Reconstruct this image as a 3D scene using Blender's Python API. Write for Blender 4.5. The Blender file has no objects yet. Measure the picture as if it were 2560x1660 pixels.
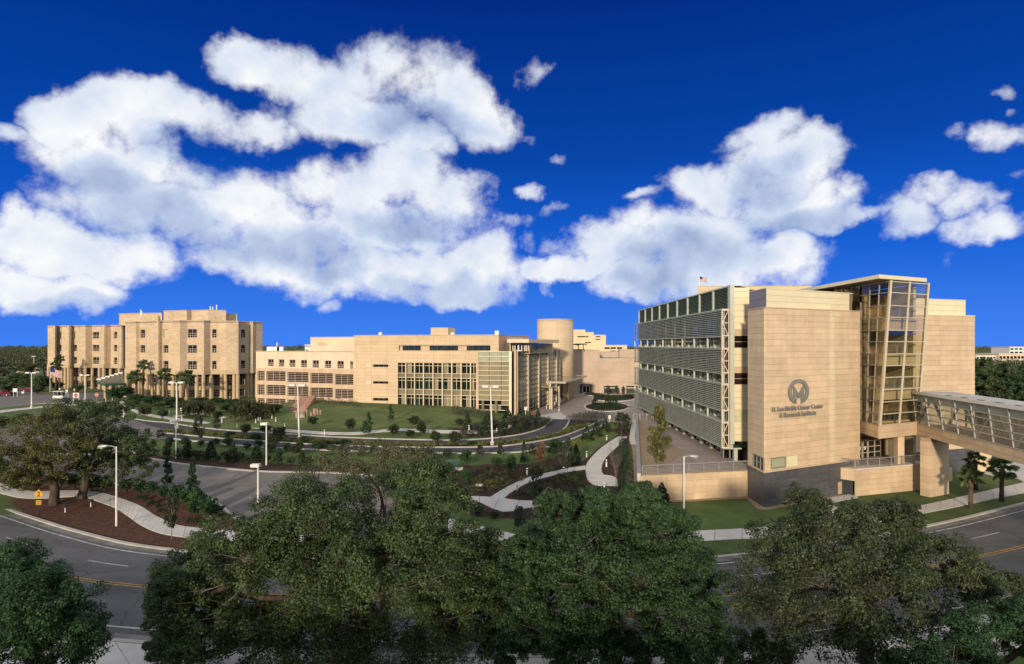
import bpy, bmesh, math, random
import numpy as np
from mathutils import Vector, Matrix
R = math.radians
random.seed(7)
rng = np.random.default_rng(7)
SC = bpy.context.scene
COL = SC.collection

# ------------------------------------------------------------------ camera
FPX, CX, HY, CAMZ = 1500.0, 1280.0, 862.0, 14.0      # photograph is 2560 x 1660
cd = bpy.data.cameras.new('camera'); cam = bpy.data.objects.new('camera', cd); COL.objects.link(cam)
cam.location = (0, 0, CAMZ); cam.rotation_euler = (R(90), 0, 0)
cd.sensor_width = 36.0; cd.lens = 36.0 * FPX / 2560.0
cd.shift_y = (HY - 830.0) / 2560.0
cd.clip_start = 0.5; cd.clip_end = 9000
SC.camera = cam

# ------------------------------------------------------------------ sun and sky
SUN_EL, SUN_AZ = R(12.0), R(15.0)                     # low sun behind the camera, from the left
sdir = Vector((-math.sin(SUN_AZ) * math.cos(SUN_EL), -math.cos(SUN_AZ) * math.cos(SUN_EL), math.sin(SUN_EL)))
sl = bpy.data.lights.new('sun', 'SUN'); sl.energy = 3.7; sl.angle = R(3.0); sl.color = (1.0, 0.83, 0.64)
sun = bpy.data.objects.new('sun', sl); COL.objects.link(sun)
sun.rotation_euler = (-sdir).to_track_quat('-Z', 'Y').to_euler()
sun.location = (-60, -200, 90)

world = bpy.data.worlds.new('World'); SC.world = world; world.use_nodes = True
def build_world():
    nt = world.node_tree; N = nt.nodes; L = nt.links
    for n in list(N): N.remove(n)
    out = N.new('ShaderNodeOutputWorld'); bg = N.new('ShaderNodeBackground'); L.new(bg.outputs[0], out.inputs[0])
    bg.inputs[1].default_value = 0.1
    sky = N.new('ShaderNodeTexSky'); sky.sky_type = 'NISHITA'; sky.sun_disc = False
    sky.sun_elevation = SUN_EL; sky.sun_rotation = math.pi + SUN_AZ
    sky.air_density = 1.0; sky.dust_density = 0.3; sky.ozone_density = 3.0
    tc = N.new('ShaderNodeTexCoord')
    def M(op, a, b=None, clamp=False):
        n = N.new('ShaderNodeMath'); n.operation = op; n.use_clamp = clamp
        for i, v in enumerate((a, b)):
            if v is None: continue
            if isinstance(v, (int, float)): n.inputs[i].default_value = v
            else: L.new(v, n.inputs[i])
        return n.outputs[0]
    def V(op, a, b=None, c=None):
        n = N.new('ShaderNodeVectorMath'); n.operation = op
        for i, v in enumerate((a, b, c)):
            if v is None: continue
            if isinstance(v, (tuple, list)): n.inputs[i].default_value = v
            elif isinstance(v, (int, float)): n.inputs['Scale'].default_value = v
            else: L.new(v, n.inputs[i])
        return n.outputs['Value'] if op in ('DOT_PRODUCT', 'LENGTH') else n.outputs[0]
    def noise(vec, scale, detail, rough=0.55, color=False):
        n = N.new('ShaderNodeTexNoise'); n.inputs['Scale'].default_value = scale; n.inputs['Detail'].default_value = detail
        n.inputs['Roughness'].default_value = rough; L.new(vec, n.inputs['Vector'])
        return n.outputs['Color'] if color else n.outputs['Fac']
    def smooth(x, a, b):
        n = N.new('ShaderNodeMapRange'); n.interpolation_type = 'SMOOTHSTEP'
        n.inputs[1].default_value = a; n.inputs[2].default_value = b; L.new(x, n.inputs[0]); return n.outputs[0]
    def mix(fac, a, b, mode='MIX'):
        n = N.new('ShaderNodeMix'); n.data_type = 'RGBA'; n.blend_type = mode
        for k, v in ((0, fac), (6, a), (7, b)):
            if isinstance(v, (int, float)): n.inputs[k].default_value = v
            elif isinstance(v, tuple): n.inputs[k].default_value = v
            else: L.new(v, n.inputs[k])
        return n.outputs[2]
    d = V('NORMALIZE', tc.outputs['Generated'])
    sep = N.new('ShaderNodeSeparateXYZ'); L.new(d, sep.inputs[0])
    az = M('ARCTAN2', sep.outputs[0], sep.outputs[1])
    el = M('ARCSINE', sep.outputs[2])
    cb = N.new('ShaderNodeCombineXYZ'); L.new(az, cb.inputs[0]); L.new(el, cb.inputs[1]); p0 = cb.outputs[0]
    # warp by noise taken on the unit sphere (seamless)
    w1 = V('SUBTRACT', noise(d, 7.0, 5, 0.6, True), (0.5, 0.5, 0.5))
    p = V('ADD', p0, V('SCALE', w1, 0.17) if False else V('MULTIPLY', w1, (0.13, 0.11, 0.0)))
    def ae(px, py):
        a = math.atan((px - CX) / FPX); return a, math.atan((HY - py) / FPX * math.cos(a))
    def field(blobs):
        best = None
        for (px, py, rx, ry) in blobs:
            a, e = ae(px, py); k = 1.0 / FPX * math.cos(a)
            ix, iy = 1.0 / (rx * k * math.cos(a)), 1.0 / (ry * k * math.cos(e) )
            q = V('MULTIPLY_ADD', p, (ix, iy, 0), (-a * ix, -e * iy, 0))
            dd = V('DOT_PRODUCT', q, q)
            if rx * ry < 2600: dd = M('ADD', dd, 1.1)
            best = dd if best is None else M('MINIMUM', best, dd)
        return best
    A = lambda t, ox, oy: [(ox + .5588 * x, oy + .5588 * y, .5588 * a, .5588 * b) for (x, y, a, b) in t]
    clouds = A([(1120,180,170,90),(1350,230,230,110),(1700,190,190,130),(1900,290,270,160),(2160,410,130,130),(1600,430,260,110),(1500,540,80,60),(1850,540,140,80),(2320,510,60,40),
                (330,450,180,110),(600,430,260,110),(900,420,220,100),(1150,470,190,80),(1230,390,130,60),(90,530,130,50),(450,640,240,130),(750,640,190,120),
                (480,790,270,120),(780,800,230,130),(100,940,110,120),(300,1000,280,120),(600,1040,260,120),(90,1170,200,90),(350,1200,200,80),
                (1060,790,210,140),(1500,740,230,120),(1780,700,210,140),(2000,820,180,130),(1250,930,380,130),(1780,900,390,130),(1200,1050,330,90),(1700,1090,430,120),(2110,1080,220,140),(2050,1190,230,60),(1480,1250,80,60)], 0, 60)
    clouds += A([(1220,450,170,80),(1430,480,130,80),(1300,560,240,110),(1000,690,230,100),(690,690,110,35),(1260,700,260,140),(1510,720,170,110),(900,850,340,110),(600,930,280,90),(340,1000,220,50),
                 (1000,990,360,140),(700,1060,240,90),(1300,990,150,130),(260,1070,60,60),(1620,800,230,55),(1850,790,150,110),(1950,680,150,70),(2090,720,120,90),(2160,850,150,70),(2110,970,60,70),
                 (205,120,70,70),(270,560,55,32),(110,810,110,45),(190,890,60,60),(150,690,70,40),(260,780,80,45),(2290,410,130,75),(2070,430,90,60),(2320,170,70,60),(2360,260,50,60),(2300,610,110,32)], 1230, 100)
    f1 = field(clouds)
    # beyond the field of view the same kind of broken cumulus goes on
    big = noise(d, 2.6, 6, 0.55)
    gen = M('MULTIPLY', M('SUBTRACT', 0.525, big), 10.0)
    front = M('MULTIPLY', smooth(M('ABSOLUTE', az), 0.95, 0.74), smooth(el, 0.66, 0.54))
    gen = M('ADD', gen, M('MULTIPLY', front, 30.0))
    fld = M('MINIMUM', f1, gen)
    fine = noise(d, 12.0, 7, 0.60)
    edge = M('ADD', fld, M('MULTIPLY', M('SUBTRACT', fine, 0.5), 4.4))
    alpha = M('POWER', smooth(edge, 1.80, 0.25), 1.1)
    alpha = M('MULTIPLY', alpha, smooth(el, -0.01, 0.05))
    # body shading: billows from a lifted noise sample, greyer towards thick middles and bases
    up = V('ADD', d, (-0.010, 0.0, 0.030))
    rel = M('SUBTRACT', noise(d, 6.0, 5, 0.55), noise(up, 6.0, 5, 0.55))
    lump = M('ADD', M('MULTIPLY', rel, 1.6), 0.755)
    shade = field(A([(700,850,330,110),(480,720,260,90),(1250,990,500,90),(1800,900,300,60),(2000,1180,300,60),(1500,1080,200,60),(1850,440,350,90),(900,560,220,60),(300,1240,260,40)], 0, 60)
                  + A([(900,980,330,110),(750,1080,240,70),(1270,660,180,90),(1450,800,300,70),(1850,840,160,50)], 1230, 100))
    sh = M('MULTIPLY', smooth(shade, 2.0, 0.0), 0.38)
    lum = M('SUBTRACT', M('ADD', lump, M('MULTIPLY', M('SUBTRACT', fine, 0.5), -.25)), sh)
    ramp = N.new('ShaderNodeValToRGB'); L.new(lum, ramp.inputs[0])
    e = ramp.color_ramp.elements
    e[0].position = 0.15; e[0].color = (.28, .38, .62, 1); e[1].position = 0.92; e[1].color = (.98, .98, .98, 1)
    m_ = ramp.color_ramp.elements.new(0.55); m_.color = (.62, .71, .88, 1)
    cl = mix(1.0, ramp.outputs[0], (9.0, 9.0, 9.0, 1), 'MULTIPLY')
    # deep polarised blue: the physical sky, saturated and graded by height
    hs = N.new('ShaderNodeHueSaturation'); hs.inputs['Saturation'].default_value = 1.25; L.new(sky.outputs[0], hs.inputs['Color'])
    gr = N.new('ShaderNodeValToRGB'); L.new(M('DIVIDE', el, 0.75, True), gr.inputs[0])
    g = gr.color_ramp.elements
    g[0].position = 0.0; g[0].color = (.34, 1.95, 8.4, 1); g[1].position = 1.0; g[1].color = (.0, .13, 1.6, 1)
    for pos, c in ((.19, (.03, 1.0, 6.0, 1)), (.40, (.0, .48, 3.4, 1)), (.70, (.0, .19, 2.0, 1))): g.new(pos).color = c
    skyc = mix(0.97, hs.outputs[0], gr.outputs[0])
    fin = mix(alpha, skyc, cl)
    L.new(fin, bg.inputs[0])
build_world()
vs = SC.view_settings
vs.view_transform = 'Standard'; vs.look = 'None'; vs.exposure = 0.16; vs.gamma = 1.0; vs.use_curve_mapping = False
cy = SC.cycles
cy.max_bounces = 6; cy.diffuse_bounces = 2; cy.glossy_bounces = 3; cy.transparent_max_bounces = 12; cy.transmission_bounces = 4
cy.use_fast_gi = False; cy.caustics_reflective = False; cy.caustics_refractive = False

# ------------------------------------------------------------------ helpers: materials
MATS = {}
def mat(name, col, rough=0.8, var=0.12, scale=1.5, bump=0.0, bscale=20.0, metal=0.0, spec=0.3, col2=None, rand=0.0, island=0.0, trans=0.0, detail=5.0, stretch=None, big=0.0, streak=0.0, cracks=False):
    """Procedural surface: base colour varied by noise in object-scene position, by object and by leaf."""
    if name in MATS: return MATS[name]
    m = bpy.data.materials.new(name); m.use_nodes = True; MATS[name] = m
    nt = m.node_tree; N = nt.nodes; L = nt.links
    b = N['Principled BSDF']; b.inputs['Roughness'].default_value = rough; b.inputs['Metallic'].default_value = metal
    b.inputs['Specular IOR Level'].default_value = spec
    geo = N.new('ShaderNodeNewGeometry'); vec = geo.outputs['Position']
    if stretch:
        vm = N.new('ShaderNodeVectorMath'); vm.operation = 'MULTIPLY'; vm.inputs[1].default_value = stretch
        L.new(vec, vm.inputs[0]); vec = vm.outputs[0]
    nz = N.new('ShaderNodeTexNoise'); nz.inputs['Scale'].default_value = scale; nz.inputs['Detail'].default_value = detail
    nz.inputs['Roughness'].default_value = 0.62; L.new(vec, nz.inputs['Vector'])
    c2 = col2 or tuple(max(0.0, c * (1 - 2.2 * var)) for c in col)
    c1 = col if col2 else tuple(c * (1 + var) for c in col)
    mx = N.new('ShaderNodeMix'); mx.data_type = 'RGBA'; mx.inputs[6].default_value = (*c2, 1); mx.inputs[7].default_value = (*c1, 1)
    mr = N.new('ShaderNodeMapRange'); mr.inputs[1].default_value = 0.32; mr.inputs[2].default_value = 0.68; L.new(nz.outputs['Fac'], mr.inputs[0])
    L.new(mr.outputs[0], mx.inputs[0]); colo = mx.outputs[2]
    for amt, vec3, sc in ((big, (1, 1, 1), .055), (big * .6, (1, 1, 1), .22), (streak, (1, 1, .07), 1.1)):
        if not amt: continue
        vm3 = N.new('ShaderNodeVectorMath'); vm3.operation = 'MULTIPLY'; vm3.inputs[1].default_value = vec3; L.new(geo.outputs['Position'], vm3.inputs[0])
        n3 = N.new('ShaderNodeTexNoise'); n3.inputs['Scale'].default_value = sc; n3.inputs['Detail'].default_value = 6; n3.inputs['Roughness'].default_value = .65; L.new(vm3.outputs[0], n3.inputs['Vector'])
        r4 = N.new('ShaderNodeMapRange'); r4.inputs[1].default_value = .35; r4.inputs[2].default_value = .65; r4.inputs[3].default_value = 1 - amt; r4.inputs[4].default_value = 1 + amt * .8; L.new(n3.outputs['Fac'], r4.inputs[0])
        h4 = N.new('ShaderNodeHueSaturation'); L.new(r4.outputs[0], h4.inputs['Value']); L.new(colo, h4.inputs['Color']); colo = h4.outputs[0]
    if cracks:
        vo = N.new('ShaderNodeTexVoronoi'); vo.feature = 'DISTANCE_TO_EDGE'; vo.inputs['Scale'].default_value = .16; vo.inputs['Randomness'].default_value = 1.0
        wv = N.new('ShaderNodeTexNoise'); wv.inputs['Scale'].default_value = .7; wv.inputs['Detail'].default_value = 5; L.new(geo.outputs['Position'], wv.inputs['Vector'])
        av = N.new('ShaderNodeVectorMath'); av.operation = 'MULTIPLY_ADD'; av.inputs[1].default_value = (2.2, 2.2, 0); L.new(wv.outputs['Color'], av.inputs[0]); L.new(geo.outputs['Position'], av.inputs[2]); L.new(av.outputs[0], vo.inputs['Vector'])
        cr = N.new('ShaderNodeMapRange'); cr.inputs[1].default_value = .0; cr.inputs[2].default_value = .012; cr.inputs[3].default_value = .55; cr.inputs[4].default_value = 1.0; L.new(vo.outputs['Distance'], cr.inputs[0])
        h5 = N.new('ShaderNodeHueSaturation'); L.new(cr.outputs[0], h5.inputs['Value']); L.new(colo, h5.inputs['Color']); colo = h5.outputs[0]
    for k, src in (('rand', rand), ('isl', island)):
        if not src: continue
        val = N.new('ShaderNodeObjectInfo').outputs['Random'] if k == 'rand' else geo.outputs['Random Per Island']
        r2 = N.new('ShaderNodeMapRange'); r2.inputs[3].default_value = 1 - src; r2.inputs[4].default_value = 1 + src; L.new(val, r2.inputs[0])
        hv = N.new('ShaderNodeHueSaturation'); L.new(r2.outputs[0], hv.inputs['Value']); L.new(colo, hv.inputs['Color'])
        if k == 'isl':
            r3 = N.new('ShaderNodeMapRange'); r3.inputs[3].default_value = 0.5 + src * .06; r3.inputs[4].default_value = 0.5 - src * .06
            L.new(val, r3.inputs[0]); L.new(r3.outputs[0], hv.inputs['Hue'])
        colo = hv.outputs[0]
    L.new(colo, b.inputs['Base Color'])
    if bump:
        n2 = N.new('ShaderNodeTexNoise'); n2.inputs['Scale'].default_value = bscale; n2.inputs['Detail'].default_value = 4; L.new(geo.outputs['Position'], n2.inputs['Vector'])
        bp = N.new('ShaderNodeBump'); bp.inputs['Strength'].default_value = bump; bp.inputs['Distance'].default_value = 0.05
        L.new(n2.outputs['Fac'], bp.inputs['Height']); L.new(bp.outputs[0], b.inputs['Normal'])
    if trans:
        out = N['Material Output']; tr = N.new('ShaderNodeBsdfTranslucent'); L.new(colo, tr.inputs[0])
        ms = N.new('ShaderNodeMixShader'); ms.inputs[0].default_value = trans
        L.new(b.outputs[0], ms.inputs[1]); L.new(tr.outputs[0], ms.inputs[2]); L.new(ms.outputs[0], out.inputs[0])
    return m
def brick_mat(name, col, mortar, bw, bh, msize=0.03, rough=0.85, var=0.10, axis='xz', offset=0.5, bump=0.3, rand=0.0):
    """Masonry too far away to tell the pieces apart: coursing in colour and relief. Runs along the wall in plan."""
    m = bpy.data.materials.new(name); m.use_nodes = True; MATS[name] = m
    nt = m.node_tree; N = nt.nodes; L = nt.links; b = N['Principled BSDF']; b.inputs['Roughness'].default_value = rough; b.inputs['Specular IOR Level'].default_value = .2
    geo = N.new('ShaderNodeNewGeometry'); sp = N.new('ShaderNodeSeparateXYZ'); L.new(geo.outputs['Position'], sp.inputs[0])
    cb = N.new('ShaderNodeCombineXYZ')
    if axis == 'xz':
        ad = N.new('ShaderNodeMath'); ad.operation = 'ADD'; L.new(sp.outputs[0], ad.inputs[0]); L.new(sp.outputs[1], ad.inputs[1])
        L.new(ad.outputs[0], cb.inputs[0]); L.new(sp.outputs[2], cb.inputs[1])
    else:
        L.new(sp.outputs[0], cb.inputs[0]); L.new(sp.outputs[1], cb.inputs[1])
    br = N.new('ShaderNodeTexBrick'); L.new(cb.outputs[0], br.inputs['Vector']); br.offset = offset
    br.inputs['Scale'].default_value = 1.0; br.inputs['Brick Width'].default_value = bw; br.inputs['Row Height'].default_value = bh; br.inputs['Mortar Size'].default_value = msize
    br.inputs['Color1'].default_value = (*[c * (1 + var) for c in col], 1); br.inputs['Color2'].default_value = (*[c * (1 - var) for c in col], 1); br.inputs['Mortar'].default_value = (*mortar, 1)
    nz = N.new('ShaderNodeTexNoise'); nz.inputs['Scale'].default_value = .25; nz.inputs['Detail'].default_value = 7; nz.inputs['Roughness'].default_value = .65; L.new(geo.outputs['Position'], nz.inputs['Vector'])
    mr = N.new('ShaderNodeMapRange'); mr.inputs[1].default_value = .3; mr.inputs[2].default_value = .7; mr.inputs[3].default_value = .86; mr.inputs[4].default_value = 1.08; L.new(nz.outputs['Fac'], mr.inputs[0])
    hv = N.new('ShaderNodeHueSaturation'); L.new(br.outputs['Color'], hv.inputs['Color']); L.new(mr.outputs[0], hv.inputs['Value'])
    L.new(hv.outputs[0], b.inputs['Base Color'])
    if bump:
        bp = N.new('ShaderNodeBump'); bp.inputs['Strength'].default_value = bump; bp.inputs['Distance'].default_value = .03; bp.invert = True
        L.new(br.outputs['Fac'], bp.inputs['Height']); L.new(bp.outputs[0], b.inputs['Normal'])
    return m
def glass_mat(name, tint, gloss=0.0, dirt=0.0, fill=(.3, .3, .28)):
    m = bpy.data.materials.new(name); m.use_nodes = True; MATS[name] = m
    nt = m.node_tree; N = nt.nodes; L = nt.links; N.remove(N['Principled BSDF']); out = N['Material Output']
    tr = N.new('ShaderNodeBsdfTransparent'); tr.inputs[0].default_value = (*tint, 1)
    gl = N.new('ShaderNodeBsdfGlossy'); gl.inputs['Roughness'].default_value = .03
    lw = N.new('ShaderNodeLayerWeight'); pw = N.new('ShaderNodeMath'); pw.operation = 'POWER'; pw.inputs[1].default_value = 4.0; L.new(lw.outputs['Facing'], pw.inputs[0]); fr = pw
    ad = N.new('ShaderNodeMath'); ad.operation = 'ADD'; ad.use_clamp = True; ad.inputs[1].default_value = gloss; L.new(fr.outputs[0], ad.inputs[0])
    ms = N.new('ShaderNodeMixShader'); L.new(ad.outputs[0], ms.inputs[0]); L.new(tr.outputs[0], ms.inputs[1]); L.new(gl.outputs[0], ms.inputs[2])
    df = N.new('ShaderNodeBsdfDiffuse'); df.inputs[0].default_value = (*fill, 1)
    m2 = N.new('ShaderNodeMixShader'); m2.inputs[0].default_value = dirt; L.new(ms.outputs[0], m2.inputs[1]); L.new(df.outputs[0], m2.inputs[2])
    L.new(m2.outputs[0], out.inputs[0])
    return m

BRICK = brick_mat('beige_brick', (.555, .425, .275), (.47, .355, .23), .9, .42, .04)
BRICK2 = brick_mat('tan_brick', (.57, .40, .245), (.46, .325, .20), .9, .42, .04)
BAND = mat('cast_stone', (.50, .38, .235), .85, .06, .8)
CREAM = mat('cream_render', (.67, .54, .38), .85, .06, .35, streak=.07)
PINKT = mat('pinkish_render', (.56, .415, .275), .85, .06, .35, streak=.07)
CLAD = brick_mat('stone_cladding', (.58, .445, .28), (.46, .335, .21), 2.6, .74, .035, var=.04, offset=0.0, bump=.2)
CLADP = brick_mat('pink_stone_cladding', (.60, .41, .265), (.44, .29, .18), 2.2, .74, .035, var=.04, offset=0.0, bump=.2)
GAR = brick_mat('precast_concrete', (.48, .37, .27), (.40, .30, .22), 9.0, 3.1, .05, var=.02, offset=0.0)
PANEL = mat('tan_precast_panel', (.60, .450, .285), .8, .05, .7, rand=.075, bump=.12, bscale=14, streak=.06, big=.05)
PANELP = mat('pale_metal_panel', (.70, .62, .41), .5, .03, .5, rand=.03)
PANELG = mat('brown_glass_panel', (.20, .155, .10), .25, .05, .5, spec=.5)
JOINT = mat('joint_sealant', (.40, .28, .16), .9, .05, 2)
STONE = mat('charcoal_granite', (.085, .087, .092), .45, .12, 2.2, rand=.10, spec=.4)
CONC = mat('pale_concrete', (.58, .54, .47), .9, .10, .6, bump=.15, bscale=9, rand=.03, col2=(.49, .455, .40))
KERB = mat('kerb_concrete', (.47, .44, .38), .9, .12, .8, col2=(.34, .315, .27))
ASPH = mat('asphalt', (.128, .123, .117), .9, .18, .35, bump=.25, bscale=35, col2=(.094, .091, .088), stretch=(.35, 1, 1), big=.16, cracks=True)
ASPHN = mat('new_asphalt', (.062, .062, .068), .9, .15, .5, bump=.2, bscale=35, big=.12)
ASPHG = mat('worn_asphalt', (.190, .170, .150), .9, .14, .35, bump=.2, bscale=35, col2=(.14, .128, .115), big=.15, cracks=True)
GRASS = mat('grass', (.092, .124, .032), .95, .2, .5, bump=.7, bscale=7, col2=(.062, .100, .020), detail=9, big=.22)
LAWN = mat('mown_lawn', (.118, .148, .040), .95, .2, .35, bump=.6, bscale=8, col2=(.080, .108, .028), detail=9, big=.22)
MULCH = mat('dark_mulch', (.072, .036, .024), .95, .3, 3.5, bump=.9, bscale=9, col2=(.020, .010, .007), detail=9)
MULCHR = mat('red_brown_mulch', (.125, .050, .024), .95, .3, 3.0, bump=.9, bscale=9, col2=(.040, .017, .010), detail=9)
GRAVEL = mat('river_gravel', (.45, .33, .20), .95, .3, 5.0, bump=1.0, bscale=11, col2=(.20, .135, .08), detail=8)
PAVER = brick_mat('brick_pavers', (.37, .295, .245), (.28, .22, .185), .6, .3, .02, var=.10, axis='xy')
YELLOW = mat('yellow_road_paint', (.42, .25, .05), .8, .25, 2.0)
WHITEP = mat('white_road_paint', (.46, .45, .42), .8, .25, 2.0)
WHITE = mat('white_paint', (.70, .68, .62), .5, .05, 1.0)
ALU = mat('champagne_aluminium', (.56, .48, .34), .45, .05, 1.0, metal=.25)
ALUD = mat('grey_aluminium', (.30, .28, .235), .45, .06, 1.0, metal=.3)
SLAT = mat('louvre_slat', (.48, .50, .40), .5, .06, 1.0, metal=.15)
STEEL = mat('galvanised_steel', (.46, .45, .42), .45, .08, 2.0, metal=.5)
DARKM = mat('dark_metal', (.045, .05, .05), .5, .1, 2.0)
GREENM = mat('green_painted_metal', (.03, .11, .075), .5, .1, 2.0)
LOGO = mat('grey_sign_metal', (.20, .195, .175), .5, .03, 1.0)
FRAME = mat('window_frame', (.54, .43, .33), .6, .04, 1.0)
GLASSD = mat('dark_window_glass', (.016, .017, .015), .09, .5, .6, spec=.4)
GLASSM = mat('maroon_dark_glass', (.026, .014, .012), .12, .4, .6, spec=.3)
GLASSG = mat('green_spandrel_glass', (.36, .37, .26), .12, .06, .5, spec=.6)
GLASSB = mat('bronze_translucent_glass', (.285, .245, .155), .10, .10, .25, spec=.6, rand=.06)
GLASSY = mat('yellow_green_spandrel', (.22, .20, .12), .15, .10, .3, spec=.5)
GLASSE = mat('dark_green_glass', (.060, .125, .095), .07, .5, .5, spec=.6)
GLASSF = mat('dark_bottle_glass', (.014, .032, .026), .09, .5, .5, spec=.45)
BLIND = mat('window_blind', (.55, .50, .33), .6, .1, 1.0)
CLEAR = glass_mat('clear_bronze_glass', (.92, .90, .82), .03)
CLEARB = glass_mat('clear_bridge_glass', (.86, .88, .85), .04, .08, (.35, .34, .30))
FROST = glass_mat('frosted_bridge_glass', (.5, .55, .52), .03, .55, (.36, .40, .36))
INTER = mat('interior_wall', (.55, .46, .30), .8, .05, .6)
INTERD = mat('interior_brown_wall', (.17, .115, .07), .8, .1, .6)
ROOFM = mat('roof_membrane', (.52, .50, .46), .9, .12, .5)
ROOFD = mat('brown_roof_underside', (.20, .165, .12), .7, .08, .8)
BARK = mat('oak_bark', (.085, .062, .046), .95, .3, 3.0, bump=.8, bscale=12, stretch=(1, 1, .3))
BARKP = mat('pale_twig_bark', (.17, .145, .115), .95, .2, 3.0)
PALMB = mat('palm_bark', (.12, .085, .058), .95, .3, 4.0, bump=.9, bscale=10)
def leafm(n, c, isl=.38, tr=.30): return mat(n, c, .55, .22, .55, island=isl, trans=tr, spec=.35, rand=.06)
LF_OAK = leafm('oak_leaves', (.072, .108, .036))
LF_OAKG = leafm('green_oak_leaves', (.045, .092, .030))
LF_OLIVE = leafm('olive_twig_leaves', (.135, .130, .062))
LF_GOLD = leafm('golden_oak_leaves', (.120, .122, .038))
LF_DARK = leafm('dark_holly_leaves', (.026, .050, .018), .32, .12)
LF_SHRUB = leafm('shrub_leaves', (.046, .062, .022))
LF_WEEP = leafm('willowy_leaves', (.080, .095, .038))
LF_YOUNG = leafm('young_tree_leaves', (.050, .064, .032))
LF_BUSH = leafm('deep_green_leaves', (.030, .076, .021), .36, .2)
LF_GREY = leafm('grey_green_leaves', (.052, .058, .042), .3, .12)
LF_CROTON = leafm('yellow_green_leaves', (.17, .19, .040), .40, .2)
LF_RUST = leafm('rusty_leaves', (.20, .105, .045))
LF_AUTUMN = leafm('yellowing_leaves', (.125, .125, .036))
LF_PALM = leafm('palm_fronds', (.105, .145, .055), .25, .15)
LF_FAR = leafm('far_wood_leaves', (.095, .105, .045), .30, .15)
REDP = mat('red_car_paint', (.11, .010, .010), .25, .05, 1, spec=.6)
BLACKP = mat('black_car_paint', (.010, .010, .011), .4, .05, 1, spec=.6)
SILVERP = mat('silver_car_paint', (.42, .42, .42), .25, .05, 1, metal=.6)
BLUEP = mat('blue_car_paint', (.02, .035, .09), .25, .05, 1, spec=.6)
TYRE = mat('tyre_rubber', (.015, .015, .015), .9, .1, 3)
SIGNR = mat('stop_sign_red', (.42, .02, .02), .5, .05, 1)
SIGNY = mat('warning_sign_yellow', (.62, .30, .02), .5, .05, 1)
SIGNG = mat('sign_green', (.02, .22, .06), .5, .05, 1)
SKIN = mat('skin', (.42, .25, .18), .6, .05, 1)
REDC = mat('red_cloth', (.32, .03, .025), .9, .1, 2)
BLUEC = mat('flag_blue', (.02, .03, .12), .9, .1, 2)
TEALM = mat('teal_bench_paint', (.025, .075, .07), .5, .1, 2)
ROCK = mat('pale_standing_stone', (.42, .33, .27), .9, .25, 1.5, bump=.5, bscale=4)
ROCKR = mat('pink_granite_post', (.38, .22, .16), .8, .15, 2.0)

# ------------------------------------------------------------------ helpers: geometry
LOW, Y0, Y1 = -2.8, 59.0, 98.0            # street level, foot and head of the rise
def tz(x, y):
    if y <= Y0: return LOW
    lim = 13.7 if y < 64 else 13.9 + (y - 64) * 0.2
    if x > max(lim, 13.7) and y < 98: return LOW
    if x > 40 and y >= 98: return LOW
    if y >= Y1: return 0.0
    return LOW + (y - Y0) / (Y1 - Y0) * -LOW
def W(px, py, Y): return Vector(((px - CX) / FPX * Y, Y, CAMZ - (py - HY) / FPX * Y))
def XY(px, Y): return ((px - CX) / FPX * Y, Y)
def G(px, py):
    s = (py - HY) / FPX; k = (px - CX) / FPX
    prev = 20.0; y = 20.0
    while y < 900:
        if CAMZ - s * y <= tz(k * y, y): break
        prev = y; y += 1.0
    a, b = prev, y
    for _ in range(18):
        m = (a + b) / 2
        if CAMZ - s * m <= tz(k * m, m): b = m
        else: a = m
    y = (a + b) / 2
    return Vector((k * y, y, tz(k * y, y)))

def org(o):
    v = Vector((0, 0, 0))
    while o is not None:
        v += o.location; o = o.parent
    return v
def tag(o, label=None, cat=None, group=None, kind=None):
    for k, v in (('label', label), ('category', cat), ('group', group), ('kind', kind)):
        if v: o[k] = v
    return o
def thing(name, label, cat, loc, group=None):
    o = bpy.data.objects.new(name, None); COL.objects.link(o); o.location = loc; o.empty_display_size = .3
    return tag(o, label, cat, group)
BOXF = ((0, 3, 2, 1), (4, 5, 6, 7), (0, 1, 5, 4), (1, 2, 6, 5), (2, 3, 7, 6), (3, 0, 4, 7))
class Fc:
    """A vertical facade from plan point A (left) to B (right); d is measured outwards, to the viewer."""
    def __init__(s, A, B):
        s.A = Vector((A[0], A[1])); s.B = Vector((B[0], B[1])); e = s.B - s.A; s.len = e.length; s.e = e / s.len; s.n = Vector((s.e.y, -s.e.x)); s.ang = math.atan2(s.e.y, s.e.x)
    def P(s, u, z, d=0.0):
        q = s.A + s.e * u + s.n * d; return Vector((q.x, q.y, z))
    def t(s, px):
        k = (px - CX) / FPX; AB = s.B - s.A
        return (s.A.x * AB.y - s.A.y * AB.x) / (k * AB.y - AB.x)
    def u(s, px):
        t = s.t(px); return (Vector(((px - CX) / FPX * t, t)) - s.A).dot(s.e)
    def z(s, px, py): return CAMZ - (py - HY) / FPX * s.t(px)
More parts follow.
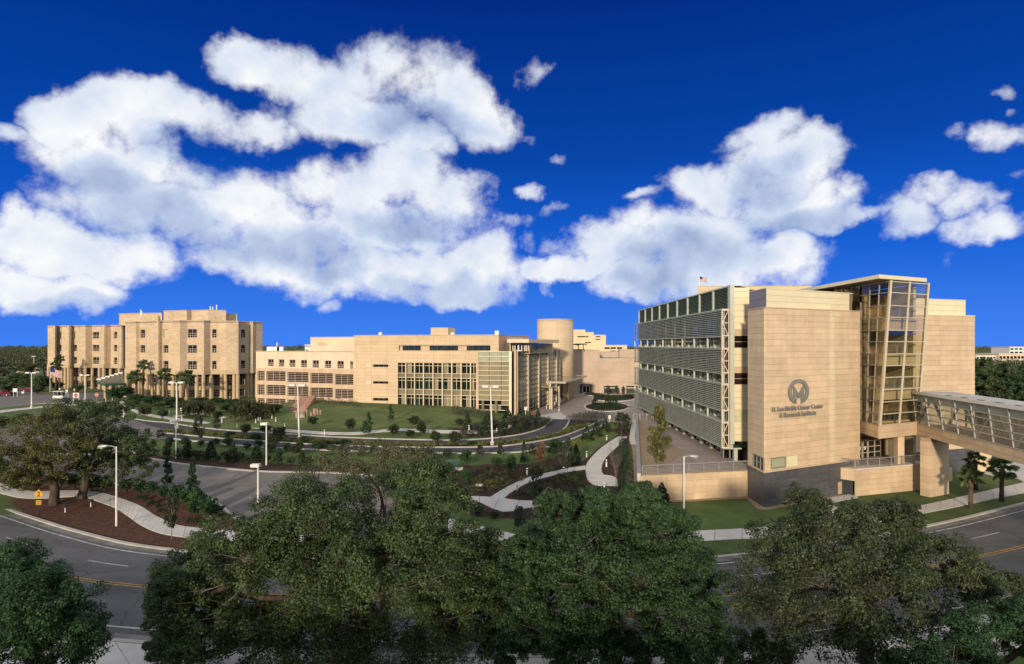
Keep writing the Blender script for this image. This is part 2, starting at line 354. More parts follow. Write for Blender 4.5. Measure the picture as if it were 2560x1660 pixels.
class MB:
    def __init__(s): s.v = []; s.f = []
    def hexa(s, pts):
        b = len(s.v); s.v += [tuple(p) for p in pts]; s.f += [tuple(b + i for i in q) for q in BOXF]
    def box(s, x0, x1, y0, y1, z0, z1):
        s.hexa([(x0, y0, z0), (x1, y0, z0), (x1, y1, z0), (x0, y1, z0), (x0, y0, z1), (x1, y0, z1), (x1, y1, z1), (x0, y1, z1)])
    def fb(s, F, u0, u1, z0, z1, d0, d1):
        s.hexa([F.P(u0, z0, d1), F.P(u1, z0, d1), F.P(u1, z0, d0), F.P(u0, z0, d0), F.P(u0, z1, d1), F.P(u1, z1, d1), F.P(u1, z1, d0), F.P(u0, z1, d0)])
    def quad(s, a, b, c, d):
        k = len(s.v); s.v += [tuple(a), tuple(b), tuple(c), tuple(d)]; s.f.append((k, k + 1, k + 2, k + 3))
    def prism(s, pts, z0, z1):
        k = len(s.v); n = len(pts)
        ar = sum(pts[i][0] * pts[(i + 1) % n][1] - pts[(i + 1) % n][0] * pts[i][1] for i in range(n))
        if ar < 0: pts = pts[::-1]
        s.v += [(p[0], p[1], z0) for p in pts] + [(p[0], p[1], z1) for p in pts]
        s.f.append(tuple(k + i for i in range(n))[::-1]); s.f.append(tuple(k + n + i for i in range(n)))
        for i in range(n):
            j = (i + 1) % n; s.f.append((k + i, k + j, k + n + j, k + n + i))
    def bar(s, p, q, w, h=None):
        """square bar between two points"""
        p = Vector(p); q = Vector(q); h = h or w; d = (q - p).normalized()
        a = d.cross(Vector((0, 0, 1)));
        if a.length < .01: a = Vector((1, 0, 0))
        a.normalize(); b = a.cross(d).normalized(); a *= w / 2; b *= h / 2
        s.hexa([p - a - b, p + a - b, p + a + b, p - a + b, q - a - b, q + a - b, q + a + b, q - a + b])
    def tube(s, pts, rad, n=6, cap=True):
        pts = [Vector(p) for p in pts]; base = len(s.v)
        ref = Vector((.31, .95, .05))
        for i, p in enumerate(pts):
            d = (pts[min(i + 1, len(pts) - 1)] - pts[max(i - 1, 0)])
            d = d.normalized() if d.length > 1e-6 else Vector((0, 0, 1))
            a = d.cross(ref)
            if a.length < .05: a = d.cross(Vector((1, 0, 0)))
            a.normalize(); b = d.cross(a)
            r = rad[i] if isinstance(rad, (list, tuple)) else rad
            for k in range(n):
                t = 2 * math.pi * k / n; s.v.append(tuple(p + a * (r * math.cos(t)) + b * (r * math.sin(t))))
        for i in range(len(pts) - 1):
            for k in range(n):
                k2 = (k + 1) % n; o = base + i * n
                s.f.append((o + k, o + k2, o + n + k2, o + n + k))
        if cap:
            s.f.append(tuple(base + k for k in range(n))[::-1]); o = base + (len(pts) - 1) * n; s.f.append(tuple(o + k for k in range(n)))
    def build(s, name, m, parent=None, kind=None, smooth=False, loc=None):
        if not s.v: return None
        o0 = org(parent) if parent else (Vector(loc) if loc else Vector((0, 0, 0)))
        me = bpy.data.meshes.new(name); me.from_pydata([(a - o0.x, b - o0.y, c - o0.z) for a, b, c in s.v], [], s.f)
        if m: me.materials.append(m)
        if smooth: me.shade_smooth()
        o = bpy.data.objects.new(name, me); COL.objects.link(o)
        if parent: o.parent = parent
        elif loc: o.location = loc
        if kind: o['kind'] = kind
        return o
CUBE = {}
def cube(m):
    if m.name not in CUBE:
        me = bpy.data.meshes.new('box_' + m.name)
        me.from_pydata([(-.5, -.5, -.5), (.5, -.5, -.5), (.5, .5, -.5), (-.5, .5, -.5), (-.5, -.5, .5), (.5, -.5, .5), (.5, .5, .5), (-.5, .5, .5)], [], BOXF); me.materials.append(m); CUBE[m.name] = me
    return CUBE[m.name]
def piece(name, m, parent, F, u0, u1, z0, z1, d0, d1):
    """One box-shaped piece on a facade: shared mesh data, own object."""
    o = bpy.data.objects.new(name, cube(m)); COL.objects.link(o); o.parent = parent
    o.location = F.P((u0 + u1) / 2, (z0 + z1) / 2, (d0 + d1) / 2) - org(parent)
    o.rotation_euler = (0, 0, F.ang); o.scale = (u1 - u0, d1 - d0, z1 - z0)
    return o
def wall_open(mb, F, u0, u1, z0, z1, ops, d0, d1):
    """Wall between u0..u1, z0..z1 with rectangular openings (ua, ub, za, zb)."""
    zs = sorted({z0, z1, *[max(z0, min(z1, z)) for o in ops for z in o[2:]]})
    for za, zb in zip(zs, zs[1:]):
        if zb - za < 1e-4: continue
        zm = (za + zb) / 2; cut = sorted([(max(u0, o[0]), min(u1, o[1])) for o in ops if o[2] < zm < o[3]])
        c = u0
        for a, b in cut:
            if a - c > .01: mb.fb(F, c, a, za, zb, d0, d1)
            c = max(c, b)
        if u1 - c > .01: mb.fb(F, c, u1, za, zb, d0, d1)
def window(F, u0, u1, z0, z1, parent, nx, ny, fm, gm, d=-.25, bar=.09, fr=.12, name='window', upper=None, zc=None, gd=0.0):
    """A window: frame with glazing bars, and its glass as a sub-part. upper: fraction of the height left as one big pane."""
    mb = MB(); f = min(fr, (u1 - u0) * .12)
    mb.fb(F, u0, u0 + f, z0, z1, d, d + .14); mb.fb(F, u1 - f, u1, z0, z1, d, d + .14)
    mb.fb(F, u0 + f, u1 - f, z0, z0 + f, d, d + .137); mb.fb(F, u0 + f, u1 - f, z1 - f, z1, d, d + .137)
    zt = z1 - (z1 - z0) * upper if upper else z1
    for i in range(1, nx):
        uu = u0 + (u1 - u0) * i / nx; mb.fb(F, uu - bar / 2, uu + bar / 2, z0 + f, (zt if (upper and zc is None and i % 2) else z1 - f), d + .02, d + .11)
    for j in range(1, ny + (1 if upper else 0)):
        zz = z0 + (zt - z0) * j / ny; mb.fb(F, u0 + f, u1 - f, zz - bar / 2, zz + bar / 2, d + .025, d + .105)
    w = mb.build(name, fm, parent)
    g = MB(); g.fb(F, u0 + .01, u1 - .01, z0 + .01, z1 - .01, d - .06, d + .03 + gd); g.build('glass', gm, w)
    return w
def spline(pts, n=8):
    """Catmull-Rom through points."""
    P = [Vector(p) for p in pts]; P = [P[0] * 2 - P[1]] + P + [P[-1] * 2 - P[-2]]; out = []
    for i in range(1, len(P) - 2):
        for k in range(n):
            t = k / n; a, b, c, d = P[i - 1], P[i], P[i + 1], P[i + 2]
            out.append(.5 * ((2 * b) + (c - a) * t + (2 * a - 5 * b + 4 * c - d) * t * t + (3 * b - a - 3 * c + d) * t ** 3))
    out.append(P[-2]); return out
ORD = ['first', 'second', 'third', 'fourth', 'fifth', 'sixth', 'seventh', 'eighth', 'ninth', 'tenth', 'eleventh', 'twelfth', 'thirteenth', 'fourteenth', 'fifteenth', 'sixteenth', 'seventeenth', 'eighteenth', 'nineteenth', 'twentieth']

# ------------------------------------------------------------------ the ground
def sstep(t): t = max(0.0, min(1.0, t)); return t * t * (3 - 2 * t)
def mound(x, y):
    if y < 96 or x < -58 or x > 2: return 0.0
    return (1.75 + (x + 45) * -.018) * sstep((y - 98) / 26) * sstep((x + 56) / 10) * sstep((1 - x) / 9)
_tz0 = tz
def tz(x, y): return _tz0(x, y) + mound(x, y)
def zr(y): return LOW if y <= Y0 else (0.0 if y >= Y1 else LOW + (y - Y0) / (Y1 - Y0) * -LOW)
def px2(pts): return [tuple(G(*p)[:2]) for p in pts]
def ground_poly(name, pts, m, h, zmode=None, parent=None, kind='structure'):
    if 'bed' in name or 'gravel' in name or name == 'driveway_edge':
        q = []
        for a, b in zip(pts, list(pts[1:]) + [pts[0]]):
            k = max(1, min(40, int(math.dist(a, b) / .8)))
            for i in range(k):
                t = i / k; j_ = .10 if i else 0.0; q.append((a[0] + (b[0] - a[0]) * t + random.uniform(-j_, j_), a[1] + (b[1] - a[1]) * t + random.uniform(-j_, j_)))
        pts = q
    bm = bmesh.new(); vs_ = [bm.verts.new((p[0], p[1], 0)) for p in pts]
    f = bm.faces.new(vs_); f.normal_update()
    if f.normal.z < 0: f.normal_flip()
    bmesh.ops.triangulate(bm, faces=bm.faces[:])
    if zmode is None:
        for yy in (Y0, Y1):
            bmesh.ops.bisect_plane(bm, geom=bm.verts[:] + bm.edges[:] + bm.faces[:], plane_co=(0, yy, 0), plane_no=(0, 1, 0), dist=1e-5)
    for v in bm.verts: v.co.z = (zr(v.co.y) if zmode is None else zmode) + h
    me = bpy.data.meshes.new(name); bm.to_mesh(me); bm.free(); me.materials.append(m)
    o = bpy.data.objects.new(name, me); COL.objects.link(o)
    if parent: o.parent = parent
    elif kind: o['kind'] = kind
    return o
def offset(pts, d):
    """offset a world polyline; positive d to the right of travel"""
    P = [Vector((p[0], p[1])) for p in pts]; out = []
    for i, p in enumerate(P):
        t = (P[min(i + 1, len(P) - 1)] - P[max(i - 1, 0)]).normalized(); out.append((p.x + t.y * d, p.y - t.x * d))
    return out
def strip(name, pts, w, m, h, zmode=None, parent=None, kind='structure'):
    return ground_poly(name, offset(pts, -w / 2) + offset(pts, w / 2)[::-1], m, h, zmode, parent, kind)
def kerb(pts, name='kerb', w=.32, h=.15, zmode=None, m=None):
    mb = MB(); a = offset(pts, -w / 2); b = offset(pts, w / 2)
    for i in range(len(pts) - 1):
        z = [zr(p[1]) if zmode is None else zmode for p in (a[i], b[i], b[i + 1], a[i + 1])]
        q = (a[i], b[i], b[i + 1], a[i + 1])
        mb.hexa([(q[k][0], q[k][1], z[k] - .1) for k in (0, 1, 2, 3)] + [(q[k][0], q[k][1], z[k] + h) for k in (0, 1, 2, 3)])
    return mb.build(name, m or KERB, None, 'structure')
def sp(pts, n=6): return [tuple(p[:2]) for p in spline([(p[0], p[1], 0) for p in pts], n)]
def resample(pts, n):
    P = [Vector((p[0], p[1])) for p in pts]; L = [0]
    for a, b in zip(P, P[1:]): L.append(L[-1] + (b - a).length)
    out = []; j = 0
    for i in range(n):
        s_ = L[-1] * i / (n - 1)
        while j < len(P) - 2 and L[j + 1] < s_: j += 1
        t = (s_ - L[j]) / max(1e-6, L[j + 1] - L[j]); q = P[j].lerp(P[j + 1], t); out.append((q.x, q.y))
    return out
def walk(name, left, right, slab=2.0, h=.07, zmode=None, smoothn=5):
    """A concrete walk: a bed and its slabs, with recessed joints."""
    a, b = sp(left, smoothn), sp(right, smoothn)
    ln = sum(math.dist(p, q) for p, q in zip(a, a[1:])); n = max(3, int(ln / slab) * 2 + 1)
    a, b = resample(a, n), resample(b, n)
    base = ground_poly(name, a + b[::-1], mat('walk_joint', (.16, .14, .12), .95), h * .45, zmode)
    for i in range(0, n - 1, 2):
        q = [a[i], a[i + 1], a[min(i + 2, n - 1)], b[min(i + 2, n - 1)], b[i + 1], b[i]]
        c = (sum(p[0] for p in q) / 6, sum(p[1] for p in q) / 6)
        k = 1 - .05 / max(.5, slab); q = [(c[0] + (p[0] - c[0]) * k, c[1] + (p[1] - c[1]) * k) for p in q]
        mb = MB(); zz = [(zr(p[1]) if zmode is None else zmode) for p in q]
        mb.v = [(p[0], p[1], z - .05) for p, z in zip(q, zz)] + [(p[0], p[1], z + h) for p, z in zip(q, zz)]
        mb.f = [(6, 7, 10, 11), (7, 8, 9, 10)] + [(k_, (k_ + 1) % 6, 6 + (k_ + 1) % 6, 6 + k_) for k_ in range(6)]
        s_ = mb.build('slab', CONC, base)
        bm = bmesh.new(); bm.from_mesh(s_.data); bmesh.ops.recalc_face_normals(bm, faces=bm.faces[:]); bm.to_mesh(s_.data); bm.free()
    return base

# base sheet to the horizon: street level, rise, upper level
gm = MB()
def gq(pts, zf):
    k = len(gm.v); gm.v += [(p[0], p[1], zf(p[1])) for p in pts]; gm.f.append(tuple(range(k, k + len(pts))))
gq([(-900, -300), (900, -300), (900, Y0), (13.7, Y0), (-900, Y0)], lambda y: LOW)
gq([(-900, Y0), (13.7, Y0), (13.9, 64), (20.7, Y1), (-900, Y1)], zr)
gq([(-900, Y1), (20.7, Y1), (26.5, Y1), (40, Y1), (40, 900), (40, 6000), (-6000, 6000)], lambda y: 0.0)
gq([(13.7, Y0), (900, Y0), (6000, 6000), (40, 6000), (40, Y1), (20.7, Y1), (13.9, 64)], lambda y: LOW)
gm.build('ground', GRASS, None, 'structure')

# lawn mound in front of the middle building
nx_, ny_ = 60, 40; lm = MB()
for j in range(ny_ + 1):
    for i in range(nx_ + 1):
        x = -58 + 61 * i / nx_; y = 98.6 + 40 * j / ny_; hgt = mound(x, y)
        lm.v.append((x, y, hgt + .03 * sstep(hgt * 8) + (-.04 if hgt < .02 else 0)))
for j in range(ny_):
    for i in range(nx_):
        k = j * (nx_ + 1) + i; lm.f.append((k, k + 1, k + nx_ + 2, k + nx_ + 1))
lm.build('lawn', LAWN, None, 'structure', smooth=True)

# main road
KB = sp([(-110, 96), (-80, 78), (-52.7, 61.8), (-38.4, 53.5), (-28.8, 49.3), (-15, 46.8), (-3, 46), (8, 46.4), (18.9, 48), (37, 54.8), (54, 63.3), (75, 74), (110, 96)], 8)
road = ground_poly('main_road', offset(KB, .0) + offset(KB, 13.6)[::-1], ASPH, .02, LOW)
kerb(KB, 'road_kerb', .35, .14, LOW); kerb(offset(KB, 13.8), 'near_road_kerb', .35, .14, LOW)
strip('gutter', offset(KB, .50), .62, mat('gutter_concrete', (.20, .185, .16), .9, .2, .8), .028, LOW)
strip('gutter', offset(KB, 13.2), .55, mat('gutter_concrete', (.2, .185, .16)), .028, LOW)
def line(name, d, w, m, a=None, b=None):
    P = offset(KB, d)
    if a is not None: P = [p for p in P if a <= p[0] <= b]
    if len(P) > 1: strip(name, P, w, m, .034, LOW, road)
line('edge_line', 1.25, .16, WHITEP); line('edge_line', 12.2, .16, WHITEP)
line('centre_line', 6.55, .13, YELLOW); line('centre_line', 6.85, .13, YELLOW)
P_ = resample(offset(KB, 3.8), 121)
for i in range(2, 119, 6): strip('lane_dash', P_[i:i + 3], .13, WHITEP, .034, LOW, road)
P_ = resample(offset(KB, 9.6), 121)
for i in range(3, 119, 6): strip('lane_dash', P_[i:i + 3], .13, WHITEP, .034, LOW, road)
nw = offset(KB, 13.98); nw2 = offset(KB, 17.2)
walk('near_sidewalk', [p for p in nw if -45 < p[0] < 45], [p for p in nw2 if -40 < p[0] < 40], 2.6, .12, LOW, 2)

# lower-left walk and mulch beds
S1t = px2([(-60,1195),(0,1208),(31,1221),(80,1229),(128,1228),(148,1227),(197,1227),(251,1232),(288,1242),(348,1264),(393,1292),(445,1314),(536,1324),(640,1332),(760,1340)])
S1b = px2([(-60,1222),(0,1234),(46,1245),(86,1247),(128,1246),(182,1242),(217,1245),(254,1258),(291,1272),(319,1291),(351,1314),(399,1334),(473,1346),(560,1352),(660,1358),(760,1364)])
walk('curved_sidewalk', S1t, S1b, 2.4)
mk = [p for p in offset(KB, -.18) if -49.5 < p[0] < -18]
ground_poly('mulch_bed', px2([(20,1252),(46,1247),(86,1249),(128,1248),(182,1244),(217,1247),(252,1260),(291,1274),(318,1293),(350,1316),(398,1337),(473,1349),(560,1355)]) + mk[::-1], MULCHR, .035)
ground_poly('mulch_bed', px2([(-40,1198),(0,1206),(31,1219),(80,1227),(128,1226),(197,1225),(251,1230),(288,1240),(348,1262),(393,1290),(445,1312),(536,1322),(600,1326),(570,1285),(540,1255),(500,1238),(420,1227),(310,1214),(230,1199),(100,1189),(-40,1183)]), MULCHR, .022)
DF = px2([(-60,1132),(100,1135),(230,1138),(368,1147),(443,1160),(557,1172),(656,1180),(762,1182),(880,1186),(1000,1200),(1070,1225)])
DN = px2([(-60,1186),(100,1190),(230,1200),(310,1215),(420,1228),(500,1240),(545,1262),(585,1292),(640,1310),(760,1318),(900,1316)])
ground_poly('driveway', sp(DF) + sp(DN)[::-1], ASPHG, .03)
ground_poly('driveway', px2([(700,1300),(1020,1290)]) + [(-5.5, 46.2), (-17, 47.2)], ASPHG, .024)
kerb(sp(DF)[:-6]); kerb(sp(DN)[:-8])
ground_poly('mulch_bed', px2([(366,1145),(443,1158),(557,1170),(656,1178),(762,1180),(880,1184),(860,1168),(756,1164),(654,1156),(557,1155),(450,1146),(371,1134)]), MULCH, .024)
# upper drive loop with planted median
L1t = px2([(300,1040),(326,1046),(368,1053),(423,1058),(482,1067),(557,1075.5),(625,1080),(716,1085.5),(808,1092),(899,1096),(1000,1099),(1101,1101),(1158,1101),(1235,1096),(1306,1086),(1352,1073),(1372,1058),(1383,1048)])
L1b = px2([(408,1074),(482,1078),(557,1084),(625,1089),(716,1094),(808,1100),(950,1108),(1101,1111),(1158,1111),(1235,1108),(1308,1101),(1345,1094),(1395,1083),(1415,1068),(1425,1049)])
L2t = px2([(408,1083),(471,1089),(557,1097),(662,1104),(785,1112),(887,1116),(1050,1119),(1221,1118),(1306,1110),(1392,1095),(1449,1076),(1485,1060),(1500,1051)])
L2b = px2([(414,1096),(500,1105),(585,1114),(671,1120),(785,1125),(870,1128),(1000,1131),(1098,1133),(1184,1134),(1302,1131),(1345,1121),(1390,1112),(1433,1097),(1477,1077),(1527,1054)])
ground_poly('drive_lane', sp(L1t) + sp(L1b)[::-1], ASPHN, .02)
ground_poly('drive_lane', sp(L2t) + sp(L2b)[::-1], ASPHN, .02)
ground_poly('drive_apron', px2([(-60,1085),(40,1066),(200,1045),(326,1046),(423,1058),(412,1075),(412,1083),(418,1096),(330,1100),(200,1110),(-60,1130)]), ASPHG, .014)
ground_poly('median_bed', sp(L1b) + sp(L2t)[::-1], MULCH, .03)
for q in (L1t, L1b, L2t, L2b): kerb(sp(q), w=.30)
ground_poly('upper_road', px2([(-60,1000),(0,996),(53,991),(88,984),(262,981),(262,998),(240,1003),(170,1006),(88,1010),(0,1019),(-60,1030)]), ASPHG, .014)
ground_poly('parking_lot', px2([(-60,970),(60,968),(90,976),(88,984),(53,991),(0,996),(-60,1000)]), ASPHG, .010)
kerb(sp(px2([(-60,1031),(0,1020),(88,1011),(170,1007),(240,1003)])))
walk('footpath', px2([(-60,1041),(0,1027),(118,1015),(210,1008),(290,1000)]), px2([(-60,1049),(0,1033),(118,1019),(210,1012),(290,1003.5)]), 3.0)
walk('footpath', px2([(305,1001),(340,1025),(377,1036),(430,1044),(480,1050),(560,1058),(640,1066),(718,1074),(808,1080),(899,1081),(936,1076),(1007,1072),(1078,1075),(1192,1078),(1249,1075),(1272,1063)]),
     px2([(296,1005),(333,1029),(374,1041),(428,1049),(478,1055),(558,1062),(638,1071),(718,1080),(808,1086),(899,1087),(938,1082),(1007,1078),(1078,1082),(1192,1085),(1255,1081),(1281,1065)]), 3.0)
walk('footpath', px2([(432,1041),(470,1035.5),(505,1034),(560,1042),(612,1054)]), px2([(440,1045),(472,1038.5),(505,1037),(556,1046),(606,1058)]), 3.0)
# planting strip along the glass front
ground_poly('entry_bed', px2([(1110,1068),(1180,1052),(1290,1040),(1330,1046),(1372,1056),(1348,1073),(1300,1087),(1235,1094),(1180,1094)]), MULCH, .05)
# central garden
ground_poly('garden_bed', px2([(1130,1168),(1220,1160),(1330,1160),(1440,1130),(1500,1100),(1560,1060),(1578,1075),(1574,1255),(1500,1300),(1380,1305),(1300,1298),(1180,1288),(1130,1250)]), MULCH, .018)
ground_poly('garden_lawn', px2([(1440,1128),(1478,1109),(1530,1080),(1548,1085),(1520,1104),(1498,1118),(1474,1141),(1455,1155)]), LAWN, .04)
walk('garden_path', px2([(1545,1092),(1525,1104),(1498,1124),(1474,1149),(1464,1168),(1467,1198),(1485,1215)]), px2([(1570,1092),(1552,1110),(1520,1140),(1506,1163),(1508,1187),(1540,1193),(1545,1216)]), 1.9)
walk('garden_path', px2([(1464,1165),(1422,1171),(1368,1183),(1319,1195),(1270,1217),(1243,1233),(1224,1245)]), px2([(1464,1174),(1422,1181),(1376,1192),(1324,1207),(1297,1221),(1272,1237),(1260,1249)]), 1.7, .085)
walk('garden_path', px2([(1150,1238),(1176,1241),(1226,1243),(1262,1247),(1302,1252),(1351,1252),(1400,1246)]), px2([(1150,1248),(1183,1250),(1210,1262),(1251,1280),(1286,1279),(1330,1269),(1400,1264)]), 1.9)
walk('link_sidewalk', px2([(1120,1296),(1181,1311),(1278,1334),(1340,1350),(1450,1345),(1600,1338),(1680,1333)]), px2([(1120,1328),(1188,1345),(1264,1366),(1330,1378),(1450,1373),(1600,1362),(1680,1356)]), 2.2)
# entrance court in pavers, with two kerbed islands
ground_poly('paved_court', px2([(1330,1030),(1425,985),(1470,980),(1602,980),(1650,1010),(1672,1046),(1600,1046),(1580,1062),(1545,1056),(1500,1051),(1425,1049),(1383,1048),(1345,1043)]), PAVER, .024)
ground_poly('crosswalk', px2([(1345,1040),(1400,1030),(1425,1049),(1383,1048)]), CONC, .032)
def ellipse(px, py, rx, ry): return px2([(px + rx * math.cos(t * math.pi / 16), py + ry * math.sin(t * math.pi / 16)) for t in range(32)])
for nm, E in (('round_island', ellipse(1517, 1018, 56, 11.5)), ('back_island', ellipse(1535, 996, 54, 8)), ('door_island', ellipse(1481, 985.5, 22, 4))):
    ground_poly(nm, E, MULCH, .10); kerb(E + E[:2], w=.42, h=.18, m=CONC)
# right-hand walks
walk('street_sidewalk', px2([(1650,1335),(1742,1328),(1840,1323),(1939,1316),(2020,1307),(2099,1298),(2220,1280),(2347,1255),(2425,1237),(2544,1210),(2640,1190)]), px2([(1650,1362),(1752,1354),(1840,1349),(1939,1345),(2050,1330),(2150,1315),(2290,1288),(2378,1271),(2435,1259),(2560,1233),(2660,1213)]), 2.6, .06, LOW)
walk('service_path', px2([(2048,1270),(2066,1281),(2088,1300)]), px2([(2078,1262),(2095,1272),(2122,1294)]), 2.0, .055, LOW)
walk('service_path', px2([(2040,1252),(2090,1242),(2140,1234)]), px2([(2052,1263),(2096,1254),(2145,1245)]), 2.0, .05, LOW)
ground_poly('forecourt', px2([(2440,1180),(2560,1150),(2700,1150),(2700,1190),(2560,1206),(2546,1198),(2480,1190)]), CONC, .03, LOW)

# ------------------------------------------------------------------ left: brick hospital building
def tall_building():
    root = thing('hospital_building', 'tall beige brick building with pleated bays and a ground-floor colonnade', 'building', (*XY(470, 152), 0))
    ZT = 20.05
    def mass(verts, rows, belt, colpx, wins, dback, gridz, lowz, gpx):
        V_ = [XY(p, y) for p, y in verts]
        cen = (sum(v[0] for v in V_) / len(V_), max(v[1] for v in V_))
        back = [(V_[-1][0] * 1.19, V_[-1][1] + dback), (V_[0][0] * 1.05, V_[0][1] + dback)]
        core = MB(); core.prism([(x * 1.004, y + .7) for x, y in V_] + back, belt[0] + .1, ZT - .35); core.build('core', GLASSD, root)
        ww = MB(); cop = MB(); bl = MB()
        for i, (a, b) in enumerate(zip(V_, V_[1:])):
            F = Fc(a, b)
            if F.len < .15: continue
            ops = []
            for (pa, pb, nx) in wins:
                um = F.u((pa + pb) / 2)
                if 0 < um < F.len and verts[i][0] <= (pa + pb) / 2 <= verts[i + 1][0]:
                    for r_, (za, zb) in enumerate(rows):
                        ops.append((max(.05, F.u(pa)), min(F.len - .05, F.u(pb)), za, zb, nx, r_))
            wall_open(ww, F, 0, F.len, belt[1], ZT, [o[:4] for o in ops], -.5, 0)
            cop.fb(F, -.05, F.len + .05, ZT, ZT + .16, -.55, .06)
            bl.fb(F, -.05, F.len + .05, belt[0], belt[1], -.55, .16)
            for o in ops:
                gmv = BLIND if (o[5] == 0 and random.random() < .45) else GLASSF if random.random() < .5 else GLASSD
                window(F, o[0], o[1], o[2], o[3], root, o[4], 2, FRAME, gmv, -.30, .07, .07, upper=.48, zc=None)
        ww.build('wall', BRICK, root); cop.build('coping', BAND, root); bl.build('belt_course', BAND, root)
        rf = MB(); rf.prism(V_ + back, ZT - .4, ZT - .1); rf.build('roof', ROOFM, root)
        # set-back storeys behind the colonnade
        lw = MB()
        def Ycol(p):
            for (p0, y0), (p1, y1) in zip(verts, verts[1:]):
                if p0 <= p <= p1: return y0 + (y1 - y0) * (p - p0) / max(1e-6, p1 - p0)
            return verts[0][1] if p < verts[0][0] else verts[-1][1]
        for i, (pa, pb) in enumerate(zip(gpx, gpx[1:])):
            F = Fc(XY(pa, Ycol(pa) + 2.3), XY(pb, Ycol(pb) + 2.3))
            if F.len < .6: continue
            m_ = min(.35, F.len * .16); ops = [(m_, F.len - m_, gridz[0], gridz[1]), (m_, F.len - m_, lowz[0], lowz[1])]
            wall_open(lw, F, -.1, F.len + .1, -.2, belt[0] + .2, ops, -.4, 0)
            nx = max(2, int(round(F.len / .75)))
            window(F, *ops[0], root, nx, 4, FRAME, GLASSM, -.25, .07, .07, name='grid_window')
            window(F, *ops[1], root, nx, 3, FRAME, GLASSM, -.25, .09, .09, name='ground_window')
        lw.build('lower_wall', BAND, root)
        for p in colpx:
            x, y = XY(p, Ycol(p) + .35); c = MB(); r_ = .43
            c.tube([(x, y, -.1), (x, y, .5), (x, y, .52), (x, y, belt[0] + .05)], [r_ * 1.15, r_ * 1.15, r_, r_], 10)
            c.build('column', BAND, root)
    def convex(p): return 150 + 10 * ((p - 490) / 170.0) ** 2
    vr = [(313, 0), (340, 0), (349, 1.5), (366, 1.5), (366.4, 0), (396, 0), (406, 1.6), (432, 1.6), (432.5, .6), (450, .4), (468, 2.0), (510, 1.6), (526, 3.0), (548, 2.7), (565, 1.6), (596, 0.4), (597, 2.4), (627, 2.8), (627.4, 2.2), (656, 2.4)]
    vr = [(p, convex(p) + o) for p, o in vr]
    S_ = .2941
    mass(vr, [(15.8, 18.0), (11.9, 13.95), (7.75, 9.9)], (6.45, 7.65), [x * S_ for x in (1075, 1180, 1250, 1292, 1347, 1382, 1470, 1538, 1590, 1672, 1730, 1793, 1885, 1917, 1990, 2022, 2103, 2132, 2180, 2218)],
         [(350.5, 363, 2), (408.5, 421, 2), (469, 492, 4), (530.5, 541.5, 2), (602.5, 613.5, 2)], 22, (3.4, 6.25), (.55, 2.4),
         [x * S_ for x in (1065, 1190, 1255, 1345, 1470, 1530, 1590, 1680, 1735, 1795, 1890, 1980, 2090, 2150, 2230)])
    vl = [(119, 195), (137.5, 194), (145, 196), (153.6, 195.5), (154, 193), (172.5, 191.5), (181, 193.5), (197, 192.5), (205, 190.5), (213.5, 189.5), (230, 191), (250, 189.5), (260, 187), (277, 188.6), (296, 187), (303.5, 185), (312.6, 186.5)]
    mass(vl, [(15.95, 18.1), (11.95, 14.0), (7.9, 10.1)], (6.7, 7.8), [x * S_ for x in (412, 440, 468, 525, 555, 583, 612, 688, 725, 785, 845, 882, 940, 1015)],
         [(148.8, 153.2, 1), (184, 192.5, 2), (231.5, 248, 4), (284.5, 293, 2)], 22, (3.6, 6.4), (.5, 2.5),
         [x * S_ for x in (412, 525, 585, 615, 688, 728, 785, 848, 885, 942, 1020, 1062)])
    # roof penthouse in stepped planes
    for pts, zt, nm in (([(298, 182), (322, 180), (372, 178), (405, 178), (405, 195), (298, 198)], 23.3, 'penthouse'),
                        ([(409, 172), (421, 170), (436, 170.6), (467, 168), (479, 169.5), (520, 167), (565, 169), (565, 190), (409, 192)], 23.6, 'penthouse'),
                        ([(565.3, 172), (592.5, 173), (592.5, 188), (565.3, 190)], 22.8, 'penthouse')):
        m_ = MB(); m_.prism([XY(p, y) for p, y in pts], ZT - .2, zt); o = m_.build(nm, CREAM if nm == 0 else BRICK, root)
        c_ = MB(); c_.prism([(x * 1.001, y - .12) for x, y in [XY(p, y) for p, y in pts]], zt, zt + .18); c_.build('coping', BAND, o)
    m_ = MB(); a = XY(405.2, 179); b = XY(409, 178.5); F = Fc(a, b)
    for i in range(9): m_.fb(F, 0, F.len, ZT + .3 + i * .5, ZT + .55 + i * .5, -.2, .1)
    m_.build('roof_lattice', GREENM, root)
    for p, y0_, y1_ in ((526, 776, 765.5), (532, 776, 767), (541.5, 776, 762), (352, 783, 774), (354.5, 783, 778)):
        m_ = MB(); a = W(p, y0_ + 6, 172); b = W(p, y1_, 172); m_.tube([a, b], .16, 6); m_.build('roof_antenna', WHITE, root)
    m_ = MB(); F = Fc(XY(520, 167), XY(565, 169)); m_.fb(F, .4, 1.9, ZT + .2, ZT + 1.9, .0, .09); m_.build('roof_door', BAND, root)
    # porte-cochere with sloping translucent roof
    m_ = MB(); T = [W(243, 952, 166), W(308, 933, 172), W(311, 957, 160), W(262, 958, 156)]
    lo = [t - Vector((0, 0, .45)) for t in T]; m_.hexa(lo + T); cp = m_.build('entrance_canopy', mat('patinated_copper', (.20, .15, .08), .5, .25, .5, col2=(.10, .12, .08)), root)
    m_ = MB()
    for a, b in zip(lo, lo[1:] + lo[:1]): m_.bar(a, b, .35, .5)
    m_.build('canopy_edge', GREENM, cp)
    for k in range(6):
        q = T[0].lerp(T[1], (k + .5) / 6); m_ = MB(); m_.box(q.x - .6, q.x + .6, q.y - .3, q.y + .3, q.z + .05, q.z + .45); m_.build('canopy_lamp', WHITE, cp)
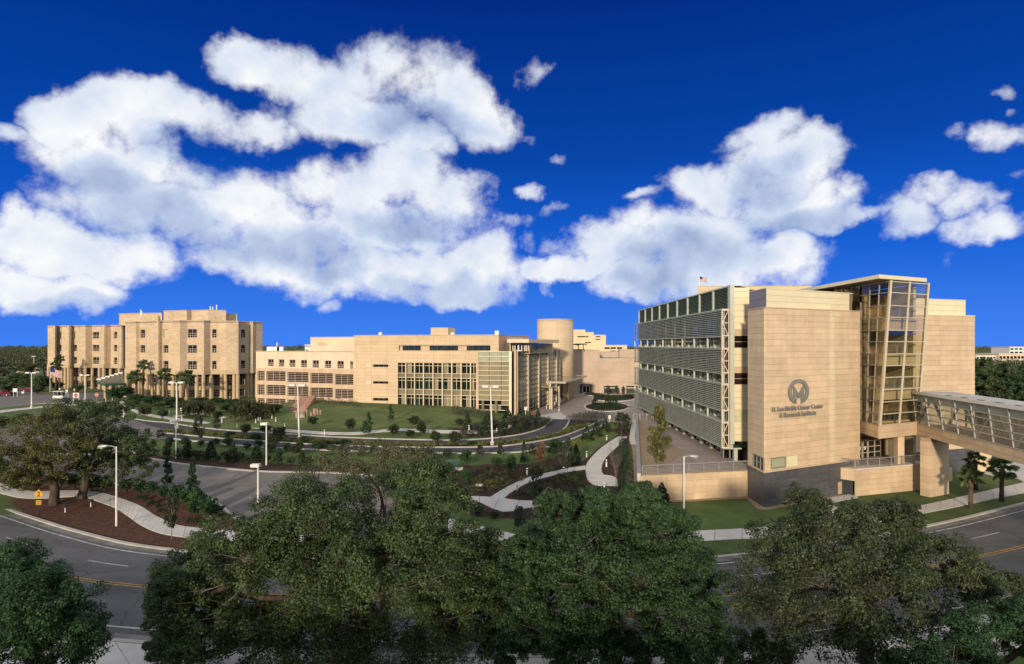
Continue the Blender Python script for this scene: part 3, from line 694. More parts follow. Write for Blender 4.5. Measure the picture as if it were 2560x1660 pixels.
    for q in (T[3], T[2]):
        m_ = MB(); m_.tube([(q.x - .6, q.y + 1, 0), (q.x - .6, q.y + 1, q.z - .3)], .3, 8); m_.build('canopy_column', BAND, root)
tall_building()

# ------------------------------------------------------------------ link building with grid windows
def link_building():
    F = Fc(XY(640, 137), XY(886, 130.5))
    root = thing('link_building', 'long low cream and tan link building with rows of grid windows', 'building', (*F.P(F.len / 2, 0)[:2], -1.5))
    rr = lambda a, b, y0, y1: (F.u(a), F.u(b), F.z((a + b) / 2, y1), F.z((a + b) / 2, y0))
    S = lambda x: 600 + .2941 * x
    T = lambda y: 700 + .2941 * y
    up = []; g1 = []; g2 = []; g3 = []
    for a, b in ((237, 285), (330, 376), (420, 470), (517, 568), (617, 670), (721, 775), (827, 882), (935, 962)):
        k = (a - 237) / 700; up.append(rr(S(a), S(b), T(672 + 18 * k), T(735 + 22 * k)))
    for a, b in ((150, 210), (226, 388), (405, 583), (600, 790), (808, 964)):
        k = (a - 226) / 580; g1.append(rr(S(a), S(b), T(775 + 25 * k), T(860 + 32 * k))); g2.append(rr(S(a), S(b), T(892 + 35 * k), T(980 + 28 * k))); g3.append(rr(S(a), S(b), T(1008 + 30 * k), T(1094 + 30 * k)))
    zt = F.z(760, 879.5); zm = F.z(760, 700 + .2941 * 752)
    w1 = MB(); wall_open(w1, F, 0, F.len, zm, zt, up, -.45, 0); w1.build('upper_wall', CREAM, root)
    w2 = MB(); wall_open(w2, F, 0, F.len, -2.4, zm, g1 + g2 + [g for g in g3], -.5, .06); w2.build('lower_wall', PINKT, root)
    co = MB(); co.fb(F, 0, F.len, zt, zt + .2, -.6, .1); co.build('coping', BAND, root)
    cr = MB(); cr.hexa([F.P(0, -2.4, -.7), F.P(F.len, -2.4, -.7), F.P(F.len, -2.4, -22), F.P(0, -2.4, -22), F.P(0, zt - .3, -.7), F.P(F.len, zt - .3, -.7), F.P(F.len, zt - .3, -22), F.P(0, zt - .3, -22)]); cr.build('roof', mat('brown_roof_gravel', (.22, .16, .11), .95, .2, 1), root)
    for o in up: window(F, *o, root, 4, 2, FRAME, GLASSM, -.3, .07, .08, upper=.5)
    for o in g1 + g2 + g3:
        nx = 3 if o[1] - o[0] < 6 else 11
        window(F, *o, root, nx, 6, FRAME, GLASSM, -.3, .065, .08, name='grid_window')
    # roof plant
    B = Fc(XY(776, 138), XY(886, 135)); m_ = MB(); zz = B.z(830, 844)
    m_.fb(B, 0, B.len, zt - .3, zz, -12, 0); o = m_.build('rooftop_plant_room', CREAM, root)
    for a, b in ((795, 801), (803, 809), (811, 817)):
        v = MB(); v.fb(B, B.u(a), B.u(b), B.z(806, 864), B.z(806, 856), 0, .07); v.build('vent', PINKT, o)
    m_ = MB(); m_.fb(B, 0, B.len, zz, zz + .15, -12, .08); m_.build('coping', CREAM, o)
    for p in (675, 690, 700):
        a = W(p, 876, 150); m_ = MB(); m_.box(a.x - .8, a.x + .8, a.y, a.y + 1.5, zt - .2, a.z + .9); m_.build('roof_unit', STEEL, root)
    a = W(693, 870, 152); m_ = MB(); m_.tube([(a.x, a.y, zt), (a.x, a.y, 14.6)], .2, 6); m_.build('roof_flue', CREAM, root)
    # stair with railing down to the sunken garden
    st = thing('garden_stair', 'pink stone outdoor stair with railings beside the lawn mound', 'stairs', G(745, 1022))
    a = G(742, 1030); b = G(772, 1003)
    for k in range(12):
        t = k / 12; q = a.lerp(b, t); m_ = MB(); hh = .02 + .15 * (k + 1); m_.box(q.x - 1.6, q.x + 1.6, q.y - .3, q.y + .4, a.z - .1, a.z + hh); m_.build('step', ROCKR, st)
    for s_ in (-1.6, 1.6):
        m_ = MB(); p0 = a + Vector((s_, 0, 1.1)); p1 = b + Vector((s_, .2, 2.6)); m_.tube([p0, p1], .05, 5); m_.tube([p0 - Vector((0, 0, .5)), p1 - Vector((0, 0, .5))], .04, 5)
        for k in range(5):
            q = p0.lerp(p1, k / 4); m_.tube([q, q - Vector((0, 0, 1.2))], .05, 5)
        m_.build('handrail', ROCKR, st)
link_building()

# ------------------------------------------------------------------ middle building: stone block, curtain wall, glass corner, drum
def clinic_building():
    A = XY(885, 130); B = XY(1247, 122.3); F = Fc(A, B)
    root = thing('clinic_building', 'sandstone clad building with tall curtain wall, glass corner and round tower', 'building', (*XY(1100, 124), 0))
    ZT = 15.95; zb = .3
    S = lambda x: 600 + .2941 * x
    T = lambda y: 700 + .2941 * y
    rr = lambda a, b, y0, y1: (F.u(S(a)), F.u(S(b)), F.z(S((a + b) / 2), T(y1)), F.z(S((a + b) / 2), T(y0)))
    slits = [rr(1130, 1260, 718, 741), rr(1130, 1260, 861, 883), rr(1130, 1260, 1003, 1028)]
    band = rr(1350, 2128, 556, 600); cw = (F.u(993.8), F.u(1192), zb - .2, F.z(1090, 907.5))
    w = MB(); wall_open(w, F, 0, F.len, zb - 1.2, ZT, slits + [band, cw], -.7, 0); w.build('wall', CLAD, root)
    for a, b, y0, y1 in ((1075, 1115, 718, 741), (1075, 1115, 860, 883), (1075, 1115, 1002, 1026)):
        r_ = rr(a, b, y0, y1); piece('pale_stone', CREAM, root, F, r_[0], r_[1], r_[2], r_[3], .0, .05)
    for sl_ in slits: window(F, *sl_, root, 3, 1, ALUD, GLASSD, -.5, .06, .06, name='slit_window')
    # upper ribbon: windows between solid piers
    x = [1352, 1375, 1530, 1605, 1670, 1848, 1922, 1975, 2128]
    for i, (a, b) in enumerate(zip(x, x[1:])):
        r_ = rr(a, b, 558, 598)
        if i in (2, 5) or i == 0: piece('pier', PINKT, root, F, r_[0], r_[1], r_[2] - .02, r_[3] + .02, -.69, -.45)
        else: window(F, *r_, root, 3, 2, DARKM, GLASSF, -.55, .06, .08, name='ribbon_window')
    # curtain wall of three storeys
    vx = [1340, 1412, 1487, 1562, 1643, 1722, 1803, 1882, 1962, 2012]
    zs = [F.z(1090, T(y)) for y in (707, 795, 832, 932, 978, 1092)]
    back = MB(); back.fb(F, cw[0], cw[1], cw[2], cw[3], -3.2, -3.0); back.build('inner_wall', INTERD, root)
    for i, (a, b) in enumerate(zip(vx, vx[1:])):
        u0, u1 = F.u(S(a)), F.u(S(b)); fin = MB(); fin.fb(F, u0 - .12, u0 + .12, cw[2], cw[3] + .1, -.6, .22); fin.build('mullion_fin', ALU, root)
        for k, (za, zb_) in enumerate(zip(zs, zs[1:])):
            if k in (1, 3): piece('spandrel', GLASSY, root, F, u0 + .13, u1 - .13, zb_ + .03, za - .03, -.55, -.42)
            else:
                um = u0 + (u1 - u0) * (.5 if i % 2 else .42)
                for (p, q) in ((u0 + .13, um - .04), (um + .04, u1 - .13)):
                    piece('pane', (GLASSD, GLASSB, GLASSD, GLASSF, GLASSD)[random.randrange(5)], root, F, p, q, zb_ + .03, za - .03, -.55, -.50)
                t_ = MB(); t_.fb(F, u0 + .12, u1 - .12, za - (za - zb_) * .26 - .05, za - (za - zb_) * .26 + .05, -.5, -.36); t_.fb(F, um - .05, um + .05, zb_, za, -.5, -.38); t_.build('glazing_bar', ALU, root)
    for z_ in zs[1:5]:
        t_ = MB(); t_.fb(F, cw[0], cw[1], z_ - .06, z_ + .06, -.5, .02); t_.build('transom', ALU, root)
    # side wall at the left and rear volume
    m_ = MB(); Fl = Fc((A[0] + .02, A[1] + 14), A); m_.fb(Fl, 0, Fl.len, -1.2, ZT - .01, -.6, 0); m_.build('side_wall', CLAD, root)
    C2 = XY(1310, 133); m_ = MB(); m_.prism([(A[0] + .7, A[1] + .75), (B[0] - .2, B[1] + .75), (C2[0] - .2, C2[1] + .5), (C2[0], 160), (A[0], 160)], 0, ZT - .3); m_.build('roof', ROOFM, root)
    F2 = Fc(B, XY(1322, 140)); m_ = MB(); m_.fb(F2, 0, F2.len, 10, ZT - .012, -.6, 0); m_.build('angled_wall', CLADP, root)
    m_ = MB(); m_.fb(F, -.05, F.len, ZT, ZT + .15, -.75, .06); m_.fb(F2, 0, F2.len, ZT - .012, ZT + .14, -.65, .06); m_.build('coping', BAND, root)
    # roof boxes
    for pts, zt, mm in (([(1077, 138), (1120, 138), (1138, 141), (1138, 146), (1077, 146)], CAMZ + (862 - 819) / 1500 * 138, CLAD), ([(1237, 128), (1247, 128), (1247, 131), (1237, 131)], CAMZ + (862 - 827) / 1500 * 128, STEEL)):
        m_ = MB(); m_.prism([XY(p, y) for p, y in pts], ZT - .2, zt); o = m_.build('roof_box', mm, root)
    for p in (951, 1132): a = W(p, 838, 130); m_ = MB(); m_.tube([(a.x, a.y, ZT - .1), (a.x, a.y, ZT + .6), (a.x, a.y, ZT + .8)], [.4, .45, .2], 8); m_.build('roof_vent', WHITE, root)
    # glass corner box: two faces
    ga, gb, gc = XY(1192, 121.0), XY(1277, 119.5), XY(1402, 150)
    F3 = Fc(ga, gb); ge = XY(1284, 119.6); F4 = Fc(ge, gc)
    z3 = F3.z(1234, 878.6)
    core = MB(); core.prism([(ga[0] + .1, ga[1] + 1.2), (gb[0], gb[1] + 1.2), (ge[0] - .2, ge[1] + 1.8), (gc[0] - .9, gc[1]), (gc[0] - 3, gc[1] + 4), (ga[0] + 2, ga[1] + 9)], 0, z3 - .2); core.build('glass_corner_core', INTERD, root)
    rows = [F3.z(1234, 780 + 280 / 1543 * y) for y in (545, 612, 680, 742, 808, 876, 942, 1010, 1080, 1145, 1215, 1280, 1350, 1420)]
    for j, (za, zb_) in enumerate(zip(rows, rows[1:])):
        zb_ = max(zb_, 0)
        cols = [F3.u(p) for p in (1196, 1223, 1253, 1276)]
        for i, (a, b) in enumerate(zip(cols, cols[1:])):
            piece('pane', GLASSG if j < 2 else (GLASSB if j < 10 else (GLASSD if (i + j) % 3 else GLASSY)), root, F3, a + .04, b - .04, zb_ + .04, za - .04, -.10, -.04)
        t_ = MB(); t_.fb(F3, 0, F3.len, za - .05, za + .05, -.08, .08); t_.build('transom', ALU, root)
    for p in (1193.5, 1276):
        t_ = MB(); u_ = F3.u(p); t_.fb(F3, u_ - .26, u_ + .26, 0, z3 + .06, -.4, .12); t_.build('corner_post', PINKT if p < 1200 else ALU, root)
    for p in (1208, 1241): t_ = MB(); t_.tube([(*F3.P(F3.u(p), 0, .15)[:2], 0), (*F3.P(F3.u(p), 0, .15)[:2], rows[10])], .28, 10); t_.build('column', GLASSY, root)
    # paired fins at the corner and receding glass front
    for d_ in (.6, 1.5):
        t_ = MB(); q = F4.P(d_, 0, .1); t_.box(q.x - .22, q.x + .22, q.y - .3, q.y + .6, 0, z3 + .3); t_.build('corner_fin', ALU if d_ > 1 else PINKT, root)
    finpx = [1291, 1319.5, 1346, 1369, 1390, 1402]; fu = [F4.u(p) for p in finpx]
    rz = [z3 - .02 - k * (z3 / 12.5) for k in range(13)]
    for i, (a, b) in enumerate(zip(fu, fu[1:])):
        for j, (za, zb_) in enumerate(zip(rz, rz[1:])):
            piece('pane', GLASSE if j == 0 else (GLASSB if j < 10 else GLASSD), root, F4, a + .05, b - .05, max(0, zb_) + .04, za - .04, -.10, -.04)
            if j == 0 or True:
                for q in (1, 2, 3):
                    uq = a + (b - a) * q / 4
                    if j == 0: piece('glazing_bar', ALUD, root, F4, uq - .04, uq + .04, .05, z3, -.09, .02)
        if i < 5 and i > 0 or i == 0:
            t_ = MB(); t_.fb(F4, a - .24, a + .24, 0, z3 + .25, -.3, .25); t_.build('fin', ALU, root)
    for za in rz: t_ = MB(); t_.fb(F4, fu[0], fu[-1], za - .05, za + .05, -.08, .12); t_.build('transom', ALUD, root)
    # roof pavilion with glazed doors and overhanging roof
    Fp = Fc(XY(1275, 127), XY(1322, 125.5)); zl = Fp.z(1300, 878); zh = Fp.z(1300, 858)
    m_ = MB(); m_.fb(Fp, 0, Fp.len, zl - .3, zh, -6, 0); m_.build('pavilion_core', GLASSD, root)
    window(Fp, Fp.u(1287), Fp.u(1306), zl, zh - .1, root, 2, 1, WHITE, GLASSD, .02, .35, .22, name='pavilion_door')
    for p in (1276, 1283, 1312, 1316, 1321): t_ = MB(); u_ = Fp.u(p); t_.fb(Fp, u_ - .14, u_ + .14, zl, zh, 0, .14); t_.build('post', ALU, root)
    Fq = Fc(XY(1324, 125.6), XY(1382, 143)); m_ = MB(); m_.fb(Fq, 0, Fq.len, zl - .5, zh, -3, 0); o = m_.build('pavilion_side', PINKT, root)
    for k in range(16): t_ = MB(); u_ = Fq.len * (k + .5) / 24; t_.fb(Fq, u_ - .18, u_ + .18, zl - .3, zh - .1, .01, .06); t_.build('side_pane', GLASSE, o)
    zr0, zr1 = Fp.z(1300, 857), Fp.z(1300, 846)
    m_ = MB(); e0, e1, e2, e3 = XY(1268, 124.2), XY(1322, 122.6), XY(1397, 140), XY(1330, 150); m_.hexa([(*e0, zr0), (*e1, zr0), (*e2, zr0), (*e3, zr0), (*e0, zr0 + .75), (*e1, zr0 + .75), (*e2, zr0 + .75), (*e3, zr0 + .75)]); m_.build('pavilion_roof', CREAM, root)
    # drum tower
    c = XY(1388, 157); rd = 4.75; zt = CAMZ + (862 - 800) / 1500 * 154
    m_ = MB(); n = 40; m_.tube([(c[0], c[1], 0), (c[0], c[1], zt)], rd, n); dr = m_.build('drum_tower', CLAD, root)
    for p_ in dr.data.polygons: p_.use_smooth = len(p_.vertices) == 4
    m_ = MB(); m_.tube([(c[0], c[1], zt), (c[0], c[1], zt + .25)], rd + .08, n); m_.build('coping', BAND, dr)
    # entrance canopy: two glass-topped slabs on steel columns
    ca = thing('entrance_canopy', 'flat steel and glass canopy on round columns over the main entrance', 'canopy', (*XY(1392, 136), 0))
    def slab(pts, z0, z1, nm, mm): m_ = MB(); m_.hexa([(*p, z0) for p in pts] + [(*p, z1) for p in pts]); return m_.build(nm, mm, ca)
    h1 = 5.6; pts = [XY(1367, 133), XY(1412, 131), XY(1466, 158), XY(1415, 162)]
    slab(pts, h1, h1 + .28, 'upper_roof', GLASSB)
    m_ = MB()
    for a, b in zip(pts, pts[1:] + pts[:1]): m_.bar((*a, h1 + .14), (*b, h1 + .14), .3, .4)
    m_.build('roof_edge', ALU, ca)
    pts2 = [XY(1348, 136), XY(1381, 129.5), XY(1384, 133), XY(1356, 142)]; slab(pts2, 4.5, 4.8, 'lower_roof', ALU)
    for p, y, t_ in ((1375, 131, h1), (1397, 136.5, h1), (1420, 150, h1), (1379, 130, 4.5), (1361, 139, 4.5)):
        x_ = XY(p, y); m_ = MB(); m_.tube([(*x_, 0), (*x_, t_)], .26, 10); m_.build('column', ALU, ca)
    m_ = MB(); m_.prism([XY(1405, 152), XY(1432, 162), XY(1432, 172), XY(1405, 172)], 0, h1 - .1); m_.build('entrance_vestibule', GLASSD, root)
clinic_building()

# ------------------------------------------------------------------ parking structure at the back of the court and far hospital
def parking_building():
    F = Fc(XY(1427, 173), XY(1620, 173)); root = thing('parking_structure', 'blank tan concrete parking structure at the back of the court', 'building', (*XY(1520, 174), 0))
    S = lambda x: 1100 + .2917 * x
    T = lambda y: 700 + .2917 * y
    rr = lambda a, b, y0, y1: (F.u(S(a)), F.u(S(b)), F.z(1500, T(y1)), F.z(1500, T(y0)))
    o1, o2, o3 = rr(1405, 1510, 908, 985), rr(1597, 1697, 908, 985), rr(1195, 1300, 893, 975)
    zh = F.z(1450, T(600)); zl = F.z(1540, T(670)); us = F.u(S(1330))
    w = MB(); wall_open(w, F, 0, us, -.2, zh, [o3], -.8, 0); wall_open(w, F, us, F.len, -.2, zl, [o1, o2], -.8, 0); w.build('wall', GAR, root)
    m_ = MB(); m_.fb(F, us, F.len, zl, zh - .5, -12, -9); m_.fb(F, F.u(S(1560)), F.len, zl, zh + .2, -6, -4); m_.fb(F, us, us + 1.2, zl, zh, -9, -.1); m_.build('upper_wall', GAR, root)
    m_ = MB(); m_.fb(F, 0, us, zh, zh + .3, -1, .1); m_.build('coping', CREAM, root)
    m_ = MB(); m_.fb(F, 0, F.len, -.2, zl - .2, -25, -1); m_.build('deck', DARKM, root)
    for o in (o1, o2):
        m_ = MB(); m_.fb(F, o[0] + .3, o[1] - .3, o[3] - .7, o[3] - .5, -.7, -.5); m_.build('bay_light', WHITE, root)
    window(F, *o3, root, 4, 5, ALUD, GLASSD, -.4, .12, .15, name='door_screen')
    m_ = MB(); u0 = F.u(1466); m_.fb(F, u0 - 1.1, u0 + 1.1, 0, 2.3, -.38, -.2); dd = m_.build('door', ALU, root)
    m_ = MB(); m_.fb(F, u0 - .9, u0 - .1, .3, 2.1, -.2, -.17); m_.fb(F, u0 + .1, u0 + .9, .3, 2.1, -.2, -.17); m_.build('glass', GLASSD, dd)
    rl = MB(); u0 = us + 1.3; u1 = F.u(S(1555))
    for k in range(3): rl.fb(F, u0, u1, zl + .35 * (k + 1), zl + .35 * (k + 1) + .06, -.5, -.42)
    for k in range(4): uu = u0 + (u1 - u0) * k / 3; rl.fb(F, uu - .06, uu + .06, zl, zl + 1.3, -.55, -.4)
    rl.build('roof_railing', STEEL, root)
    # far hospital
    far = thing('far_hospital', 'distant pale yellow stepped hospital above the parking structure', 'building', (*XY(1470, 330), 0))
    Ff = Fc(XY(1420, 330), XY(1570, 330)); yy = lambda y: Ff.z(1450, T(y))
    FARW = mat('far_yellow_wall', (.66, .53, .33), .9, .05, .1)
    for a, b, t_ in ((1105, 1245, 425), (1245, 1315, 447), (1315, 1420, 470), (1420, 1600, 557)):
        m_ = MB(); m_.fb(Ff, Ff.u(S(a)), Ff.u(S(b)), 0, yy(t_), -20 + a / 400, a / 800 - 1); m_.build('wall', FARW, far)
    for a, b in ((1190, 485), (1208, 485), (1228, 485), (1258, 485), (1345, 485), (1360, 485), (1345, 508), (1360, 508), (1150, 553), (1180, 555), (1255, 535), (1280, 535)):
        u0 = Ff.u(S(a)); m_ = MB(); m_.fb(Ff, u0 - .8, u0 + .8, yy(b + 4), yy(b - 4), .2, .75); m_.build('window', GLASSD, far)
    for a, b in ((1430, 583), (1482, 583), (1536, 583), (1482, 612), (1536, 612)):
        u0 = Ff.u(S(a)); m_ = MB(); m_.fb(Ff, u0 - 1.4, u0 + 1.4, yy(b + 7), yy(b - 7), .75, .95); m_.build('window', GLASSM, far)
    for p in (1187, 1228):
        q = W(S(p), T(552), 171); l = thing('deck_lamp', ('left' if p < 1200 else 'right') + ' dark twin lamp on the roof deck of the parking structure', 'lamp post', (q.x, q.y, zh)); m_ = MB(); m_.tube([(q.x, q.y, zh), (q.x, q.y, q.z)], .12, 6); m_.build('pole', DARKM, l)
        m_ = MB(); m_.box(q.x - 1, q.x + 1, q.y - .3, q.y + .3, q.z - .1, q.z + .25); m_.build('lamp_head', DARKM, l)
parking_building()

# ------------------------------------------------------------------ right: research building
def quadbox(mb, a, b, c, d, th):
    """thin box from four corner points (a,b bottom left/right; c,d top right/left)"""
    a, b, c, d = map(Vector, (a, b, c, d)); n = (b - a).cross(d - a).normalized() * th
    mb.hexa([a, b, b - n, a - n, d, c, c - n, d - n])
def railing(F, u0, u1, z0, parent, h=1.05, rails=7, step=1.7, name='railing', m=None):
    mb = MB(); n = max(1, int((u1 - u0) / step)); m = m or STEEL
    for k in range(n + 1): uu = u0 + (u1 - u0) * k / n; mb.fb(F, uu - .035, uu + .035, z0, z0 + h, -.05, .03)
    for k in range(rails): zz = z0 + .12 + (h - .2) * k / (rails - 1); mb.fb(F, u0, u1, zz - .014, zz + .014, -.025, .005)
    mb.fb(F, u0, u1, z0 + h - .02, z0 + h + .04, -.07, .05)
    return mb.build(name, m, parent)
def panel_grid(root, F, us, zs, m, ops=(), d=.05, gap=.009, pale=(), mp=None, nm='panel'):
    for j, (za, zb) in enumerate(zip(zs, zs[1:])):
        for i, (a, b) in enumerate(zip(us, us[1:])):
            hit = [o for o in ops if o[0] < b and o[1] > a and o[2] < zb and o[3] > za]
            mm = mp if i in pale else m
            if not hit: piece(nm, mm, root, F, a + gap, b - gap, za + gap, zb - gap, -.05, d)
            else:
                mb = MB(); wall_open(mb, F, a + gap, b - gap, za + gap, zb - gap, hit, -.05, d); mb.build(nm, mm, root)
def lin(a, b, n): return [a + (b - a) * k / n for k in range(n + 1)]

def research_building():
    root = thing('research_building', 'large tan panelled research building with louvred side, glass stair tower and emblem', 'building', (33, 75, 0))
    # --- louvred wing
    XL, YF, YN = 25.3, 124.0, 72.1
    FL_ = Fc((XL, YF), (XL, YN)); FW = Fc((26.6, YF), (26.6, 72.4))
    bands = [(15.08, 18.2), (10.6, 13.5), (6.1, 9.24), (1.75, 4.65)]
    m_ = MB(); m_.prism([(26.75, 72.7), (28.7, 72.7), (41, 78), (41, 124), (26.75, 124)], 1.5, 20.7); m_.prism([(28.4, 74.7), (41, 78), (41, 124), (28.4, 124)], -2.8, 1.49); m_.build('wing_core', GLASSE, root)
    nb = 27
    for fl, (z0, z1) in enumerate(((18.2, 14.6), (14.4, 10.1), (9.9, 5.7), (5.5, 1.4))):
        for k in range(nb):
            u0 = FW.len * k / nb; u1 = FW.len * (k + 1) / nb
            piece('pane', GLASSE if random.random() < .8 else GLASSY, root, FW, u0 + .05, u1 - .05, z1 + .05, z0 - .05, -.10, -.03)
        mm = MB()
        for k in range(nb + 1): uu = FW.len * k / nb; mm.fb(FW, uu - .06, uu + .06, z1, z0, -.05, .10 if k % 3 else .35)
        mm.build('mullions', SLAT, root)
    for (z0, z1) in bands:
        mm = MB(); mm.fb(FL_, 0, FL_.len, z1 + .02, z1 + .14, -1.25, .10); mm.build('walkway', SLAT, root)
        mm = MB(); mm.fb(FL_, 0, FL_.len, z0 - .14, z0 - .02, -.5, .10); mm.build('lower_chord', SLAT, root)
        for k in range(13):
            zz = z0 + .12 + (z1 - z0 - .2) * k / 12
            s_ = piece('louvre_slat', SLAT, root, FL_, 0, FL_.len, zz - .032, zz + .032, -.10, .13)
        for k in range(19): uu = FL_.len * k / 18; piece('louvre_post', SLAT, root, FL_, uu - .05, uu + .05, z0, z1, -.22, -.11)
    for k in range(10):
        uu = FL_.len * k / 9
        for (za, zb) in ((4.65, 6.1), (9.24, 10.6), (13.5, 15.08)): piece('louvre_hanger', SLAT, root, FL_, uu - .08, uu + .08, za, zb, -.2, .02)
    # rooftop plant screen: nine louvred panels between posts
    FM = Fc((26.3, YF), (26.3, 72.6)); n = 9
    m_ = MB(); m_.fb(FM, 0, FM.len, 18.3, 21.0, -1.2, -.35); m_.build('screen_back', mat('dark_green_screen', (.012, .04, .025), .8, .1, 1), root)
    for k in range(n):
        u0 = FM.len * k / n; u1 = FM.len * (k + 1) / n; mm = MB()
        for j in range(14):
            zz = 18.45 + j * .185; p = [FM.P(u0 + .22, zz, -.12), FM.P(u1 - .22, zz, -.12), FM.P(u1 - .22, zz + .09, .0), FM.P(u0 + .22, zz + .09, .0)]
            mm.hexa([FM.P(u0 + .22, zz, .02), FM.P(u1 - .22, zz, .02), FM.P(u1 - .22, zz + .07, -.16), FM.P(u0 + .22, zz + .07, -.16), FM.P(u0 + .22, zz + .035, .03), FM.P(u1 - .22, zz + .035, .03), FM.P(u1 - .22, zz + .105, -.15), FM.P(u0 + .22, zz + .105, -.15)])
        mm.build('screen_louvre', mat('green_louvre', (.17, .25, .18), .5, .1, 1), root)
        piece('screen_post', SLAT, root, FM, u0 - .2, u0 + .2, 18.2, 21.12, -.3, .14)
    piece('screen_post', SLAT, root, FM, FM.len - .2, FM.len + .2, 18.2, 21.12, -.3, .14)
    m_ = MB(); m_.fb(FM, 0, FM.len, 21.0, 21.16, -.4, .16); m_.fb(FM, 0, FM.len, 18.2, 18.36, -.4, .16); m_.build('screen_rail', SLAT, root)
    # ground floor of the wing: columns and dark glazing
    FG = Fc((27.3, YF), (27.3, 72.6)); m_ = MB(); m_.fb(FG, 0, FG.len, 0, 1.7, -.1, 0)
    m_.build('ground_glazing', GLASSD, root)
    for k in range(13):
        uu = FG.len * k / 12; m_ = MB(); m_.fb(FG, uu - .25, uu + .25, -.05, 1.6, .1, .5); m_.build('column', SLAT, root)
    m_ = MB(); m_.fb(FL_, 0, FL_.len, 1.45, 1.6, -2.3, -.1); m_.build('soffit', SLAT, root)
    # vertical truss at the near end
    FT = Fc((25.12, 71.9), (26.02, 71.9)); m_ = MB(); wd = .10
    m_.fb(FT, 0, wd, 1.6, 18.25, -.1, .06); m_.fb(FT, FT.len - wd, FT.len, 1.6, 18.25, -.1, .06)
    nodes = [1.7, 4.65, 6.15, 9.2, 10.65, 13.5, 15.1, 18.15]
    for z_ in nodes: m_.fb(FT, wd, FT.len - wd, z_ - .07, z_ + .07, -.095, .055)
    for za, zb in zip(nodes[::2], nodes[1::2]):
        zm = (za + zb) / 2; m_.fb(FT, wd, FT.len - wd, zm - .05, zm + .05, -.09, .05)
        m_.bar(FT.P(wd, zm, -.02), FT.P(FT.len - wd, zb, -.02), .07, .08); m_.bar(FT.P(wd, zm, -.02), FT.P(FT.len - wd, za, -.02), .07, .08)
    m_.build('end_truss', CREAM, root)
    m_ = MB(); m_.box(26.1, 26.62, 71.8, 72.6, 2.1, 21.2); m_.build('corner_post', SLAT, root)
    # strip of stacked panels beside the post
    FS = Fc(XY(1832, 72.5), XY(1873, 72.5)); yz = lambda y: FS.z(1850, 690 + .2851 * y)
    ys = [100, 135, 190, 250, 305, 357, 412, 468, 523, 577, 630, 685, 740, 795, 849, 900, 952, 1008, 1065, 1118, 1172, 1225, 1278, 1335, 1390, 1448]
    for a, b in zip(ys, ys[1:]):
        mm = GLASSM if a in (523, 577, 849, 900) else PINKT if a in (468, 795) else BLIND if a in (1172, 1225) else PANELP
        piece('strip_panel', mm, root, FS, .1, FS.len, yz(b) + .03, yz(a) - .03, -.1, -.08 if mm is GLASSM else .04)
    m_ = MB()
    for y in ys[1:]: m_.fb(FS, .05, FS.len, yz(y) - .03, yz(y) + .03, -.2, .07)
    m_.build('strip_rails', ALU, root)
    FU = Fc((26.1, 74.2), (29.5, 74.2)); m_ = MB(); m_.fb(FU, 0, FU.len, 0, 2.3, -.3, 0); g = m_.build('recessed_glazing', GLASSD, root)
    m_ = MB()
    for k in range(5): m_.fb(FU, k * .8 - .07, k * .8 + .07, 0, 2.3, 0, .12)
    m_.build('glazing_posts', ALUD, root)
    # --- main panelled block
    P0, P1, PL = (26.1, 62.0), (40.1, 69.2), (26.1, 66.3)
    F = Fc(P0, P1); FLt = Fc(PL, P0); ZB, ZT = .92, 17.8
    m_ = MB(); m_.prism([(26.16, 62.12), (40.05, 69.27), (40.9, 70.6), (41, 95), (28.62, 95), (28.62, 66.25), (26.16, 66.25)], -2.8, ZT - .05); m_.build('block_core', JOINT, root)
    cu = [0] + [F.u(p) for p in (1965, 2020, 2072, 2086, 2122)] + [F.len]
    w1 = (F.u(1926), F.u(1962.5), F.z(1945, 1170), F.z(1945, 1143)); w2 = (F.u(1966), F.u(1993), F.z(1980, 1166), F.z(1980, 1139))
    wl = (FLt.u(1884), FLt.len + .1, FLt.z(1897, 1172), FLt.z(1897, 1138))
    zs = lin(ZB, ZT, 26)
    panel_grid(root, F, cu, zs, PANEL, [w1, w2], pale=(3,), mp=MATS.get('pale_tan_panel') or mat('pale_tan_panel', (.66, .53, .33), .8, .05, .7, rand=.03))
    panel_grid(root, FLt, [0, FLt.len], zs, PANEL, [wl])
    window(F, *w1, root, 1, 1, ALUD, GLASSG, -.03, .08, .10); piece('panel', PANELP, root, F, w2[0] + .02, w2[1] - .02, w2[2], w2[3], -.05, .04)
    window(FLt, wl[0], FLt.len - .02, wl[2], wl[3], root, 3, 2, ALUD, GLASSD, -.03, .06, .08)
    m_ = MB(); m_.fb(F, -.12, F.len, ZB - .14, ZB, -.05, .12); m_.fb(FLt, 0, FLt.len + .12, ZB - .143, ZB - .003, -.05, .12); m_.build('ledge', PANEL, root)
    m_ = MB(); m_.prism([(26.0, 61.85), (40.15, 69.1), (40, 72), (28.7, 72), (28.7, 66.4), (26.0, 66.4)], ZT, ZT + .12); m_.build('coping', BAND, root)
    # granite base
    bu = [0] + [F.u(p) for p in (1937.5, 1966, 1993, 2020, 2047, 2072, 2100, 2121)] + [F.u(2142)]
    dr = (F.u(2093.5), F.u(2107), LOW, F.z(2100, 1204))
    panel_grid(root, F, bu, lin(LOW, ZB - .15, 4), STONE, [dr], d=.06, nm='granite_panel'); panel_grid(root, FLt, [0, FLt.len * .5, FLt.len], lin(LOW, ZB - .15, 4), STONE, d=.06, nm='granite_panel')
    m_ = MB(); m_.fb(F, dr[0] + .03, dr[1] - .03, dr[2], dr[3] - .03, -.1, -.04); m_.build('service_door', BAND, root)
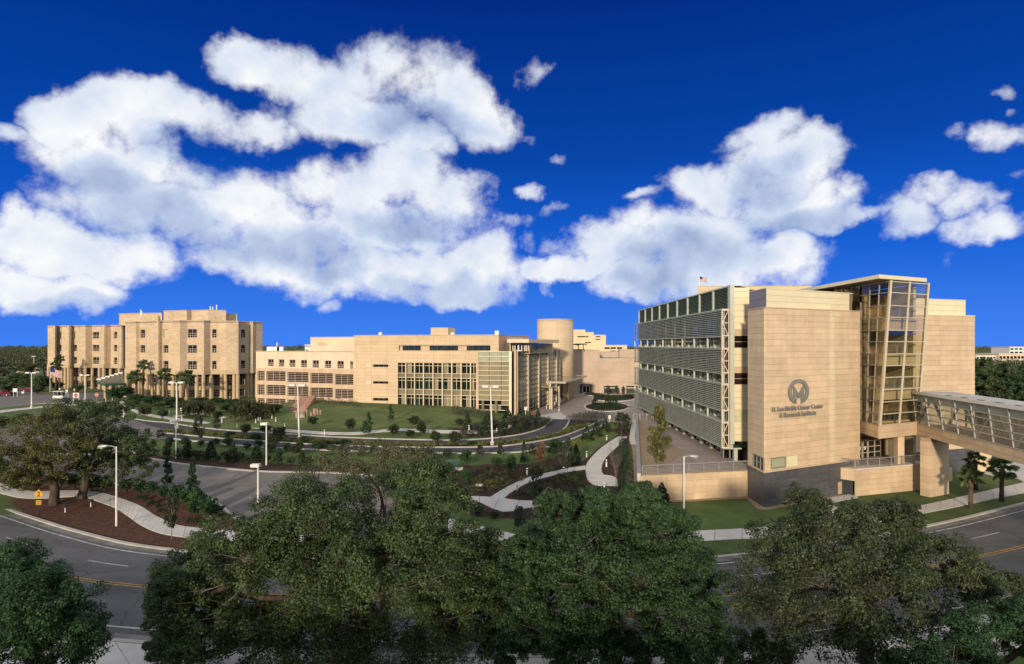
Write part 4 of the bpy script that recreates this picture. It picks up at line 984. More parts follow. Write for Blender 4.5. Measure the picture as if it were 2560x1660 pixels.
    # set-back pale parapet
    Fp = Fc((26.7, 63.0), (39.4, 69.55)); zp = 19.9
    PC = [(26.76, 63.1), (39.35, 69.6), (40, 76), (28.9, 76), (28.9, 67.4), (26.76, 67.4)]; m_ = MB(); m_.prism(PC, ZT, zp - .05); m_.build('parapet_core', JOINT, root)
    panel_grid(root, Fp, [0] + [Fp.u(p) for p in (1964, 2020, 2076)] + [Fp.len - .5], lin(ZT + .14, zp, 3), PANELP, d=.02, nm='parapet_panel')
    piece('parapet_panel', PANELG, root, Fp, Fp.len - .48, Fp.len, ZT + .14, zp, -.05, .02)
    Fq = Fc((26.7, 67.5), (26.7, 63.0)); panel_grid(root, Fq, [0, Fq.len], lin(ZT + .14, zp, 2), PANELG, d=.02, nm='parapet_panel')
    m_ = MB(); m_.prism([(26.62, 62.9), (39.5, 69.5), (40, 76.1), (28.8, 76.1), (28.8, 67.5), (26.62, 67.5)], zp, zp + .1); m_.build('parapet_cap', PANELP, root)
    # rooftop block behind
    m_ = MB(); m_.prism([XY(1744, 92), XY(2030, 92), XY(2030, 108), XY(1744, 108)], 20.5, CAMZ + (862 - 714.5) / 1500 * 92); m_.build('roof_block', CLAD, root)
    a = W(1840, 722, 88); m_ = MB()
    for k in range(9):
        t0, t1 = math.pi * k / 9, math.pi * (k + 1) / 9; m_.quad((a.x - 3 * math.cos(t0), a.y, 20.5 + 2.2 * math.sin(t0)), (a.x - 3 * math.cos(t1), a.y, 20.5 + 2.2 * math.sin(t1)), (a.x - 3 * math.cos(t1), a.y + 3, 20.5 + 2.2 * math.sin(t1)), (a.x - 3 * math.cos(t0), a.y + 3, 20.5 + 2.2 * math.sin(t0)))
    m_.tube([(a.x, a.y + .1, 20.5), (a.x, a.y + .1, 21)], 3, 16); m_.build('roof_vault', mat('greyish_membrane', (.36, .32, .27), .7, .1, 1), root)
    a = W(1976, 712, 93); m_ = MB(); m_.box(a.x - .12, a.x + .12, a.y, a.y + .2, 22.5, a.z); m_.build('roof_mast', STEEL, root)
    # emblem and lettering
    em = MB(); uc, zc, r0, r1 = F.u(1993), F.z(1993, 979), 1.34, .98
    cen = lambda x, z: (uc + x, zc + z)
    nseg = 44; a0, a1 = R(-62), R(242); d0, d1 = .10, .26
    def plate(poly):
        k = len(em.v); n = len(poly); ar = sum(poly[i][0] * poly[(i + 1) % n][1] - poly[(i + 1) % n][0] * poly[i][1] for i in range(n))
        if ar < 0: poly = poly[::-1]
        em.v += [tuple(F.P(uc + x * 1.2, zc + z, d1)) for x, z in poly] + [tuple(F.P(uc + x * 1.2, zc + z, d0)) for x, z in poly]
        em.f.append(tuple(range(k, k + n))); em.f.append(tuple(range(k + n, k + 2 * n))[::-1])
        for i in range(n): j = (i + 1) % n; em.f.append((k + j, k + i, k + n + i, k + n + j))
    for i in range(nseg):
        t0, t1 = a0 + (a1 - a0) * i / nseg, a0 + (a1 - a0) * (i + 1) / nseg
        plate([(r1 * math.cos(t0), r1 * math.sin(t0)), (r0 * math.cos(t0), r0 * math.sin(t0)), (r0 * math.cos(t1), r0 * math.sin(t1)), (r1 * math.cos(t1), r1 * math.sin(t1))])
    for s_ in (-1, 1):
        plate([(s_ * .40, -1.28), (s_ * .66, -1.15), (s_ * .66, .62), (s_ * .34, .18), (s_ * .34, -1.28)])      # legs of the M
        plate([(s_ * .28, .10), (s_ * .03, -.22), (s_ * .03, -.66), (s_ * .28, -.36)])                         # inner strokes
    eo = em.build('emblem', LOGO, root)
    def text(body, px, py, w_px):
        c = bpy.data.curves.new('letters', 'FONT'); c.body = body; c.align_x = 'CENTER'; c.extrude = .06; c.size = 1; c.offset = .012; c.resolution_u = 2
        o = bpy.data.objects.new('tmp', c); COL.objects.link(o); dg = bpy.context.evaluated_depsgraph_get(); me = bpy.data.meshes.new_from_object(o.evaluated_get(dg))
        wid = max(v.co.x for v in me.vertices) - min(v.co.x for v in me.vertices); bpy.data.objects.remove(o)
        L_ = abs(F.u(px + w_px / 2) - F.u(px - w_px / 2)); k = L_ / wid; u_, z_ = F.u(px), F.z(px, py)
        me.transform(Matrix.Diagonal((k, k, 1, 1)))
        for v in me.vertices: v.co = F.P(u_ + v.co.x, z_ + v.co.y, .17 + v.co.z) - org(root)
        me.materials.clear(); me.materials.append(LOGO)
        o = bpy.data.objects.new('lettering', me); COL.objects.link(o); o.parent = root
    text('H. Lee Moffitt Cancer Center', 1992, 1024, 127); text('& Research Institute', 1992, 1040, 91)
    # --- glass stair tower
    zrow = [20.97, 19.76, 18.34, 17.05, 15.63, 14.35, 12.99, 11.7, 10.4, 9.07, 7.7, 6.36, 5.16]
    def FP(u, z, d=0): sx = (z - 5.16) * .0755; return Vector((40.4 + sx + 6.2 * u + .436 * d, 66 + 3 * u - .9 * d, z))
    def LP(v, z, d=0):
        a = Vector((41.0, 70.5)); q = FP(0, z); b = Vector((q.x, q.y)); p = a.lerp(b, v) if v >= 0 else a + Vector((0, -v * 4.5)); return Vector((p.x - d, p.y, z))
    fm = MB()
    for i in range(12):
        za, zb = zrow[i], zrow[i + 1]
        for u0, u1 in ((0, .5), (.5, 1)):
            g = MB(); quadbox(g, FP(u0 + .01, zb), FP(u1 - .01, zb), FP(u1 - .01, za), FP(u0 + .01, za), .02); g.build('pane', CLEAR, root)
        for v0, v1 in ((0, .33), (.33, .66), (.66, 1)):
            g = MB(); quadbox(g, LP(v0 + .01, zb), LP(v1 - .01, zb), LP(v1 - .01, za), LP(v0 + .01, za), .02); g.build('pane', CLEAR, root)
        if i == 0:
            for k in range(11):
                v0, v1 = -(k + 1) * .42, -k * .42; g = MB(); quadbox(g, LP(v0 + .02, 19.2), LP(v1 - .02, 19.2), LP(v1 - .02, za + .3), LP(v0 + .02, za + .3), .02); g.build('pane', CLEAR, root)
    for z_ in zrow:
        b_ = MB(); b_.bar(FP(-.01, z_, .06), FP(1.01, z_, .06), .16, .11); b_.build('transom', ALU, root)
        b_ = MB(); b_.bar(LP(0, z_, .05), LP(1, z_, .05), .12, .09); b_.build('transom', ALUD, root)
    for u_ in (0, .5, 1):
        b_ = MB(); b_.bar(FP(u_, 5.1, .05), FP(u_, 21.1, .05), .30 if u_ != .5 else .13, .22); b_.build('mullion', ALU, root)
    for v_ in (0, .33, .66):
        b_ = MB(); b_.bar(LP(v_, 5.1, .03), LP(v_, 21.1, .03), .10, .12); b_.build('mullion', ALUD, root)
    for k in range(12): b_ = MB(); b_.bar(LP(-k * .42, 19.0, .03), LP(-k * .42, 21.4, .03), .10, .12); b_.build('mullion', ALUD, root)
    # interior: floors, back wall, doors, railings
    for z0, z1 in ((15.6, 17.0), (11.7, 12.95), (7.75, 9.05), (5.05, 5.3)):
        s_ = (z0 - 5.16) * .0755; m_ = MB(); m_.hexa([(x + s_ * w_, y, z) for z in (z0, z1) for x, y, w_ in ((41.3, 67.6, 1), (46.4, 70.0, 1), (46.9, 77, 0), (41.3, 77, 0))]); m_.build('floor_slab', INTER, root)
        Fr = Fc((41.5 + s_, 67.5), (46.2 + s_, 69.8))
        if z1 > 6: railing(Fr, .2, Fr.len - 1.2, z1, root, 1.0, 8, 1.3, 'landing_railing')
    FB = Fc((40.9, 75.4), (47.2, 77.6)); m_ = MB(); m_.fb(FB, 0, FB.len, -.2, 21, -.4, 0); m_.build('stair_back_wall', INTER, root)
    for z_ in (5.3, 9.05, 12.95, 17.05): piece('doorway', INTERD, root, FB, 1.2, 3.6, z_, z_ + 2.5, -.02, .05)
    FR = Fc((47.25, 70.2), (47.4, 78)); m_ = MB(); m_.fb(FR, 0, FR.len, -.2, 21, -.3, 0); m_.build('stair_side_wall', INTER, root)
    m_ = MB(); m_.box(42.0, 42.5, 71.5, 72, 5.2, 20.9); m_.build('stair_column', INTER, root)
    for k in range(5):
        m_ = MB(); x_ = 42 + k * .8; m_.box(x_, x_ + .45, 69 + k * .3, 69.5 + k * .3, 5.3, 5.75); m_.box(x_, x_ + .45, 69.42 + k * .3, 69.5 + k * .3, 5.75, 6.2); m_.build('lounge_chair', DARKM, root)
    # roof slab with deep overhang
    rp = [(39.7, 64.9), (47.5, 68.7), (47.5, 96), (39.2, 96)]
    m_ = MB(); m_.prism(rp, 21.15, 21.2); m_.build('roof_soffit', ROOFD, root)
    m_ = MB(); m_.prism(rp, 21.2, 21.62); m_.build('tower_roof', PANELP, root)
    # base box of the tower, column and glazed entry below
    FF = Fc((40.35, 65.95), (46.65, 69.0)); FFl = Fc((41.0, 70.5), (40.35, 65.95))
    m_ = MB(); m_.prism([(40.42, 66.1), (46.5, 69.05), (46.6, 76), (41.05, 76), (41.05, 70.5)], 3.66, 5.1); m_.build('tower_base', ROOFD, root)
    for q, f_ in ((lin(0, FF.len, 1), FF), (lin(0, FFl.len, 1), FFl)):
        for za, zb in ((3.66, 4.35), (4.35, 5.1)): piece('base_panel', PANEL, root, f_, 0, f_.len, za + .01, zb - .01, -.05, .05)
    m_ = MB(); m_.box(44.5, 45.25, 69.2, 69.9, 0, 3.66); m_.build('column', PANEL, root)
    FE = Fc((40.5, 72.3), (45.8, 74.6)); window(FE, 0, FE.len, .1, 3.66, root, 5, 5, ALU, GLASSD, .0, .09, .1, name='entry_glazing')
    m_ = MB(); m_.fb(FE, 1.3, 1.42, .1, 2.5, .14, .3); m_.fb(FE, 2.2, 2.3, .1, 2.5, .14, .3); m_.fb(FE, 3.1, 3.22, .1, 2.5, .14, .3); m_.fb(FE, 1.3, 3.2, 2.4, 2.52, .14, .31); m_.build('entry_door', ALU, root)
    for k in (1.7, 2.6): piece('door_notice', WHITE, root, FE, k, k + .3, 1.2, 1.6, .145, .16)
    # --- right wing
    FRW = Fc((46.9, 75.1), (61.9, 80.3))
    m_ = MB(); q = FRW; m_.hexa([q.P(0, LOW, -.06), q.P(q.len - .02, LOW, -.06), q.P(q.len - .02, LOW, -20), q.P(0, LOW, -20), q.P(0, 17.75, -.06), q.P(q.len - .02, 17.75, -.06), q.P(q.len - .02, 17.75, -20), q.P(0, 17.75, -20)]); m_.build('right_wing_core', JOINT, root)
    ru = [FRW.u(p) for p in (2265, 2306, 2350, 2394)] + [FRW.len]
    panel_grid(root, FRW, ru, lin(.26, 17.8, 27), PANEL)
    panel_grid(root, FRW, [FRW.u(p) for p in (2265, 2306, 2350, 2394, 2412)] + [FRW.len], lin(LOW, .24, 4), STONE, nm='granite_panel')
    Fz = Fc(FRW.P(.0, 0, -.9)[:2], FRW.P(FRW.len - .4, 0, -.9)[:2]); m_ = MB(); m_.fb(Fz, 0, Fz.len, 17.7, 19.9, -15, -.06); m_.build('parapet_core', JOINT, root)
    panel_grid(root, Fz, [Fz.u(p) for p in (2265, 2306, 2347, 2391)] + [Fz.len], lin(17.85, 19.95, 3), PANELP, d=.02, nm='parapet_panel')
    m_ = MB(); m_.fb(FRW, 0, FRW.len, 17.8, 17.92, -.95, .1); m_.fb(Fz, 0, Fz.len, 19.95, 20.05, -15, .06); m_.build('coping', PANELP, root)
    m_ = MB(); a = Fz.P(Fz.u(2348), 20, -3); m_.tube([(a.x, a.y, 20), (a.x, a.y, 20.3), (a.x, a.y, 20.6)], [1.0, 1.0, .9], 14); m_.build('roof_fan', mat('rusty_brown', (.13, .07, .04), .9, .2, 2), root)
research_building()

# ------------------------------------------------------------------ terraces and retaining walls
TA, TB, TC = (13.68, 63.9), (26.3, 66.6), (24.3, 116.0)
ground_poly('terrace', [TA, TB, (27.4, 66.7), (27.4, 121), (24.9, 119)], PAVER, .02, 0.0)
def onz(px, py): y = 21000 / (py - 862); return ((px - CX) / FPX * y, y)
ground_poly('terrace_gravel', [(14.0, 64.3)] + [onz(*p) for p in ((1690,1184),(1655,1165),(1712,1135),(1700,1122),(1668,1105),(1650,1085),(1610,1062))] + [(23.6, 112.5)], GRAVEL, .045, 0.0)
FT1 = Fc(TA, TB)
rw = thing('retaining_wall', 'curved tan panel retaining wall with steel railing below the terrace', 'wall', (*FT1.P(FT1.len / 2, 0)[:2], LOW))
m_ = MB(); m_.fb(FT1, .02, FT1.len, LOW, -.03, -.5, 0); m_.build('wall_core', JOINT, rw)
panel_grid(rw, FT1, [0] + [FT1.u(p) for p in (1665, 1735, 1797, 1856)] + [FT1.len - .1], lin(LOW, 0, 4), PANEL, d=.05)
m_ = MB(); m_.fb(FT1, -.05, FT1.len, 0, .07, -.5, .08); m_.build('coping', BAND, rw)
railing(FT1, .2, FT1.len - .1, .07, rw)
sw = thing('terrace_side_wall', 'long pale concrete wall along the left edge of the terrace', 'wall', (19, 90, -1))
FT2 = Fc(TC, TA); m_ = MB()
for k in range(9):
    u0, u1 = FT2.len * k / 9, FT2.len * (k + 1) / 9; m_.fb(FT2, u0 + .015, u1 - .015, LOW, .22, -.02, .34)
m_.build('wall', CONC, sw)
m_ = MB(); m_.fb(FT2, 0, FT2.len, .22, .30, -.06, .38); m_.build('coping', STEEL, sw)
Fh = Fc((22.6, 112), (26.4, 112)); rr_ = thing('court_railing', 'short steel railing between the court and the terrace', 'railing', (24.4, 112, 0)); railing(Fh, 0, Fh.len, 0, rr_, 1.1, 5, 1.2, 'rails')
gp = [(TA[0] - .42, TA[1] - .3), (TA[0] - 1.75, TA[1] - .5)] + [(p[0] - .6, p[1]) for p in ((16.5, 84),)] + [(18.9, 93), (19.6, 93)]
ground_poly('gravel_strip', [(TA[0] - .4, TA[1] - 1.2), (TA[0] - 2.0, TA[1] - 1.2), (17.0, 88.0), (18.6, 93), (19.3, 93), (TA[0] + .2, TA[1] + 3)], GRAVEL, .03)
walk('ramp_walk', [(17.1, 88.5), (18.2, 93), (22.5, 112)], [(18.4, 88.5), (19.1, 93), (23.4, 112)], 2.2)
gs = [FT1.P(-.2, 0, .06)[:2], FT1.P(FT1.len, 0, .06)[:2], (26.0, 61.9), F_ := (36.9, 67.4), (37.2, 66.8), (26.0, 61.0), (25.1, 61.2), FT1.P(FT1.len - .8, 0, .9)[:2], FT1.P(-.2, 0, .8)[:2]]
ground_poly('gravel_strip', gs, GRAVEL, .03, LOW)
# right terrace
FT3 = Fc((38.0, 66.5), (48.2, 69.8))
rt = thing('stair_terrace', 'tan panelled terrace with steel railing under the glass stair tower', 'terrace', (*FT3.P(5, 0)[:2], LOW))
m_ = MB(); m_.prism([FT3.P(.05, 0, -.06)[:2], FT3.P(FT3.len - .05, 0, -.06)[:2], (49, 76), (41.2, 73.2)], LOW, .2); m_.build('terrace_core', JOINT, rt)
panel_grid(rt, FT3, [0] + [FT3.u(p) for p in (2173, 2227, 2277)] + [FT3.len], lin(LOW, .12, 5), PANEL, d=.05)
m_ = MB(); m_.fb(FT3, -.05, FT3.len, .12, .26, -1.0, .09); m_.build('coping', CONC, rt)
m_ = MB(); m_.prism([FT3.P(.1, 0, -1.0)[:2], FT3.P(FT3.len - .05, 0, -1.0)[:2], (49, 76), (41.2, 73.2)], .2, .23); m_.build('paving', PAVER, rt)
railing(FT3, .1, FT3.len - .1, .26, rt, 1.0, 6, 1.6)
FT4 = Fc((37.0, 67.6), (38.0, 66.5)); piece('overhang_panel', PANEL, rt, FT4, 0, FT4.len, -1.1, .2, -.8, .04)
railing(FT4, 0, FT4.len, .26, rt, 1.0, 6, 1.6)
m_ = MB(); m_.prism([(37.2, 67.9), (38.02, 66.9), (38.6, 68.4)], LOW, -1.12); m_.build('recess_shade_block', DARKM, rt)  # solid dark block standing in for the shade under the overhang
FT5 = Fc((49.4, 70.3), (54.6, 74.4)); st = thing('terrace_stair', 'low tan stair wall with sloping handrail behind the bridge pier', 'stairs', (*FT5.P(2, 0)[:2], LOW))
m_ = MB(); m_.prism([FT5.P(0, 0)[:2], FT5.P(FT5.len, 0)[:2], FT5.P(FT5.len, 0, -2)[:2], FT5.P(0, 0, -2)[:2]], LOW, -1.2); m_.build('stair_wall', PANEL, st)
m_ = MB()
for k in range(5):
    m_.fb(FT5, k * 1.0, k * 1.0 + .08, -1.2, -.1 - .1 * k, -.3, -.2)
for k in range(4): m_.bar(FT5.P(0, -.1 - .3 * k, -.25), FT5.P(4.1, -.5 - .2 * k, -.25), .06, .06)
m_.build('handrail', STEEL, st)

# ------------------------------------------------------------------ glazed footbridge
def bridge():
    A, B = (46.5, 69.0), (36.4, 1.0); F = Fc(A, B); WD = 3.7
    root = thing('glazed_footbridge', 'glazed footbridge with tan fascia crossing the street to the stair tower', 'footbridge', (45, 60, 3.7))
    L_ = F.len
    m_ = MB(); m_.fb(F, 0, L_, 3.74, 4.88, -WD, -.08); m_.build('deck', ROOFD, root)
    n = 25; us = lin(0, L_, n)
    for a, b in zip(us, us[1:]):
        for za, zb in ((3.72, 4.22), (4.24, 4.9)): piece('fascia_panel', PINKT if False else PANEL, root, F, a + .012, b - .012, za, zb, -.1, .03)
    lean = .75
    zr_ = [4.95, 5.65, 6.3, 7.06, 7.57, 8.36]
    def P(u, z, d=0): return F.P(u - lean * (z - 4.95) / 3.4, z, d)
    for a, b in zip(us[:14], us[1:15]):
        for k, (za, zb) in enumerate(zip(zr_, zr_[1:])):
            g = MB(); quadbox(g, P(a + .04, za), P(b - .04, za), P(b - .04, zb), P(a + .04, zb), .02); g.build('pane', FROST if k == 4 else CLEARB, root)
    for a in us: b_ = MB(); b_.bar(P(a, 4.9, .02), P(a, 8.4, .02), .12, .12); b_.build('mullion', STEEL, root)
    for z_ in zr_: b_ = MB(); b_.fb(F, -.3, L_, z_ - .045, z_ + .045, -.08, .08); b_.build('rail', STEEL, root)
    for a in us: b_ = MB(); q = F.P(a, 0, -WD); b_.box(q.x - .07, q.x + .07, q.y - .07, q.y + .07, 4.9, 8.4); b_.build('far_mullion', ALUD, root)
    m_ = MB()
    for z_ in zr_: m_.fb(F, 0, L_, z_ - .04, z_ + .04, -WD - .05, -WD + .05)
    m_.build('far_rails', ALUD, root)
    m_ = MB()
    for i, (a, b) in enumerate(zip(us[::2], us[2::2])):
        for s_ in (-.25, -WD + .25):
            mid = (a + b) / 2; m_.bar(F.P(a, 5.0, s_), F.P(mid, 8.3, s_), .22, .22); m_.bar(F.P(mid, 8.3, s_), F.P(b, 5.0, s_), .22, .22)
    m_.build('inner_truss', WHITE, root)
    m_ = MB(); m_.fb(F, -.4, L_, 8.42, 8.62, -WD - .15, .16); rf = m_.build('roof', ROOFM, root)
    m_ = MB(); m_.fb(F, -.4, L_, 8.36, 8.70, .16, .22); m_.build('roof_edge', WHITE, rf)
    for k in range(12): u0 = 5 + k * 2.7; piece('roof_slot', DARKM, root, F, u0, u0 + .9, 8.62, 8.66, -.7, -.45)
    # pier
    pr = thing('bridge_pier', 'massive tan panelled pier carrying the glazed footbridge', 'pier', (47.5, 67, LOW))
    Q = [(46.0, 66.0), (49.2, 67.55), (48.75, 68.5), (45.55, 66.95)]
    ins = lambda k: [(47.4 + (x - 47.4) * k, 67.25 + (y - 67.25) * k) for x, y in Q]
    m_ = MB(); m_.prism(ins(.975), LOW, 3.7); m_.build('pier_core', JOINT, pr)
    zs = lin(LOW, 3.3, 8)
    for a, b in zip(zs, zs[1:]): m_ = MB(); m_.prism(Q, a + .012, b - .012); m_.build('panel', PANEL, pr)
    m_ = MB(); m_.prism(ins(.9), 3.3, 3.73); m_.build('bearing', ROOFD, pr)
    p2 = thing('far_bridge_pier', 'smaller tan pier behind the palms under the footbridge', 'pier', G(2450, 1175)); a = G(2437, 1178); b = G(2464, 1174)
    m_ = MB(); m_.box(a.x, b.x, a.y, a.y + 1.2, LOW, 2.2); m_.build('shaft', PANEL, p2); m_ = MB(); m_.box(a.x - .1, b.x + .1, a.y - .1, a.y + 1.3, LOW, LOW + .3); m_.build('plinth', PANEL, p2)
bridge()

# ------------------------------------------------------------------ unseen car park behind the camera, its height chosen to shade the street
vb = thing('unseen_shade_building', 'long concrete car park outside the frame, height chosen to shade the street', 'building', (0, -20, LOW))
m_ = MB(); m_.box(-170, 170, -42, -3.2, LOW, 7.1); m_.build('storeys', GAR, vb)
m_ = MB(); m_.box(-170, 170, -3.2, -2.9, 6.8, 8.0); m_.box(-170, 170, -42.3, -42, 6.8, 8.0); m_.build('parapet', CONC, vb)
for k in range(2):
    m_ = MB()
    for j in range(34): m_.box(-168 + j * 10, -160 + j * 10, -3.25, -3.15, LOW + 1.3 + k * 3.6, LOW + 2.9 + k * 3.6)
    m_.build('deck_openings', DARKM, vb, 'stuff')

# ------------------------------------------------------------------ vegetation
def np_mesh(name, V, quads, m):
    me = bpy.data.meshes.new(name); n = len(V); me.vertices.add(n); me.vertices.foreach_set('co', V.astype(np.float32).ravel())
    k = len(quads); me.loops.add(k * 4); me.loops.foreach_set('vertex_index', quads.astype(np.int32).ravel())
    me.polygons.add(k); me.polygons.foreach_set('loop_start', np.arange(0, k * 4, 4, dtype=np.int32)); me.polygons.foreach_set('loop_total', np.full(k, 4, dtype=np.int32))
    me.update(calc_edges=True); me.materials.append(m); return me
def leaves(C, Nrm, size, aspect=.55, jit=.9):
    """rhombic leaves at C (n,3), roughly facing Nrm, half length size (n)"""
    n = len(C); Nn = Nrm + rng.normal(0, jit, (n, 3)); Nn /= np.linalg.norm(Nn, axis=1)[:, None] + 1e-9
    t = rng.normal(0, 1, (n, 3)); a = np.cross(Nn, t); a /= np.linalg.norm(a, axis=1)[:, None] + 1e-9; b = np.cross(Nn, a)
    s_ = np.asarray(size).reshape(-1, 1) * rng.uniform(.65, 1.35, (n, 1)); a = a * s_; b = b * s_ * aspect
    V = np.stack([C - a, C + b, C + a, C - b], 1).reshape(-1, 3)
    return V, np.arange(n * 4).reshape(-1, 4)
def sph(n, up=0.0):
    d = rng.normal(0, 1, (n, 3)); d[:, 2] += up; return d / np.linalg.norm(d, axis=1)[:, None]
def clump_leaves(cc, cr, per, size, flat=.75):
    """leaves of clumps with centres cc (k,3), radii cr (k)"""
    k = len(cc); per = int(per); d = sph(k * per, .25); r = rng.uniform(.25, 1.0, (k * per, 1)) ** .6
    C = np.repeat(cc, per, 0) + d * r * np.repeat(cr, per)[:, None] * np.array([1, 1, flat])
    return leaves(C, d + np.array([0, 0, .4]), np.full(k * per, size), .55, .55)
def obj_me(name, me, parent):
    o = bpy.data.objects.new(name, me); COL.objects.link(o); o.parent = parent; return o
def limb(mb, a, b, r0, r1, bend=.12, n=4, sides=6):
    a = Vector(a); b = Vector(b); L_ = (b - a).length; pts = []
    off = Vector(rng.normal(0, 1, 3)) * L_ * bend
    for i in range(n + 1):
        t = i / n; pts.append(a.lerp(b, t) + off * math.sin(math.pi * t) + Vector((0, 0, L_ * .10 * math.sin(math.pi * t))))
    mb.tube(pts, [r0 + (r1 - r0) * i / n for i in range(n + 1)], sides, False); return pts
def big_tree(name, label, base, lobes, clumps, per, leaf, lm, trunk_r, fork_z, cat='tree', group=None, crad=.225, barkm=None, twigs=True, inner=.58):
    """Tree with its own crown: lobes are (centre, rx, ry, rz)."""
    root = thing(name, label, cat, base, group); base = Vector(base); bk = MB(); br = MB(); barkm = barkm or BARK
    cen = sum((Vector(l[0]) for l in lobes), Vector()) / len(lobes); fork = Vector((base.x * .85 + cen.x * .15, base.y * .9 + cen.y * .1, fork_z))
    bk.tube([base - Vector((0, 0, .3)), base + Vector((0, 0, .4)), base.lerp(fork, .55) + Vector((.12, .1, 0)), fork], [trunk_r * 1.5, trunk_r * 1.12, trunk_r, trunk_r * .9], 9)
    CC, CR = [], []
    for c, rx, ry, rz in lobes:
        c = Vector(c); tip = c - Vector((0, 0, rz * .35))
        pts = limb(bk, fork - Vector((0, 0, .2)), tip, trunk_r * .42, trunk_r * .12, .08, 5, 7)
        d = sph(clumps, .35); rr = rng.uniform(inner, 1.0, (clumps, 1)); k = np.array(c) + d * rr * np.array([rx, ry, rz])
        CC.append(k); CR.append(np.full(clumps, (rx + ry + rz) / 3) * crad * rng.uniform(.65, 1.3, clumps))
        for j in range(0, clumps, 4):
            st = pts[3].lerp(pts[5], random.random()); limb(br, st, k[j], trunk_r * .05, trunk_r * .015, .14, 3, 4)
    CC = np.concatenate(CC); CR = np.concatenate(CR); V, Q = clump_leaves(CC, CR, per, leaf)
    V -= np.array(base); cr = obj_me('crown', np_mesh('crown', V, Q, lm), root)
    bk.build('trunk', barkm, root, smooth=True); br.build('branches', barkm if not twigs else BARKP, root, 'stuff')
    return root
def lobes_px(L, Y, dy=3.0):
    out = []
    for l in L:
        px, py, rx, ry = l[:4]; yy = (l[4] if len(l) > 4 else Y) + random.uniform(-dy, dy) * .5; s_ = yy / FPX * 1.10; out.append((W(px, py, yy), rx * s_, (rx + ry) / 2 * s_, ry * s_))
    return out
# --- the big near trees
T1 = lobes_px([(800,1290,130,105),(950,1280,150,105),(1080,1310,110,100),(700,1350,120,90),(600,1380,110,90),(510,1440,110,85),(440,1510,70,80),(850,1400,160,110),(1000,1420,170,110),(1130,1430,110,110),(700,1490,160,110),(500,1560,110,90),(620,1610,140,90),(800,1570,170,110),(980,1580,170,110),(1150,1560,110,100),(420,1630,55,50),(900,1660,200,80),(1060,1210,80,60),(1200,1500,75,90),(1205,1400,65,70)], 29.5, 4)
big_tree('oak_tree', 'largest spreading live oak filling the lower middle of the view', (-8.0, 31.4, LOW), T1, 70, 185, .064, LF_OAK, .55, 1.2, group='street oaks in front of the viewpoint')
T1b = lobes_px([(960,1200,150,70),(850,1200,90,60),(1080,1190,70,50),(900,1150,100,45),(1010,1150,80,45)], 36, 2)
big_tree('thin_oak_tree', 'twiggy olive-brown tree rising behind the largest live oak', (*XY(960, 36), LOW), T1b, 34, 90, .062, LF_OLIVE, .3, 1.5, crad=.24)
T2 = lobes_px([(1420,1340,110,85),(1560,1305,105,65),(1660,1340,85,75),(1480,1400,150,90),(1620,1430,150,100),(1360,1430,95,85),(1740,1450,75,85),(1400,1530,140,90),(1560,1540,170,90),(1700,1560,120,85),(1330,1570,70,70),(1750,1640,95,50),(1500,1270,85,45),(1460,1630,90,50),(1600,1640,110,50),(1300,1480,75,80),(1275,1590,70,70),(1600,1250,50,40),(1310,1385,55,55),(1390,1270,50,40)], 28.5, 4)
big_tree('oak_tree', 'deep green rounded live oak in front of the retaining wall', (5.2, 31.4, LOW), T2, 70, 180, .062, LF_OAKG, .5, .8, group='street oaks in front of the viewpoint')
T3 = lobes_px([(2010,1285,55,65),(1960,1370,95,75),(2080,1350,105,65),(2180,1310,90,50),(2220,1385,125,75),(2340,1400,105,60),(2430,1440,60,45),(1930,1460,90,90),(2060,1460,125,85),(2200,1480,140,85),(2330,1500,110,65),(1930,1560,95,85),(2080,1570,130,75),(2220,1590,130,65),(1900,1640,75,50),(2250,1290,50,40),(2500,1470,60,40)], 28.5, 4)
big_tree('oak_tree', 'airy olive live oak at lower right with road showing through', (18.6, 31.6, LOW), T3, 56, 125, .062, LF_OLIVE.copy() if False else leafm('brown_green_oak_leaves', (.072, .096, .040)), .36, .6, group='street oaks in front of the viewpoint', crad=.27)
T4 = lobes_px([(50,1440,85,75),(120,1520,100,95),(40,1560,110,110),(165,1600,80,90),(90,1650,130,90),(20,1480,60,90)], 24, 3)
big_tree('evergreen_tree', 'dense dark green tree at the bottom left corner', (*XY(90, 24.5), LOW), T4, 60, 220, .052, LF_BUSH, .35, 1.0)
T5 = lobes_px([(2490,1600,110,80),(2390,1660,120,55),(2560,1560,80,75),(2300,1690,110,40)], 24, 3)
big_tree('evergreen_tree', 'dark green tree crown at the bottom right corner', (*XY(2470, 24.5), LOW), T5, 60, 220, .052, LF_BUSH, .35, .8)
g1, g2 = G(135, 1262), G(205, 1247)
T6 = lobes_px([(55,1100,70,60),(140,1065,75,55),(120,1140,85,50),(40,1160,60,45),(170,1110,60,50),(80,1190,60,35)], g1.y, 4)
big_tree('oak_tree', 'golden tinged live oak, left of the two on the curved mulch bed', g1, T6, 40, 110, .095, LF_GOLD, .42, g1.z + 2.8, group='oaks on the mulch bed')
T7 = lobes_px([(215,1065,80,55),(265,1105,75,55),(310,1125,60,50),(210,1135,80,50),(335,1170,48,34),(270,1050,60,45),(255,1155,70,45),(345,1125,40,40),(180,1030,60,30)], g2.y, 4)
big_tree('oak_tree', 'olive green live oak, right of the two on the curved mulch bed', g2, T7, 40, 110, .095, LF_OAK, .40, g2.z + 2.8, group='oaks on the mulch bed')

